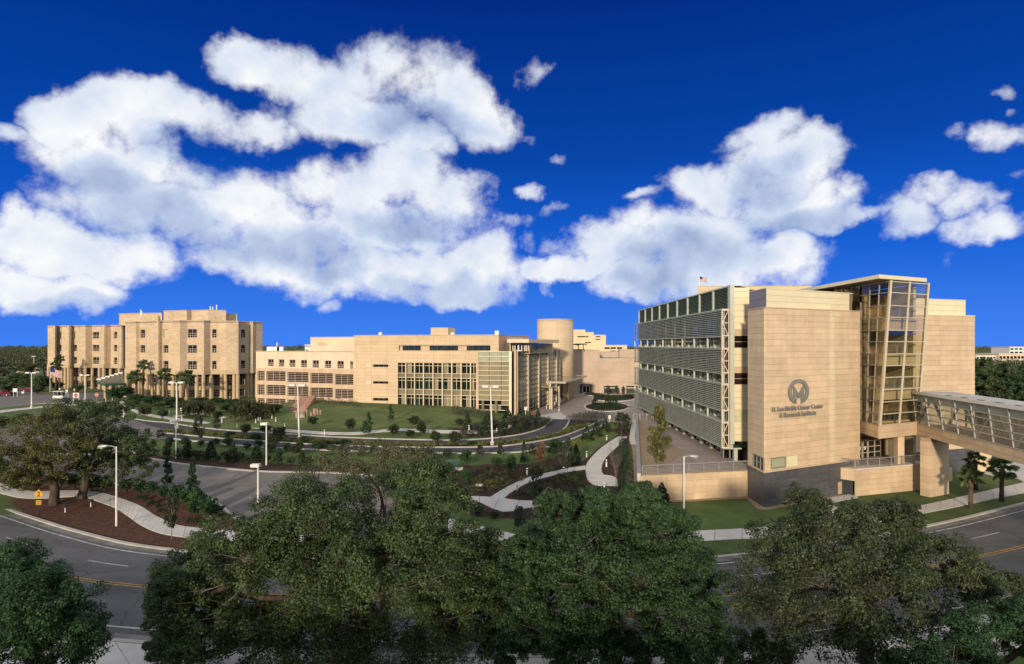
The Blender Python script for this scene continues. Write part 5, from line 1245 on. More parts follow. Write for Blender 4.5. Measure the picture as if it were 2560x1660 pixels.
# --- unit plants (height 1, width 1), three variants of each kind, shared by the copies
def u_round(k):
    cc = sph(46, .2) * rng.uniform(.45, 1, (46, 1)) * np.array([.40, .40, .38]) + np.array([0, 0, .56]); V, Q = clump_leaves(cc, np.full(46, .14) * rng.uniform(.7, 1.3, 46), 60, .040)
    s_ = MB()
    for i in range(6): limb(s_, (0, 0, 0), tuple(cc[i]), .018, .006, .1, 3, 4)
    return V, Q, s_
def u_cone(k):
    z = rng.uniform(.06, .97, 90) ** 1.15; r = (1 - z) ** .8 * .47 * rng.uniform(.75, 1.05, 90); t = rng.uniform(0, 2 * math.pi, 90)
    cc = np.stack([r * np.cos(t), r * np.sin(t), z], 1); V, Q = clump_leaves(cc, np.full(90, .10) * (1.15 - z * .7), 36, .036); s_ = MB(); s_.tube([(0, 0, -.02), (0, 0, .9)], [.03, .008], 5); return V, Q, s_
def u_column(k):
    z = rng.uniform(.12, .97, 60); prof = np.interp(z, [.1, .3, .6, 1], [.30, .46, .34, .06]); r = prof * rng.uniform(.3, 1.05, 60); t = rng.uniform(0, 6.283, 60)
    cc = np.stack([r * np.cos(t), r * np.sin(t), z], 1); V, Q = clump_leaves(cc, np.full(60, .12), 40, .040, .5); s_ = MB(); s_.tube([(0, 0, -.02), (.01, 0, .95)], [.03, .008], 5)
    for i in range(0, 60, 4): limb(s_, (0, 0, float(z[i]) * .8), tuple(cc[i]), .010, .004, .05, 2, 3)
    return V, Q, s_
def u_young(k):
    z = rng.uniform(.33, .97, 52); prof = np.interp(z, [.3, .5, .75, 1], [.28, .46, .38, .10]); r = prof * rng.uniform(.2, 1.05, 52); t = rng.uniform(0, 6.283, 52)
    cc = np.stack([r * np.cos(t), r * np.sin(t), z], 1); V, Q = clump_leaves(cc, np.full(52, .11), 34, .034, .55); s_ = MB(); s_.tube([(0, 0, -.02), (.01, 0, .5), (0, .01, .9)], [.022, .016, .005], 5)
    for i in range(0, 52, 2): limb(s_, (0, 0, max(.28, float(z[i]) - .25)), tuple(cc[i]), .008, .003, .06, 2, 3)
    return V, Q, s_
def u_weep(k):
    n = 260; d = sph(n, .5); d[:, 2] = np.abs(d[:, 2]); C0 = d * np.array([.46, .46, .42]) * rng.uniform(.55, 1.0, (n, 1)) + np.array([0, 0, .52]); L = []
    for c in C0:
        m = 20; q = np.repeat(c[None], m, 0); q[:, 2] -= np.linspace(0, rng.uniform(.2, .58), m); q[:, :2] *= 1 + np.linspace(0, .10, m)[:, None]; L.append(q + rng.normal(0, .012, q.shape))
    C = np.concatenate(L); C[:, 2] = np.maximum(C[:, 2], .08); V, Q = leaves(C, np.tile([0, 0, .6], (len(C), 1)), np.full(len(C), .036), .45); s_ = MB(); s_.tube([(0, 0, -.02), (.02, 0, .3), (0, 0, .6)], [.035, .03, .015], 6)
    for i in range(14): limb(s_, (0, 0, .35), tuple(C0[i]), .014, .004, .1, 3, 4)
    return V, Q, s_
def u_bare(k):
    s_ = MB(); s_.tube([(0, 0, -.02), (0, 0, .28)], [.022, .018], 5); C = []
    for i in range(26):
        a = rng.uniform(0, 6.283); e = (math.cos(a) * rng.uniform(.15, .48), math.sin(a) * rng.uniform(.15, .48), rng.uniform(.55, 1)); p = limb(s_, (0, 0, rng.uniform(.2, .45)), e, .010, .003, .05, 4, 3)
        for j in range(4):
            q = p[2 + j % 3]; e2 = q + Vector(rng.normal(0, .09, 3)) + Vector((0, 0, .08)); limb(s_, q, e2, .004, .002, .05, 2, 3); C.append(tuple(e2)); C.append(tuple(q))
    C = np.repeat(np.array(C), 3, 0) + rng.normal(0, .02, (len(C) * 3, 3)); V, Q = leaves(C, np.tile([0, 0, 1.], (len(C), 1)), np.full(len(C), .013)); return V, Q, s_
UNITS = {'round': (u_round, LF_SHRUB, BARKP), 'cone': (u_cone, LF_DARK, BARK), 'column': (u_column, LF_BUSH, BARK), 'young': (u_young, LF_YOUNG, BARKP), 'weep': (u_weep, LF_WEEP, BARK), 'bare': (u_bare, LF_GREY, BARKP),
         'rust': (u_young, LF_RUST, BARKP), 'autumn': (u_column, LF_AUTUMN, BARKP), 'bush': (u_round, LF_BUSH, BARK), 'grey': (u_round, LF_GREY, BARK), 'oakling': (u_round, LF_OAK, BARK), 'upright': (u_column, LF_DARK, BARK)}
UM = {}
def unit(kind, k):
    if (kind, k) not in UM:
        f, lm_, bm_ = UNITS[kind]; V, Q, s_ = f(k); cm = np_mesh('crown_' + kind, V, Q, lm_)
        tm = bpy.data.meshes.new('stem_' + kind); tm.from_pydata(s_.v, [], s_.f); tm.materials.append(bm_); UM[(kind, k)] = (cm, tm)
    return UM[(kind, k)]
def plant(kind, name, label, px, by, ty, w, group=None, cat='shrub', z=None):
    if z is not None: y = (CAMZ - z) * FPX / (by - HY); loc = Vector(((px - CX) / FPX * y, y, z))
    else: loc = G(px, by)
    r_ = thing(name, label, cat, loc, group); cm, tm = unit(kind, random.randrange(3)); obj_me('crown', cm, r_); obj_me('trunk' if cat == 'tree' else 'stem', tm, r_)
    s_ = loc.y / FPX; r_.scale = (w * s_ * 1.08, w * s_ * 1.08, (by - ty) * s_ * 1.04); r_.rotation_euler = (0, 0, random.uniform(0, 6.28)); return r_
def row(kind, name, desc, where, L, group, cat='shrub', z=None):
    L = sorted(L); n = len(L)
    for i, l in enumerate(L):
        o = 'only' if n == 1 else ('leftmost' if i == 0 else 'rightmost' if i == n - 1 else ORD[i] + ' from the left')
        lab = f'{desc} {where}' if n == 1 else f'{desc} {where}, {o}'
        plant(kind, name, lab, *l, group=group, cat=cat, z=z)
row('round', 'vase_shrub', 'round vase-shaped shrub', 'on the lawn mound', [(781,1067,1041,29),(876.5,1076,1047,31),(1034,1069,1038,30)], 'vase-shaped shrubs by the drive')
row('round', 'vase_shrub', 'round vase-shaped shrub', 'beside the upper drive', [(984,1088,1062,31),(1053,1088,1054,31),(1026,1096,1075,30),(1087,1107,1078,34),(1139,1112,1079,37),(615,1088,1059,32),(665,1085,1060,31),(698.5,1103,1066,35),(685,1120,1088,35),(737,1141,1109,33),(810,1124,1098,35)], 'vase-shaped shrubs by the drive')
row('round', 'vase_shrub', 'round shrub', 'on the grass before the tall brick building', [(362,1044,1015,33),(407,1047,1023,27),(545,1051,1027,31)], 'shrubs before the brick building')
row('column', 'young_conifer', 'slender dark young evergreen', 'on the lawn mound', [(976.5,1053,1012,16),(922,1085,1032,19),(912,1085,1053,23)], 'young evergreens', 'tree')
row('cone', 'holly_cone', 'dark cone-shaped holly', 'before the glass corner', [(1169,1072,1032,25),(1210,1088,1047,30),(1259,1084,1047,30),(1218,1062,1030,25),(1268,1049,1019,29),(1301,1078,1044,32),(1345,1059,1024,25),(1326,1063,1035,26)], 'cone-shaped hollies')
row('cone', 'holly_cone', 'dark cone-shaped holly', 'between the drive and the garden path', [(1467,1100,1066,32),(1491,1091,1050,27),(1514,1078,1047,25),(1546,1053,1030,20),(1440,1160,1111,30),(1310,1154,1100,20)], 'cone-shaped hollies')
row('cone', 'holly_cone', 'dark cone-shaped holly', 'on the round court island', [(1488,1019,990,24),(1520,1020,986,24),(1537,1020,989,24)], 'cone-shaped hollies')
row('upright', 'holly_cone', 'small dark upright holly', 'on the back court island', [(1520,987,964,14),(1542,986,964,12),(1558,985,966,12)], 'cone-shaped hollies')
row('young', 'young_tree', 'slender young tree with thin trunk', 'in the central garden', [(1340,1282,1165,46),(1419,1198,1097,40),(1297,1345,1268,38),(1215,1211,1166,28)], 'young trees in the garden', 'tree')
row('rust', 'young_tree', 'rusty leaved young tree', 'behind the garden path', [(1353,1179,1108,34)], None, 'tree')
row('bare', 'bare_tree', 'nearly bare grey young tree', 'beside the paved garden bay', [(1540,1217,1118,46)], None, 'tree')
row('young', 'young_tree', 'leafy young tree', 'at the top of the garden path', [(1554,1096,1034,36),(1565,1080,1036,30)], 'young trees in the garden', 'tree')
row('bush', 'garden_bush', 'green garden bush', 'in the central mulch bed', [(1242,1170,1143,32),(1276,1187,1137,30),(1166,1208,1171,33),(1390,1130,1098,40)], 'bushes in the garden')
row('bush', 'garden_bush', 'dense green bush', 'near the bench pad', [(1118,1145,1122,34),(1164,1165,1125,38)], 'bushes in the garden')
row('upright', 'upright_evergreen', 'dark upright evergreen', 'in the bed along the driveway kerb', [(471,1148,1098,25),(527,1151,1103,27),(581,1157,1105,27),(641,1158,1111,27),(698,1164,1122,25),(756,1164,1125,25),(420,1142,1100,27)], 'upright evergreens along the driveway')
row('young', 'young_tree', 'grey-leaved young tree', 'on the grass between the two drives', [(497,1117,1043,30),(541,1083,1045,21),(368,1105,1072,25),(400,1102,1075,27)], 'young trees between the drives', 'tree')
row('grey', 'low_shrub', 'small clipped grey-green shrub', 'behind the driveway kerb', [(445 + 12.5 * i, 1146 + i * .75 - (i % 2) * 9, 1132 + i * .75 - (i % 2) * 9, 17) for i in range(18)], 'clipped low shrubs')
row('column', 'tall_shrub', 'tall feathery evergreen', 'below the driveway', [(418,1217,1145,28),(482,1245,1157,31)], None, 'tree')
row('young', 'young_tree', 'thin young tree staked', 'beside the curved sidewalk', [(429,1349,1246,44)], None, 'tree')
row('bush', 'leafy_shrub', 'leafy green shrub', 'between the driveway and the curved sidewalk', [(317,1234,1198,40),(351,1238,1202,36),(379,1243,1202,38),(442,1257,1208,44),(468,1268,1220,42),(496,1288,1222,46),(522,1302,1242,52),(485,1294,1251,40),(545,1300,1262,42),(410,1250,1215,36)], 'shrubs along the curved sidewalk')
row('bush', 'small_shrub', 'tiny green shrub', 'on the mulch near the curved sidewalk', [(345,1247,1236,15),(362,1252,1240,15),(380,1260,1248,16),(395,1269,1257,16),(372,1266,1254,15),(402,1280,1268,16),(472,1305,1293,17),(488,1308,1296,17),(505,1311,1300,17),(520,1314,1302,17)], 'tiny shrubs on the mulch')
row('oakling', 'dark_shrub', 'shaded bushy shrub', 'under the pair of oaks', [(10,1212,1150,60),(48,1222,1165,60),(90,1226,1172,60),(150,1224,1178,55),(190,1224,1182,50),(228,1228,1185,50),(262,1232,1190,45)], 'shrubs under the oaks')
row('weep', 'weeping_tree', 'low weeping tree', 'before the brick colonnade', [(497,1041,997,82),(614,1051,994,78),(660,1046,1003,52)], 'weeping trees', 'tree')
row('bush', 'broad_shrub', 'broad leafy shrub', 'along the foot of the brick colonnade', [(297,1003,966,72),(345,1010,985,52),(380,1014,988,56),(430,1018,991,58),(545,1012,994,48),(585,1014,996,40),(500,1008,992,40)], 'shrubs along the colonnade')
row('oakling', 'broad_shrub', 'rounded olive shrub', 'by the drop-off in front of the left wing', [(62,974,948,40),(10,968,944,40),(95,985,962,30),(47,972,932,50),(106,978,938,42),(194,982,962,32),(144,976,954,28),(20,985,950,40)], 'shrubs by the drop-off')
row('autumn', 'yellowing_tree', 'thin yellowing birch-like tree', 'in the terrace gravel', [(1648,1166,1020,62)], None, 'tree', z=0.03)
row('cone', 'holly_cone', 'dark cone-shaped evergreen', 'in front of the retaining wall', [(1654,1262,1208,46)], None)
row('oakling', 'island_shrub', 'low rounded shrub', 'on the court islands', [(1500,1022,1012,26),(1550,1022,1012,26),(1497,994,984,34),(1575,995,985,34),(1481,988,981,30)], 'court island shrubs')

row('grey', 'mounded_shrub', 'soft mounded grey shrub', 'in the bed before the glass corner', [(1238,1072,1048,40),(1285,1066,1040,40),(1312,1060,1036,36),(1360,1066,1046,30),(1195,1078,1058,34),(1150,1062,1046,30)], 'mounded entry shrubs')
row('oakling', 'mounded_shrub', 'low olive shrub', 'on the bank between the apron and the colonnade', [(455,1020,1002,44),(520,1022,1003,40),(570,1030,1010,36),(330,1016,1000,40),(395,1022,1006,36),(640,1028,1006,44),(690,1030,1010,36)], 'bank shrubs')
row('bush', 'mounded_shrub', 'dense green shrub', 'in the median of the upper drive', [(575,1093,1078,28),(640,1099,1082,30),(760,1107,1090,30),(860,1112,1097,28),(950,1113,1098,30),(1180,1115,1102,26)], 'median shrubs')
row('bush', 'garden_bush', 'leafy bush', 'on the mulch right of the paved garden bay', [(1560,1150,1120,26),(1562,1180,1150,28),(1562,1240,1205,34),(1528,1262,1228,40),(1480,1285,1250,44),(1440,1262,1232,40)], 'bushes beside the garden bay')
row('bush', 'garden_bush', 'shaded bush', 'on the lower edge of the garden', [(1195,1290,1262,34),(1235,1296,1276,30),(1375,1290,1262,36),(1420,1300,1268,40)], 'lower garden bushes')
row('oakling', 'roadside_shrub', 'rounded shrub', 'along the far-left drive apron', [(10,1070,1040,50),(60,1060,1034,46),(115,1052,1030,42),(165,1046,1024,40),(225,1040,1020,36),(265,1030,1012,34)], 'shrubs along the far-left apron')
random.seed(21)
row('bush', 'bed_shrub', 'mixed leafy shrub', 'along the lower edge of the drive loop', [(430 + 36 * i + random.uniform(-9, 9), 1112 + i * 1.6 + random.uniform(-3, 8), 1112 + i * 1.6 - random.uniform(14, 24), random.uniform(18, 34)) for i in range(19)], 'shrubs along the drive loop')
row('oakling', 'bed_shrub', 'olive leafy shrub', 'in the dark bed above the driveway kerb', [(385 + 26 * i + random.uniform(-7, 7), 1140 + i * 1.5 + random.uniform(-2, 6), 1136 + i * 1.5 - random.uniform(12, 22), random.uniform(18, 32)) for i in range(18)], 'olive shrubs above the driveway')
row('young', 'garden_sapling', 'small airy sapling', 'on the grass between the garden and the drive', [(1200,1150,1112,24),(1250,1146,1112,22),(1330,1150,1110,26),(1372,1142,1104,24),(1400,1160,1118,28)], 'saplings above the garden', 'tree')
# --- palms
def frond_mesh():
    V = []; Q = []; n = 46
    for i in range(n):
        a = 6.283 * i / n * 2.618; el = R(75 - 125 * (i / n)); L_ = .50 * random.uniform(.85, 1.1); dirh = np.array([math.cos(a), math.sin(a), 0])
        stem = np.array([dirh * L_ * .55 * t * math.cos(el) + np.array([0, 0, L_ * .55 * t * math.sin(el)]) for t in (0, 1)]); tip = stem[1]
        side = np.cross(dirh, [0, 0, 1.0])
        ro = random.uniform(-1.2, 1.2); dd0 = dirh * math.cos(el) + np.array([0, 0, math.sin(el)]); side = side * math.cos(ro) + np.cross(side, dd0) * math.sin(ro)
        for j in range(11):       # fan of leaflets
            s_ = (j - 5) / 5.0; d = dirh * math.cos(el) + np.array([0, 0, math.sin(el)]); d = d * math.cos(s_ * 1.1) + side * math.sin(s_ * 1.1); e = tip + d * L_ * .62 * (1 - .25 * abs(s_)) + np.array([0, 0, -.10 * L_])
            m = (tip + e) / 2 + np.array([0, 0, .02]); wv = np.cross(d, rng.normal(0, 1, 3)); wv = wv / (np.linalg.norm(wv) + 1e-6) * .034; k = len(V); V += [tip, m + wv, e, m - wv]; Q.append((k, k + 1, k + 2, k + 3))
        k = len(V); w_ = side * .008; V += [stem[0] - w_, stem[0] + w_, tip + w_, tip - w_]; Q.append((k, k + 1, k + 2, k + 3))
    return np_mesh('palm_crown', np.array(V), np.array(Q), LF_PALM)
PALMC = [frond_mesh() for _ in range(2)]
def palm(label, px, by, ty, w, cpx, zz=None):
    loc = G(px, by); s_ = loc.y / FPX; H_ = (by - ty) * s_; cw = w * s_ * 1.12; r_ = thing('cabbage_palm', label, 'palm', loc, 'cabbage palms'); m_ = MB()
    top = Vector(((cpx - px) * s_, 0, H_ - cw * .42)); tr = .045 * cw + .10
    pts = [Vector((0, 0, -.1)), Vector((top.x * .2, 0, top.z * .33)), Vector((top.x * .55, 0, top.z * .66)), top]; m_.tube([p + loc for p in pts], [tr * 1.2, tr, tr, tr * 1.25], 8); m_.build('trunk', PALMB, r_, smooth=True)
    c = obj_me('fronds', random.choice(PALMC), r_); c.location = top; c.scale = (cw, cw, cw); c.rotation_euler = (0, 0, random.uniform(0, 6))
for i, a in enumerate([(2427, 1271, 1166, 52, 2426), (2504, 1253, 1146, 58, 2505), (2440, 1224, 1130, 44, 2438)]): palm(['squat fan palm nearest the bridge pier on the grass strip', 'tallest fan palm right of the bridge pier by the street', 'rear fan palm beside the terrace stair under the footbridge'][i], *a)
for i, a in enumerate([(357, 1000, 900, 26, 359), (341, 1003, 926, 36, 341), (419, 1006, 921, 36, 412), (455, 1008, 926, 38, 467), (140, 977, 901, 26, 141), (149, 977, 887, 20, 149)]): palm(['tall palm rising above the colonnade, third palm from the left' if False else s_ for s_ in ('tall thin palm against the brick bay left of the colonnade corner', 'bushy palm before the left end of the right colonnade', 'palm with bent trunk before the colonnade', 'palm leaning right before the colonnade', 'bushy palm by the flagpole at the left wing', 'tallest thin palm at the far left wing')][i], *a)

# --- hedges and planted ground cover (nobody could count it)
def hedge(name, label, pts, w, h, m, dens=900, leaf=.06, z=None):
    P = [G(*p) for p in pts]; root = thing(name, label, 'hedge', P[len(P) // 2]); C = []
    for a, b in zip(P, P[1:]):
        n = int((b - a).length * w * dens / 6) + 10; t = rng.uniform(0, 1, (n, 1)); c = np.array(a) * (1 - t) + np.array(b) * t; d = np.array([(b - a).y, -(b - a).x, 0]) / max(.01, (b - a).length)
        s_ = rng.uniform(-1, 1, (n, 1)); zz = rng.uniform(0, 1, (n, 1)) ** .6 * h * (1 - .35 * s_ ** 2) * (1 + .18 * np.sin(c[:, :1] * 3 + c[:, 1:2] * 2)); c = c + s_ * d * w / 2; c[:, 2:3] += zz; C.append(c)
    C = np.concatenate(C); V, Q = leaves(C, np.tile([0, -.3, .8], (len(C), 1)), np.full(len(C), leaf)); V -= np.array(root.location); obj_me('foliage', np_mesh(name, V, Q, m), root); s_ = MB()
    for p in P: s_.tube([p, p + Vector((0, 0, h * .7))], .05, 5)
    s_.build('stems', BARK, root)
hedge('clipped_hedge', 'dark clipped hedge at the foot of the stone block', [(815,1012),(850,1013),(880,1016),(896,1018)], 1.6, 1.3, LF_GREY, 900, .07)
hedge('flowering_hedge', 'loose purplish grey hedge below the curtain wall', [(1132,1034),(1165,1040),(1200,1044),(1235,1048)], 2.4, 1.5, LF_GREY, 700, .08)
hedge('rosemary_hedge', 'soft grey-green hedge between the drive lanes near the court', [(1440,1058),(1465,1052),(1490,1047),(1510,1044)], 5.0, 1.5, LF_GREY, 500, .08)
hedge('flowering_hedge', 'soft grey-green hedge beside the drive at the entrance', [(1300,1066),(1335,1066),(1362,1058)], 4.5, 1.4, LF_GREY, 500, .08)
hedge('wall_hedge', 'dark hedge along the gravel strip beside the terrace', [(1560,1110),(1566,1140),(1567,1180),(1566,1225)], 1.6, 1.2, LF_DARK, 800, .07)
def cover(name, label, poly, n, clump, m, leaf, h=.28, cat='ground cover'):
    """low planting scattered over a bed"""
    P = [Vector(p) for p in px2(poly)]; xs = [p.x for p in P]; ys_ = [p.y for p in P]; cc = []; guard = 0
    while len(cc) < n and guard < n * 60:
        guard += 1; x, y = random.uniform(min(xs), max(xs)), random.uniform(min(ys_), max(ys_)); ins = False; j = len(P) - 1
        for i in range(len(P)):
            if (P[i].y > y) != (P[j].y > y) and x < (P[j].x - P[i].x) * (y - P[i].y) / (P[j].y - P[i].y) + P[i].x: ins = not ins
            j = i
        if ins: cc.append((x, y, tz(x, y) + h * .5))
    cc = np.array(cc); V, Q = clump_leaves(cc, np.full(len(cc), h * 1.15) * rng.uniform(.7, 1.3, len(cc)), clump, leaf, .7); o = bpy.data.objects.new(name, np_mesh(name, V, Q, m)); COL.objects.link(o); return tag(o, label, cat, kind='stuff')
med = [(412,1076),(482,1080),(557,1086),(625,1091),(716,1096),(808,1102),(950,1109),(1101,1112),(1158,1112),(1235,1109),(1308,1103),(1345,1096),(1395,1085),(1430,1070),(1475,1062),(1449,1074),(1392,1093),(1306,1108),(1221,1116),(1050,1117),(887,1114),(785,1110),(662,1102),(557,1095),(471,1087),(412,1082)]
cover('median_planting', 'yellow-green croton ground cover along the planted median', med, 620, 46, LF_CROTON, .075, .42)
cover('median_planting', 'dark green low planting between the drive lanes', med, 400, 40, LF_SHRUB, .075, .40)
cover('garden_planting', 'yellow flowering clumps on the dark garden bed', [(1180,1200),(1240,1175),(1330,1172),(1420,1170),(1330,1193),(1260,1218),(1215,1238),(1180,1236)], 90, 42, LF_CROTON, .06, .30)
cover('garden_planting', 'dark green low plants on the garden bed', [(1150,1180),(1240,1170),(1330,1165),(1440,1160),(1440,1168),(1330,1192),(1230,1235),(1150,1236)], 150, 40, LF_SHRUB, .06, .34)
cover('garden_planting', 'low leafy plants inside the path loop', [(1280,1240),(1330,1210),(1420,1184),(1462,1178),(1462,1205),(1475,1225),(1440,1250),(1360,1248),(1300,1250)], 230, 46, LF_SHRUB, .06, .36)
cover('garden_planting', 'yellow-green clumps inside the path loop', [(1380,1198),(1440,1182),(1462,1182),(1440,1205),(1390,1212)], 36, 42, LF_CROTON, .06, .32)
cover('garden_planting', 'low plants on the mulch below the paths', [(1190,1266),(1250,1284),(1330,1276),(1400,1268),(1470,1225),(1555,1225),(1560,1260),(1480,1295),(1380,1300),(1200,1284)], 130, 40, LF_GREY, .06, .32)
cover('kerb_planting', 'low planting along the drive edge by the entrance', [(1140,1086),(1230,1090),(1300,1084),(1350,1070),(1340,1066),(1290,1074),(1220,1083),(1150,1080)], 150, 40, LF_CROTON if False else LF_SHRUB, .07, .36)
cover('kerb_planting', 'pale flowering strip beside the lower drive lane', [(1400,1118),(1450,1100),(1500,1080),(1535,1060),(1545,1066),(1500,1092),(1450,1112),(1410,1124)], 130, 40, LF_CROTON, .06, .30)
cover('court_planting', 'low shrubs on the round court island', [(1466,1018),(1490,1010),(1540,1010),(1568,1018),(1540,1027),(1490,1027)], 110, 40, LF_DARK, .08, .45)
cover('court_planting', 'low shrubs on the back court islands', [(1486,995),(1510,990),(1560,990),(1584,996),(1555,1002),(1510,1002)], 130, 40, LF_DARK, .08, .5)
cover('slope_planting', 'low leafy planting on the bank behind the drive apron', [(0,1050),(90,1045),(200,1030),(280,1010),(300,1030),(260,1042),(120,1058),(0,1064)], 300, 40, LF_SHRUB, .09, .5)

# --- woods on the skyline
def wood(name, label, spans, m):
    CCs = []; RR = []
    for px0, px1, Y0_, Y1_, n, h0, h1 in spans:
        for _ in range(n):
            y = random.uniform(Y0_, Y1_); x = (random.uniform(px0, px1) - CX) / FPX * y; h = random.uniform(h0, h1); r_ = h * random.uniform(.38, .5); k = 9
            c = sph(k, .4) * np.array([r_, r_, h * .36]) * rng.uniform(.5, 1, (k, 1)) + np.array([x, y, tz(x, y) + h * .62]); CCs.append(c); RR.append(np.full(k, r_ * .55))
    cc = np.concatenate(CCs); rr = np.concatenate(RR); V, Q = clump_leaves(cc, rr, 46, 1.0); q = V.reshape(-1, 4, 3); ctr = q.mean(1, keepdims=True); q = ctr + (q - ctr) * (np.repeat(rr, 46)[:, None, None] * .16); V = q.reshape(-1, 3)
    o = bpy.data.objects.new(name, np_mesh(name, V, Q, m)); COL.objects.link(o); return tag(o, label, 'wood', kind='stuff')
wood('far_wood', 'dense olive green wood beyond the left wing', [(-1200, -150, 200, 420, 90, 8, 12.5), (-150, 125, 260, 420, 60, 7, 11), (-200, 130, 420, 700, 90, 8, 12.2)], LF_FAR)
wood('far_wood', 'dense green wood beyond the right wing and footbridge', [(2400, 2700, 110, 190, 34, 8, 12), (2400, 2750, 190, 260, 40, 8, 12), (2700, 4200, 120, 300, 110, 8, 12)], LF_FAR)
wood('skyline_trees', 'thin line of distant trees along the horizon', [(-300, 2900, 900, 1500, 420, 9, 14), (600, 820, 300, 700, 40, 7, 10), (1560, 1640, 300, 500, 10, 9, 12)], LF_FAR)
for i, (px, by, ty, w) in enumerate([(2470, 1010, 925, 90), (2545, 1035, 925, 100), (2500, 985, 905, 80), (2580, 1000, 900, 90), (2450, 965, 900, 60)]):
    loc = Vector((*XY(px, 100 + i * 6), LOW)); s_ = loc.y / FPX; c = W(px, (by + ty) / 2 - 8, loc.y)
    lb = [(c + Vector((math.cos(a) * w * .22 * s_, math.sin(a) * w * .2 * s_, random.uniform(-.12, .18) * (by - ty) * s_)), w * .34 * s_, w * .34 * s_, (by - ty) * .33 * s_) for a in (0, 1.3, 2.6, 3.9, 5.2)]
    big_tree('broad_tree', ['front broad oak right of the right wing', 'broad oak above the footbridge roof at the right edge', 'mid-height oak behind the front ones right of the right wing', 'tall oak at the far right edge beyond the footbridge', 'small oak touching the right wing corner'][i], loc, lb, 20, 60, .20, (LF_OAK, LF_OAKG)[i % 2], .35, 1.0, group='oaks beyond the right wing')
for i, (px, Y, ty, w) in enumerate([(20, 250, 905, 60), (70, 240, 912, 55), (110, 262, 900, 50), (-10, 230, 925, 60)]):
    loc = Vector((*XY(px, Y), 0)); s_ = Y / FPX; by = HY + 14 * FPX / Y; c = W(px, (by + ty) / 2 - 4, Y)
    lb = [(c + Vector((math.cos(a) * w * .25 * s_, math.sin(a) * w * .2 * s_, random.uniform(-.1, .2) * (by - ty) * s_)), w * .32 * s_, w * .3 * s_, (by - ty) * .34 * s_) for a in (0, 1.6, 3.1, 4.6)]
    big_tree('broad_tree', ['olive tree behind the parking lot, left of the pale lamp', 'lighter olive tree behind the parking lot beside the left wing', 'dark tree touching the left wing of the brick building', 'tree at the left edge behind the parked cars'][i], loc, lb, 16, 40, .32, (LF_FAR, LF_WEEP)[i % 2], .4, 2, group='trees behind the parking lot')

# ------------------------------------------------------------------ lamps, bollards, signs
def dist(px, by): return G(px, by)
def twin_lamp(label, px, by, ty, lean=0):
    b = G(px, by); s_ = b.y / FPX; h = (by - ty) * s_; r_ = thing('twin_lamp_post', label, 'lamp post', b, 'tall twin-headed lamp posts'); top = b + Vector((lean * s_, 0, h - .15))
    m_ = MB(); m_.tube([b, b + Vector((0, 0, .5))], .30, 10); m_.build('footing', CONC, r_)
    m_ = MB(); m_.tube([b + Vector((0, 0, .3)), top], [.14, .09], 8); m_.build('pole', WHITE, r_)
    for k in (-1, 1):
        m_ = MB(); m_.bar(top, top + Vector((k * .45, 0, .02)), .10, .10); m_.build('arm', WHITE, r_)
        m_ = MB(); c = top + Vector((k * .78, 0, .08)); m_.hexa([c + Vector((x * .42, y * .32, z)) for z, q in ((-.14, .8), (.14, 1)) for x, y in ((-1, -1), (1, -1), (1, 1), (-1, 1))]); m_.build('lamp_head', WHITE, r_)
for a in (('tall twin lamp post on the apron before the brick colonnade', 442, 1071, 955), ('tall twin lamp post in the median before the link building', 748, 1100, 962, -4), ('tall twin lamp post in the median before the glass corner', 1231, 1112, 965, -5), ('tall twin lamp post at the far left footpath', 79, 1022, 931), ('tall twin lamp post beside the drop-off sign', 213, 1000, 937)): twin_lamp(*a)
def box_lamp(label, px, by, ty):
    b = G(px, by); s_ = b.y / FPX; h = (by - ty) * s_; r_ = thing('box_lamp_post', label, 'lamp post', b, 'single box-headed lamp posts')
    m_ = MB(); m_.tube([b, b + Vector((0, 0, h - .1))], [.10, .075], 8); m_.build('pole', WHITE, r_)
    m_ = MB(); c = b + Vector((-.22, -.05, h)); m_.box(c.x - .42, c.x + .42, c.y - .3, c.y + .3, c.z - .16, c.z + .14); m_.build('lamp_head', WHITE, r_)
    m_ = MB(); m_.box(c.x - .36, c.x + .36, c.y - .25, c.y + .25, c.z - .19, c.z - .155); m_.build('lens', GLASSG, r_)
for a in (('box-headed lamp post in the bed left along the driveway', 440, 1147, 1052), ('box-headed lamp post in the bed right along the driveway', 666, 1163, 1059), ('box-headed lamp post rising in front of the driveway asphalt', 645, 1275, 1163)): box_lamp(*a)
def cobra(label, px, by, ty, hx):
    b = G(px, by); s_ = b.y / FPX; h = (by - ty) * s_; d = (hx - px) * s_; r_ = thing('street_lamp', label, 'street lamp', b, 'cobra-head street lamps'); top = b + Vector((0, 0, h))
    m_ = MB(); m_.tube([b, top], [.095, .06], 10); m_.build('pole', WHITE, r_)
    m_ = MB(); m_.tube([top - Vector((0, 0, .15)), top + Vector((d * .35, 0, .02)), top + Vector((d * .75, 0, .05))], [.05, .045, .04], 6); m_.build('arm', STEEL, r_)
    m_ = MB(); k = 1 if d > 0 else -1; c = top + Vector((d * .75, 0, .04)); m_.tube([c, c + Vector((k * .18, 0, 0)), c + Vector((k * .5, 0, -.05)), c + Vector((k * .85, 0, -.10)), c + Vector((k * .98, 0, -.12))], [.06, .12, .19, .17, .05], 8); m_.build('lamp_head', STEEL, r_, smooth=True)
    m_ = MB(); c = c + Vector((k * .6, 0, -.12)); m_.tube([c, c + Vector((0, 0, -.12)), c + Vector((0, 0, -.2))], [.18, .15, .05], 8); m_.build('lens', GLASSG, r_, smooth=True)
cobra('cobra-head street lamp on the red mulch bed', 291, 1316, 1116, 264); cobra('cobra-head street lamp in front of the retaining wall', 1710, 1275, 1141, 1728)
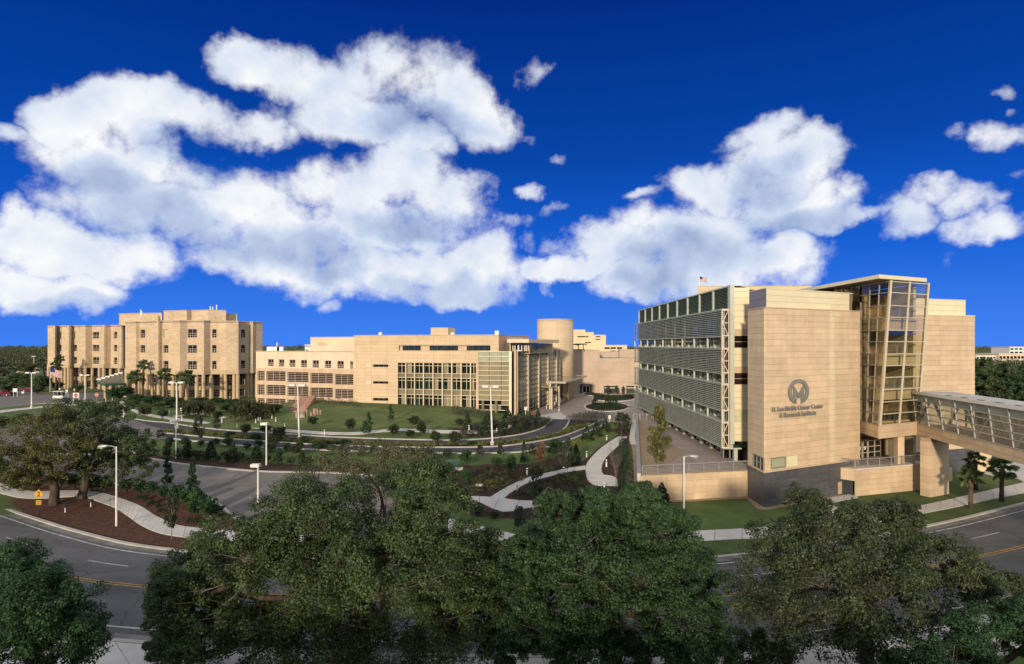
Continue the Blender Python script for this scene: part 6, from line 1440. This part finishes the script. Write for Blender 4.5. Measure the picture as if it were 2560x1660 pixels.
b = G(305, 1212); r_ = thing('utility_pole', 'short grey wooden pole beside the driveway edge', 'pole', b); m_ = MB(); h = 85 * b.y / FPX; m_.tube([b, b + Vector((0, 0, h))], [.16, .13], 8); m_.build('pole', STEEL, r_); m_ = MB(); m_.tube([b + Vector((0, 0, h)), b + Vector((0, 0, h + .06))], .15, 8); m_.build('cap', DARKM, r_)
m_ = W(85, 891, 260); r_ = thing('far_lamp', 'thin distant lamp post behind the parking lot', 'lamp post', (m_.x, m_.y, 0)); q = MB(); q.tube([(m_.x, m_.y, 0), m_], .12, 5); q.build('pole', CREAM, r_); q = MB(); q.box(m_.x - .8, m_.x + .8, m_.y - .3, m_.y + .3, m_.z - .1, m_.z + .15); q.build('lamp_head', WHITE, r_)

BOL = {}
def bollard(label, px, by, ty, group):
    b = G(px, by); s_ = b.y / FPX; h = max(.8, (by - ty) * s_); r_ = thing('bollard_light', label, 'bollard', b, group)
    if not BOL:
        m_ = MB(); m_.tube([(0, 0, 0), (0, 0, .70)], .11, 10); BOL['post'] = (m_, WHITE); m_ = MB(); m_.tube([(0, 0, .70), (0, 0, .84)], .075, 10); BOL['louvre'] = (m_, DARKM); m_ = MB(); m_.tube([(0, 0, .84), (0, 0, .95), (0, 0, 1.0)], [.12, .12, .06], 10); BOL['cap'] = (m_, WHITE)
        for k, (mb, mm) in list(BOL.items()): me = bpy.data.meshes.new('bollard_' + k); me.from_pydata(mb.v, [], mb.f); me.materials.append(mm); BOL[k] = me
    for k, me in BOL.items(): o = obj_me(k, me, r_)
    r_.scale = (h, h, h)
c1 = lambda x, y0, y1: (300 + .2852 * x, 960 + .2852 * y1, 960 + .2852 * y0)
c2 = lambda x, y0, y1: (850 + .2852 * x, 960 + .2852 * y1, 960 + .2852 * y0)
c3 = lambda x, y0, y1: (1150 + .2722 * x, 980 + .2722 * y1, 980 + .2722 * y0)
for where, L in (('on the grass before the brick colonnade', [c1(432, 230, 265), c1(543, 290, 325), c1(893, 295, 340), c1(1026, 350, 388)]),
                 ('on the paths before the link building', [c1(1190, 322, 345), c1(1213, 285, 320), c1(1230, 295, 333), c1(1332, 275, 305), c1(1365, 300, 332), c1(1443, 350, 388)]),
                 ('along the path below the lawn mound', [c1(1793, 400, 448), c2(775, 380, 430), c2(1131, 360, 408), c2(1375, 388, 430)]),
                 ('along the garden paths', [c2(1640, 735, 805), c2(1961, 725, 790), c2(1552, 875, 945), c2(1694, 1020, 1100), c3(1347, 400, 445), c3(1163, 542, 600), c3(1345, 620, 688), c3(1327, 835, 905)]),
                 ('at the canopied entrance', [c3(795, 115, 155), c3(870, 85, 120), c3(910, 140, 180)])):
    L = sorted(L)
    for i, l in enumerate(L): bollard(f'white bollard light {where}, ' + ('leftmost' if i == 0 else 'rightmost' if i == len(L) - 1 else ORD[i] + ' from the left'), *l, 'white bollard lights')
L = [(x * .2941, 700 + .2941 * (y + 30), 700 + .2941 * y) for x, y in ((1062, 1055), (1095, 1065), (1128, 1078), (900, 1003), (955, 998))]
for i, l in enumerate(sorted(L)): bollard('small tan bollard beside the drop-off ramp, ' + ('leftmost' if i == 0 else 'rightmost' if i == 4 else ORD[i] + ' from the left'), *l, 'drop-off bollards')

def flat_text(body, loc, w, parent, m, h=None):
    c = bpy.data.curves.new('letters', 'FONT'); c.body = body; c.align_x = 'CENTER'; c.align_y = 'CENTER'; c.size = 1; c.extrude = .01; c.resolution_u = 1; o = bpy.data.objects.new('tmp', c); COL.objects.link(o); dg = bpy.context.evaluated_depsgraph_get(); me = bpy.data.meshes.new_from_object(o.evaluated_get(dg)); bpy.data.objects.remove(o)
    wid = max(v.co.x for v in me.vertices) - min(v.co.x for v in me.vertices); k = w / wid
    for v in me.vertices: v.co = Vector((v.co.x * k, -v.co.z, v.co.y * k))
    me.materials.clear(); me.materials.append(m); o = obj_me('lettering', me, parent); o.location = Vector(loc) - org(parent); return o
def disc(mb, c, r, n, th=.03, rot=0):
    k = len(mb.v)
    for d in (0, th):
        for i in range(n): t = 2 * math.pi * (i + .5) / n + rot; mb.v.append((c.x + r * math.cos(t), c.y + d, c.z + r * math.sin(t)))
    mb.f.append(tuple(range(k, k + n))); mb.f.append(tuple(range(k + n, k + 2 * n))[::-1])
    for i in range(n): j = (i + 1) % n; mb.f.append((k + j, k + i, k + n + i, k + n + j))
def stop_sign(label, px, by, cy_, r_px, text_, frame):
    b = G(px, by); s_ = b.y / FPX; r_ = thing('stop_sign' if text_ else 'no_entry_sign', label, 'sign', b); c = b + Vector((0, -.06, (by - cy_) * s_)); R_ = r_px * s_
    m_ = MB(); m_.tube([b + Vector((0, .05, 0)), c + Vector((0, .1, R_))], .05, 6); m_.build('post', STEEL, r_)
    if frame:
        m_ = MB(); m_.box(c.x - R_ * 1.5, c.x + R_ * 1.5, c.y + .05, c.y + .09, c.z - R_ * 1.2, c.z + R_ * 1.2); m_.build('backing_board', WHITE, r_)
        for k in (-1, 1): m_ = MB(); m_.tube([(c.x + k * R_ * 1.4, c.y + .12, b.z), (c.x + k * R_ * 1.4, c.y + .12, c.z + R_)], .06, 6); m_.build('frame_post', WHITE, r_)
    m_ = MB(); disc(m_, c + Vector((0, .012, 0)), R_ * 1.06, 8 if text_ else 24); m_.build('rim', WHITE, r_); m_ = MB(); disc(m_, c - Vector((0, .005, 0)), R_ * .96, 8 if text_ else 24, .012); m_.build('face', SIGNR, r_)
    if text_: flat_text('STOP', c - Vector((0, .02, 0)), R_ * 1.4, r_, WHITE)
    else: m_ = MB(); m_.box(c.x - R_ * .7, c.x + R_ * .7, c.y - .02, c.y - .006, c.z - R_ * .16, c.z + R_ * .16); m_.build('bar', WHITE, r_)
stop_sign('stop sign mounted on a white frame at the drop-off', 190, 1004, 988, 5.0, True, True); stop_sign('round red no-entry sign with white bar at the drop-off exit', 242, 1002, 987, 4.6, False, False)
def board(name, label, px, by, y0, y1, w, mats=None, posts=2):
    b = G(px, by); s_ = b.y / FPX; r_ = thing(name, label, 'sign', b); W_ = w * s_ / 2; z1 = b.z + (by - y0) * s_; z0 = b.z + (by - y1) * s_
    m_ = MB(); m_.box(b.x - W_, b.x + W_, b.y - .05, b.y + .02, z0, z1); m_.build('panel', mats or WHITE, r_)
    for k in ((-1, 1) if posts == 2 else (0,)): m_ = MB(); x = b.x + k * W_ * .85; m_.tube([(x, b.y + .07, b.z), (x, b.y + .07, z1)], .06, 6); m_.build('post', WHITE, r_)
    return r_, Vector((b.x, b.y - .06, (z0 + z1) / 2)), W_, (z1 - z0) / 2
board('site_sign', 'blank white two-post sign by the parked cars', 38, 992, 971, 980, 11)
board('site_sign', 'tall narrow white sign beside the shuttle cart', 167, 995, 974, 982, 6, posts=2)
board('site_sign', 'white panel sign on a post before the glass corner', 1314, 1043, 1017, 1025, 7, posts=1)
board('site_sign', 'white panel sign at the top of the garden', 1524, 1055, 1038, 1047, 6, posts=1)
board('site_sign', 'narrow white and grey sign by the footpath before the colonnade', 453, 1044, 1020, 1027, 4, posts=1)
board('small_notice', 'small white notice at the entrance canopy', 1401, 1008, 995, 1001, 4, posts=1)
board('site_sign', 'small white low sign near the parking lot', 57, 987, 979, 986, 6, posts=2)
b_ = board('lane_sign', 'white lane arrow sign at the corner of the apron', 309, 1047, 1024, 1034, 6.5, posts=1)
for k in (-1, 1):
    m_ = MB(); c = b_[1]; w_ = b_[2]; m_.bar(c + Vector((k * w_ * .4, -.01, -b_[3] * .6)), c + Vector((k * w_ * .4, -.01, b_[3] * .1)), w_ * .28, .02); m_.bar(c + Vector((k * w_ * .4, -.012, b_[3] * .1)), c + Vector((k * w_ * .75, -.012, b_[3] * .5)), w_ * .28, .02); m_.build('arrow', DARKM, b_[0])
# diamond warning sign with traffic light symbol
b = G(96, 1283); s_ = b.y / FPX; r_ = thing('warning_sign', 'yellow diamond traffic-signal warning sign on the mulch bed', 'sign', b); c = b + Vector((1.5 * s_, -.05, 48 * s_)); D_ = 12 * s_
m_ = MB(); m_.tube([b, c + Vector((0, .06, D_))], .05, 6); m_.build('post', DARKM, r_)
m_ = MB(); disc(m_, c, D_, 4, .03, R(45)); m_.build('diamond', SIGNY, r_)
m_ = MB(); m_.box(c.x - D_ * .2, c.x + D_ * .2, c.y - .02, c.y - .005, c.z - D_ * .55, c.z + D_ * .55); m_.build('signal_symbol', DARKM, r_)
for k, mm in ((.36, SIGNG), (0, SIGNY), (-.36, SIGNR)): m_ = MB(); disc(m_, c + Vector((0, -.03, k * D_)), D_ * .16, 12, .012); m_.build('signal_dot', mm, r_)
m_ = MB(); z_ = c.z - D_ * 1.75; m_.box(c.x - D_ * .55, c.x + D_ * .55, c.y - .01, c.y + .02, z_ - D_ * .45, z_ + D_ * .45); m_.build('plate', SIGNY, r_)
for k in (.2, -.12): m_ = MB(); m_.box(c.x - D_ * .42, c.x + D_ * .42, c.y - .02, c.y - .008, z_ + k * D_ - .03, z_ + k * D_ + .03); m_.build('plate_line', DARKM, r_)
for i, (px, by) in enumerate(((163, 1282), (227, 1268))):
    b = G(px, by); r_ = thing('uplight', ['small dark ground uplight left on the mulch bed', 'small dark ground uplight right on the mulch bed'][i], 'light', b, 'mulch bed uplights'); m_ = MB(); m_.tube([b, b + Vector((0, 0, .5))], .05, 6); m_.build('stake', WHITE, r_)
    m_ = MB(); m_.tube([b + Vector((0, 0, .5)), b + Vector((0, 0, .62)), b + Vector((0, 0, .8))], [.1, .2, .24], 8); m_.build('lamp', DARKM, r_)
for i, (px, by) in enumerate(((2076, 1300), (2082, 1303))):
    b = G(px, by); r_ = thing('path_post', ['short tan post at the service path corner', 'short white post at the service path corner'][i], 'post', b); m_ = MB(); m_.box(b.x - .1, b.x + .1, b.y - .1, b.y + .1, b.z, b.z + (1.0, .8)[i]); m_.build('post', (SIGNY if False else PANEL, WHITE)[i], r_); m_ = MB(); m_.box(b.x - .12, b.x + .12, b.y - .12, b.y + .12, b.z + (1.0, .8)[i], b.z + (1.05, .85)[i]); m_.build('cap', (PANEL, WHITE)[i], r_)

# flags
def flag(label, base, h, w, fh, pole=True):
    r_ = thing('flag_on_pole', label, 'flag', base); base = Vector(base); m_ = MB(); m_.tube([base, base + Vector((0, 0, h))], [.09, .05], 6); m_.build('pole', WHITE, r_)
    n = 10; z1 = base.z + h - .1
    def strip_(za, zb, u0, u1, mm, nm):
        q = MB(); 
        for i in range(n):
            a, b = u0 + (u1 - u0) * i / n, u0 + (u1 - u0) * (i + 1) / n; f = lambda t: (base.x + .06 + w * t * .93, base.y + .25 * math.sin(t * 7) * w * .3, -.45 * t * fh)
            A, B = f(a), f(b); q.quad((A[0], A[1], za + A[2]), (B[0], B[1], za + B[2]), (B[0], B[1], zb + B[2]), (A[0], A[1], zb + A[2]))
        return q.build(nm, mm, r_)
    for k in range(13): strip_(z1 - fh * (k + 1) / 13, z1 - fh * k / 13, .4 if k < 7 else 0, 1, REDC if k % 2 == 0 else WHITE, 'stripe')
    strip_(z1 - fh * 7 / 13, z1, 0, .4, BLUEC, 'canton')
flag('striped national flag on a pole before the left wing', G(125, 980), 62 * G(125, 980).y / FPX, 3.6, 2.3)
q = W(1748.5, 716, 98); flag('small striped flag flying above the louvred roof', (q.x, q.y, 20.6), W(1748.5, 689, 98).z - 20.6, 1.25, .75)

# ------------------------------------------------------------------ vehicles
def wheel(mbp, c, r, w, parent):
    m_ = MB(); m_.tube([c - Vector((0, w / 2, 0)), c + Vector((0, w / 2, 0))], r, 14); o = m_.build('wheel', TYRE, parent); m_ = MB(); m_.tube([c - Vector((0, w / 2 + .02, 0)), c + Vector((0, w / 2 + .02, 0))], r * .6, 10); m_.build('rim', STEEL, o)
def car(name, label, cat, px, by, paint, L_=4.6, Wd=1.8, H=1.45, pickup=False, flip=1, group='vehicles in the parking lot', rot=0.0):
    """Side-on car built round the origin and then turned into place."""
    b = G(px, by); r_ = thing(name, label, cat, b, group)
    prof = [(-.5, .22), (-.5, .50), (-.46, .60), (-.24, .64), (-.13, .97), (.20, 1.0), (.33, .68), (.46, .64), (.5, .55), (.5, .22)] if not pickup else [(-.5, .28), (-.5, .58), (-.24, .62), (-.15, .96), (.06, 1.0), (.10, .63), (.5, .62), (.5, .28)]
    if name == 'suv_car': prof = [(-.5, .22), (-.5, .52), (-.45, .60), (-.26, .64), (-.14, .97), (.42, 1.0), (.49, .64), (.5, .55), (.5, .22)]
    def shell(pr, w0, w1, nm, mm, parent, zc=0):
        m_ = MB(); n = len(pr); k = 0
        for s_ in (-1, 1):
            for x, z in pr: m_.v.append((b.x + flip * x * L_, b.y + s_ * (w0 if z <= .65 else w1) / 2 * Wd, b.z + z * H))
        m_.f = [tuple(range(n))[::-1], tuple(range(n, 2 * n))] + [(i, (i + 1) % n, n + (i + 1) % n, n + i) for i in range(n)]; return m_.build(nm, mm, parent)
    shell(prof, 1, .86, 'body', paint, r_)
    gl = [(-.225, .66), (-.135, .93), (.19, .95), (.30, .68)] if not pickup else [(-.22, .65), (-.145, .92), (.045, .95), (.07, .66)]
    if name == 'suv_car': gl = [(-.24, .66), (-.13, .93), (.40, .95), (.46, .68)]
    shell(gl, 1.01, .885, 'windows', GLASSD, r_)
    for x in (-.32, .32):
        for s_ in (-1, 1): wheel(None, Vector((b.x + flip * x * L_, b.y + s_ * Wd * .46, b.z + .33)), .33, .2, r_)
    for s_ in (-1, 1):
        m_ = MB(); x = b.x - flip * L_ * .5; m_.box(x - .03, x + .03, b.y + s_ * Wd * .38 - .18, b.y + s_ * Wd * .38 + .18, b.z + H * .44, b.z + H * .54); m_.build('headlight', WHITE, r_)
        m_ = MB(); x = b.x + flip * L_ * .5; m_.box(x - .03, x + .03, b.y + s_ * Wd * .38 - .15, b.y + s_ * Wd * .38 + .15, b.z + H * .42, b.z + H * .54); m_.build('tail_light', REDP, r_)
    r_.rotation_euler = (0, 0, rot); return r_
car('pickup_truck', 'red pickup truck parked at the left edge', 'pickup', 8, 990, REDP, 5.4, 1.9, 1.75, True)
car('parked_car', 'dark blue car parked behind the red pickup', 'car', 5, 976, BLUEP, 4.6, 1.8, 1.5); car('parked_car', 'black car parked right of the white two-post sign', 'car', 52, 977, BLACKP, 4.5, 1.8, 1.45)
car('parked_car', 'dark red car parked beside the shrubs at the lot end', 'car', 78, 979, REDP, 4.6, 1.8, 1.5); car('parked_car', 'silver car parked at the far side of the lot', 'car', 22, 971, SILVERP, 4.5, 1.8, 1.45)
car('suv_car', 'black sport utility car half hidden behind the oak on the driveway', 'car', 300, 1150, BLACKP, 4.7, 1.9, 1.75, False, 1, None, R(8))
# shuttle cart
b = G(149, 998); r_ = thing('shuttle_cart', 'white open shuttle cart with flat roof crossing the drop-off road', 'cart', b)
m_ = MB(); m_.box(b.x - 1.2, b.x + 1.2, b.y - .65, b.y + .65, b.z + .3, b.z + .95); m_.box(b.x - 1.35, b.x - 1.2, b.y - .6, b.y + .6, b.z + .35, b.z + .8); m_.build('body', WHITE, r_)
m_ = MB(); m_.hexa([(b.x + x * 1.45, b.y + y * .75, b.z + z) for z, in ((2.0,), (2.12,)) for x, y in ((-1, -1), (1, -1), (1, 1), (-1, 1))]); m_.build('roof', WHITE, r_)
for x in (-1.1, 0, 1.1):
    for y in (-.6, .6): m_ = MB(); m_.tube([(b.x + x, b.y + y, b.z + .9), (b.x + x, b.y + y, b.z + 2.0)], .04, 5); m_.build('roof_post', STEEL, r_)
for x in (-.5, .6): m_ = MB(); m_.box(b.x + x - .25, b.x + x + .25, b.y - .55, b.y + .55, b.z + .95, b.z + 1.15); m_.box(b.x + x + .2, b.x + x + .3, b.y - .55, b.y + .55, b.z + 1.15, b.z + 1.6); m_.build('seat', DARKM, r_)
for x in (-.85, .85):
    for y in (-.6, .6): wheel(None, Vector((b.x + x, b.y + y, b.z + .27)), .27, .18, r_)

# ------------------------------------------------------------------ person, bench, standing stones
def person(label, px, by, h, top, legs):
    b = G(px, by); me = bpy.data.meshes.new('body'); k = h / 1.7
    J = {'pel': (0, 0, .93, .13), 'wai': (0, 0, 1.08, .12), 'che': (0, -.01, 1.28, .15), 'nec': (0, 0, 1.47, .055), 'hea': (0, -.02, 1.60, .095), 'top': (0, -.01, 1.69, .06),
         'sl': (.18, 0, 1.40, .06), 'el': (.25, .04, 1.14, .045), 'wl': (.22, -.10, .92, .03), 'hl': (.21, -.14, .84, .03), 'sr': (-.18, 0, 1.40, .06), 'er': (-.25, .06, 1.15, .045), 'wr': (-.26, .0, .92, .03), 'hr': (-.26, -.03, .83, .03),
         'kl': (.10, -.08, .50, .065), 'al': (.10, .02, .09, .045), 'fl': (.10, -.12, .04, .04), 'kr': (-.10, .05, .50, .065), 'ar': (-.10, .16, .10, .045), 'fr': (-.10, .05, .04, .04), 'hpl': (.10, 0, .86, .10), 'hpr': (-.10, 0, .86, .10)}
    names = list(J); E = [('pel', 'wai'), ('wai', 'che'), ('che', 'nec'), ('nec', 'hea'), ('hea', 'top'), ('che', 'sl'), ('sl', 'el'), ('el', 'wl'), ('wl', 'hl'), ('che', 'sr'), ('sr', 'er'), ('er', 'wr'), ('wr', 'hr'), ('pel', 'hpl'), ('hpl', 'kl'), ('kl', 'al'), ('al', 'fl'), ('pel', 'hpr'), ('hpr', 'kr'), ('kr', 'ar'), ('ar', 'fr')]
    me.from_pydata([tuple(c * k for c in J[n][:3]) for n in names], [(names.index(a), names.index(c)) for a, c in E], [])
    r_ = thing('person', label, 'person', b); o = bpy.data.objects.new('tmp', me); COL.objects.link(o)
    sk = o.modifiers.new('skin', 'SKIN'); sv = me.skin_vertices[0].data
    for i, n in enumerate(names): sv[i].radius = (J[n][3] * k, J[n][3] * k * (.8 if n in ('pel', 'wai', 'che') else 1)); sv[i].use_root = n == 'pel'
    ss = o.modifiers.new('sub', 'SUBSURF'); ss.levels = 2; ss.render_levels = 2
    dg = bpy.context.evaluated_depsgraph_get(); bm_ = bpy.data.meshes.new_from_object(o.evaluated_get(dg)); bpy.data.objects.remove(o)
    bm_.materials.clear()
    for mm in (SKIN, top, legs, DARKM): bm_.materials.append(mm)
    for p in bm_.polygons:
        z = p.center.z / k; x = abs(p.center.x) / k; p.material_index = 3 if z < .10 else 2 if z < .95 and x < .205 else 0 if z > 1.50 or (x > .20 and z < 1.12) else 1; p.use_smooth = True
        if z > 1.60 or (z > 1.54 and p.center.y > .02): p.material_index = 3
    o = obj_me('body', bm_, r_); return r_
person('person in a red top walking among the hollies by the glass corner', 1331, 1050, 1.72, REDC, BLUEC)
p2_ = person('person in a light shirt walking by the drop-off shrubs', 149, 983, 1.72, WHITE, BLUEC)
p3_ = person('person in pale clothes standing behind the stop sign', 186, 985, 1.72, CREAM, INTERD)
b = G(1128, 1172); r_ = thing('park_bench', 'teal metal bench on its small concrete pad behind the oak', 'bench', b); X = b.x; Yb = b.y; Z = b.z + .09
m_ = MB()
for k in range(5): m_.box(X - 1.0, X + 1.0, Yb - .28 + k * .12, Yb - .19 + k * .12, Z + .43, Z + .47)
m_.build('seat', TEALM, r_); m_ = MB()
for k in range(4): m_.box(X - 1.0, X + 1.0, Yb + .32 + k * .03, Yb + .36 + k * .03, Z + .55 + k * .12, Z + .64 + k * .12)
m_.build('backrest', TEALM, r_)
for x in (-.9, .9):
    for y in (-.25, .30): m_ = MB(); m_.tube([(X + x, Yb + y, Z - .09), (X + x, Yb + y, Z + .43)], .04, 6); m_.build('leg', TEALM, r_)
ground_poly('bench_pad', px2([(1094, 1176), (1108, 1170), (1158, 1169), (1156, 1176), (1118, 1182)]), CONC, .06)
for i, (px, by, h, w, mm, tp) in enumerate([(741, 1046, 20, 5, ROCKR, 1), (755, 1044, 21, 13, ROCK, .45), (766, 1042, 19, 5, ROCKR, 1), (775, 1039, 13, 11, ROCK, .5), (786, 1038, 17, 8, ROCKR, .9), (792, 1037, 16, 9, ROCK, .35), (801, 1036, 11, 5, ROCKR, 1)]):
    b = G(px, by); s_ = b.y / FPX; n = 8; m_ = MB(); w_ = w * s_ / 2; H = h * s_
    ring = lambda z, f: [(b.x + math.cos(6.283 * k / n) * w_ * f * random.uniform(.88, 1.1), b.y + math.sin(6.283 * k / n) * w_ * .6 * f, b.z + z) for k in range(n)]
    R0, R1, R2 = ring(-.1, 1), ring(H * .6, .5 + .5 * tp), ring(H, tp * .85); m_.v = R0 + R1 + R2; m_.f = [(k, (k + 1) % n, n + (k + 1) % n, n + k) for k in range(n)] + [(n + k, n + (k + 1) % n, 2 * n + (k + 1) % n, 2 * n + k) for k in range(n)] + [tuple(range(2 * n, 3 * n))]
    o = m_.build('standing_stone', mm, None, None, loc=tuple(b)); tag(o, ['leftmost pink granite post in the stone garden by the stair', 'pale upright rock, largest in the stone garden', 'pink granite post between the two larger pale rocks', 'low pale rock in the middle of the stone garden', 'wide pink granite block in the stone garden', 'pale pointed rock right of the pink block', 'rightmost short granite post on the lawn slope'][i], 'stone', 'stones of the sculpture garden')
b = G(1535, 1235); mh = thing('manhole_ring', 'pale round concrete ring on the mulch near the gravel strip', 'manhole', b); m_ = MB(); m_.tube([b - Vector((0, 0, .1)), b + Vector((0, 0, .15))], .55, 18); m_.build('ring', CONC, mh); m_ = MB(); m_.tube([b + Vector((0, 0, .15)), b + Vector((0, 0, .165))], .4, 18); m_.build('cover', KERB, mh)
b = G(1199, 1214); mh = thing('plaque_stone', 'flat pale plaque stone on the garden mulch', 'plaque', b); m_ = MB(); m_.box(b.x - .45, b.x + .45, b.y - .3, b.y + .3, b.z - .05, b.z + .18); m_.build('block', CONC, mh); m_ = MB(); m_.box(b.x - .35, b.x + .35, b.y - .2, b.y + .2, b.z + .18, b.z + .2); m_.build('plate', STEEL, mh)

# ------------------------------------------------------------------ far buildings
def far_building(label, px0, px1, y0, y1, Y, m, rows=1, cols=6, glass=None):
    F = Fc(XY(px0, Y), XY(px1, Y)); zb = -3; zt = F.z((px0 + px1) / 2, y0); r_ = thing('far_building', label, 'building', (*F.P(F.len / 2, 0)[:2], zb)); m_ = MB(); m_.fb(F, 0, F.len, zb, zt, -20, 0); m_.build('wall', m, r_); m_ = MB(); m_.fb(F, -.3, F.len + .3, zt, zt + .5, -20.3, .3); m_.build('roof_edge', CREAM, r_)
    zl = F.z((px0 + px1) / 2, y1)
    for j in range(rows):
        for i in range(cols):
            u0 = F.len * (i + .15) / cols; u1 = F.len * (i + .85) / cols; za = zl + (zt - zl) * (j + .25) / rows; zc = zl + (zt - zl) * (j + .7) / rows; piece('window', glass or GLASSD, r_, F, u0, u1, za, zc, -.1, .15)
far_building('white office block with ribbon windows on the right horizon', 2524, 2580, 868, 885, 520, WHITE, 2, 5)
far_building('long low pale warehouse beyond the right wood', 2497, 2570, 886, 900, 400, CREAM, 1, 8)
far_building('flat white roofed shed at the corner of the right wing', 2440, 2490, 890, 898, 380, WHITE, 1, 6)
far_building('low pale building behind the trees at the far left', 36, 97, 918, 930, 300, CREAM, 1, 7)
far_building('small white building on the horizon left of the plant room', 762, 778, 862, 868, 900, WHITE, 1, 3)
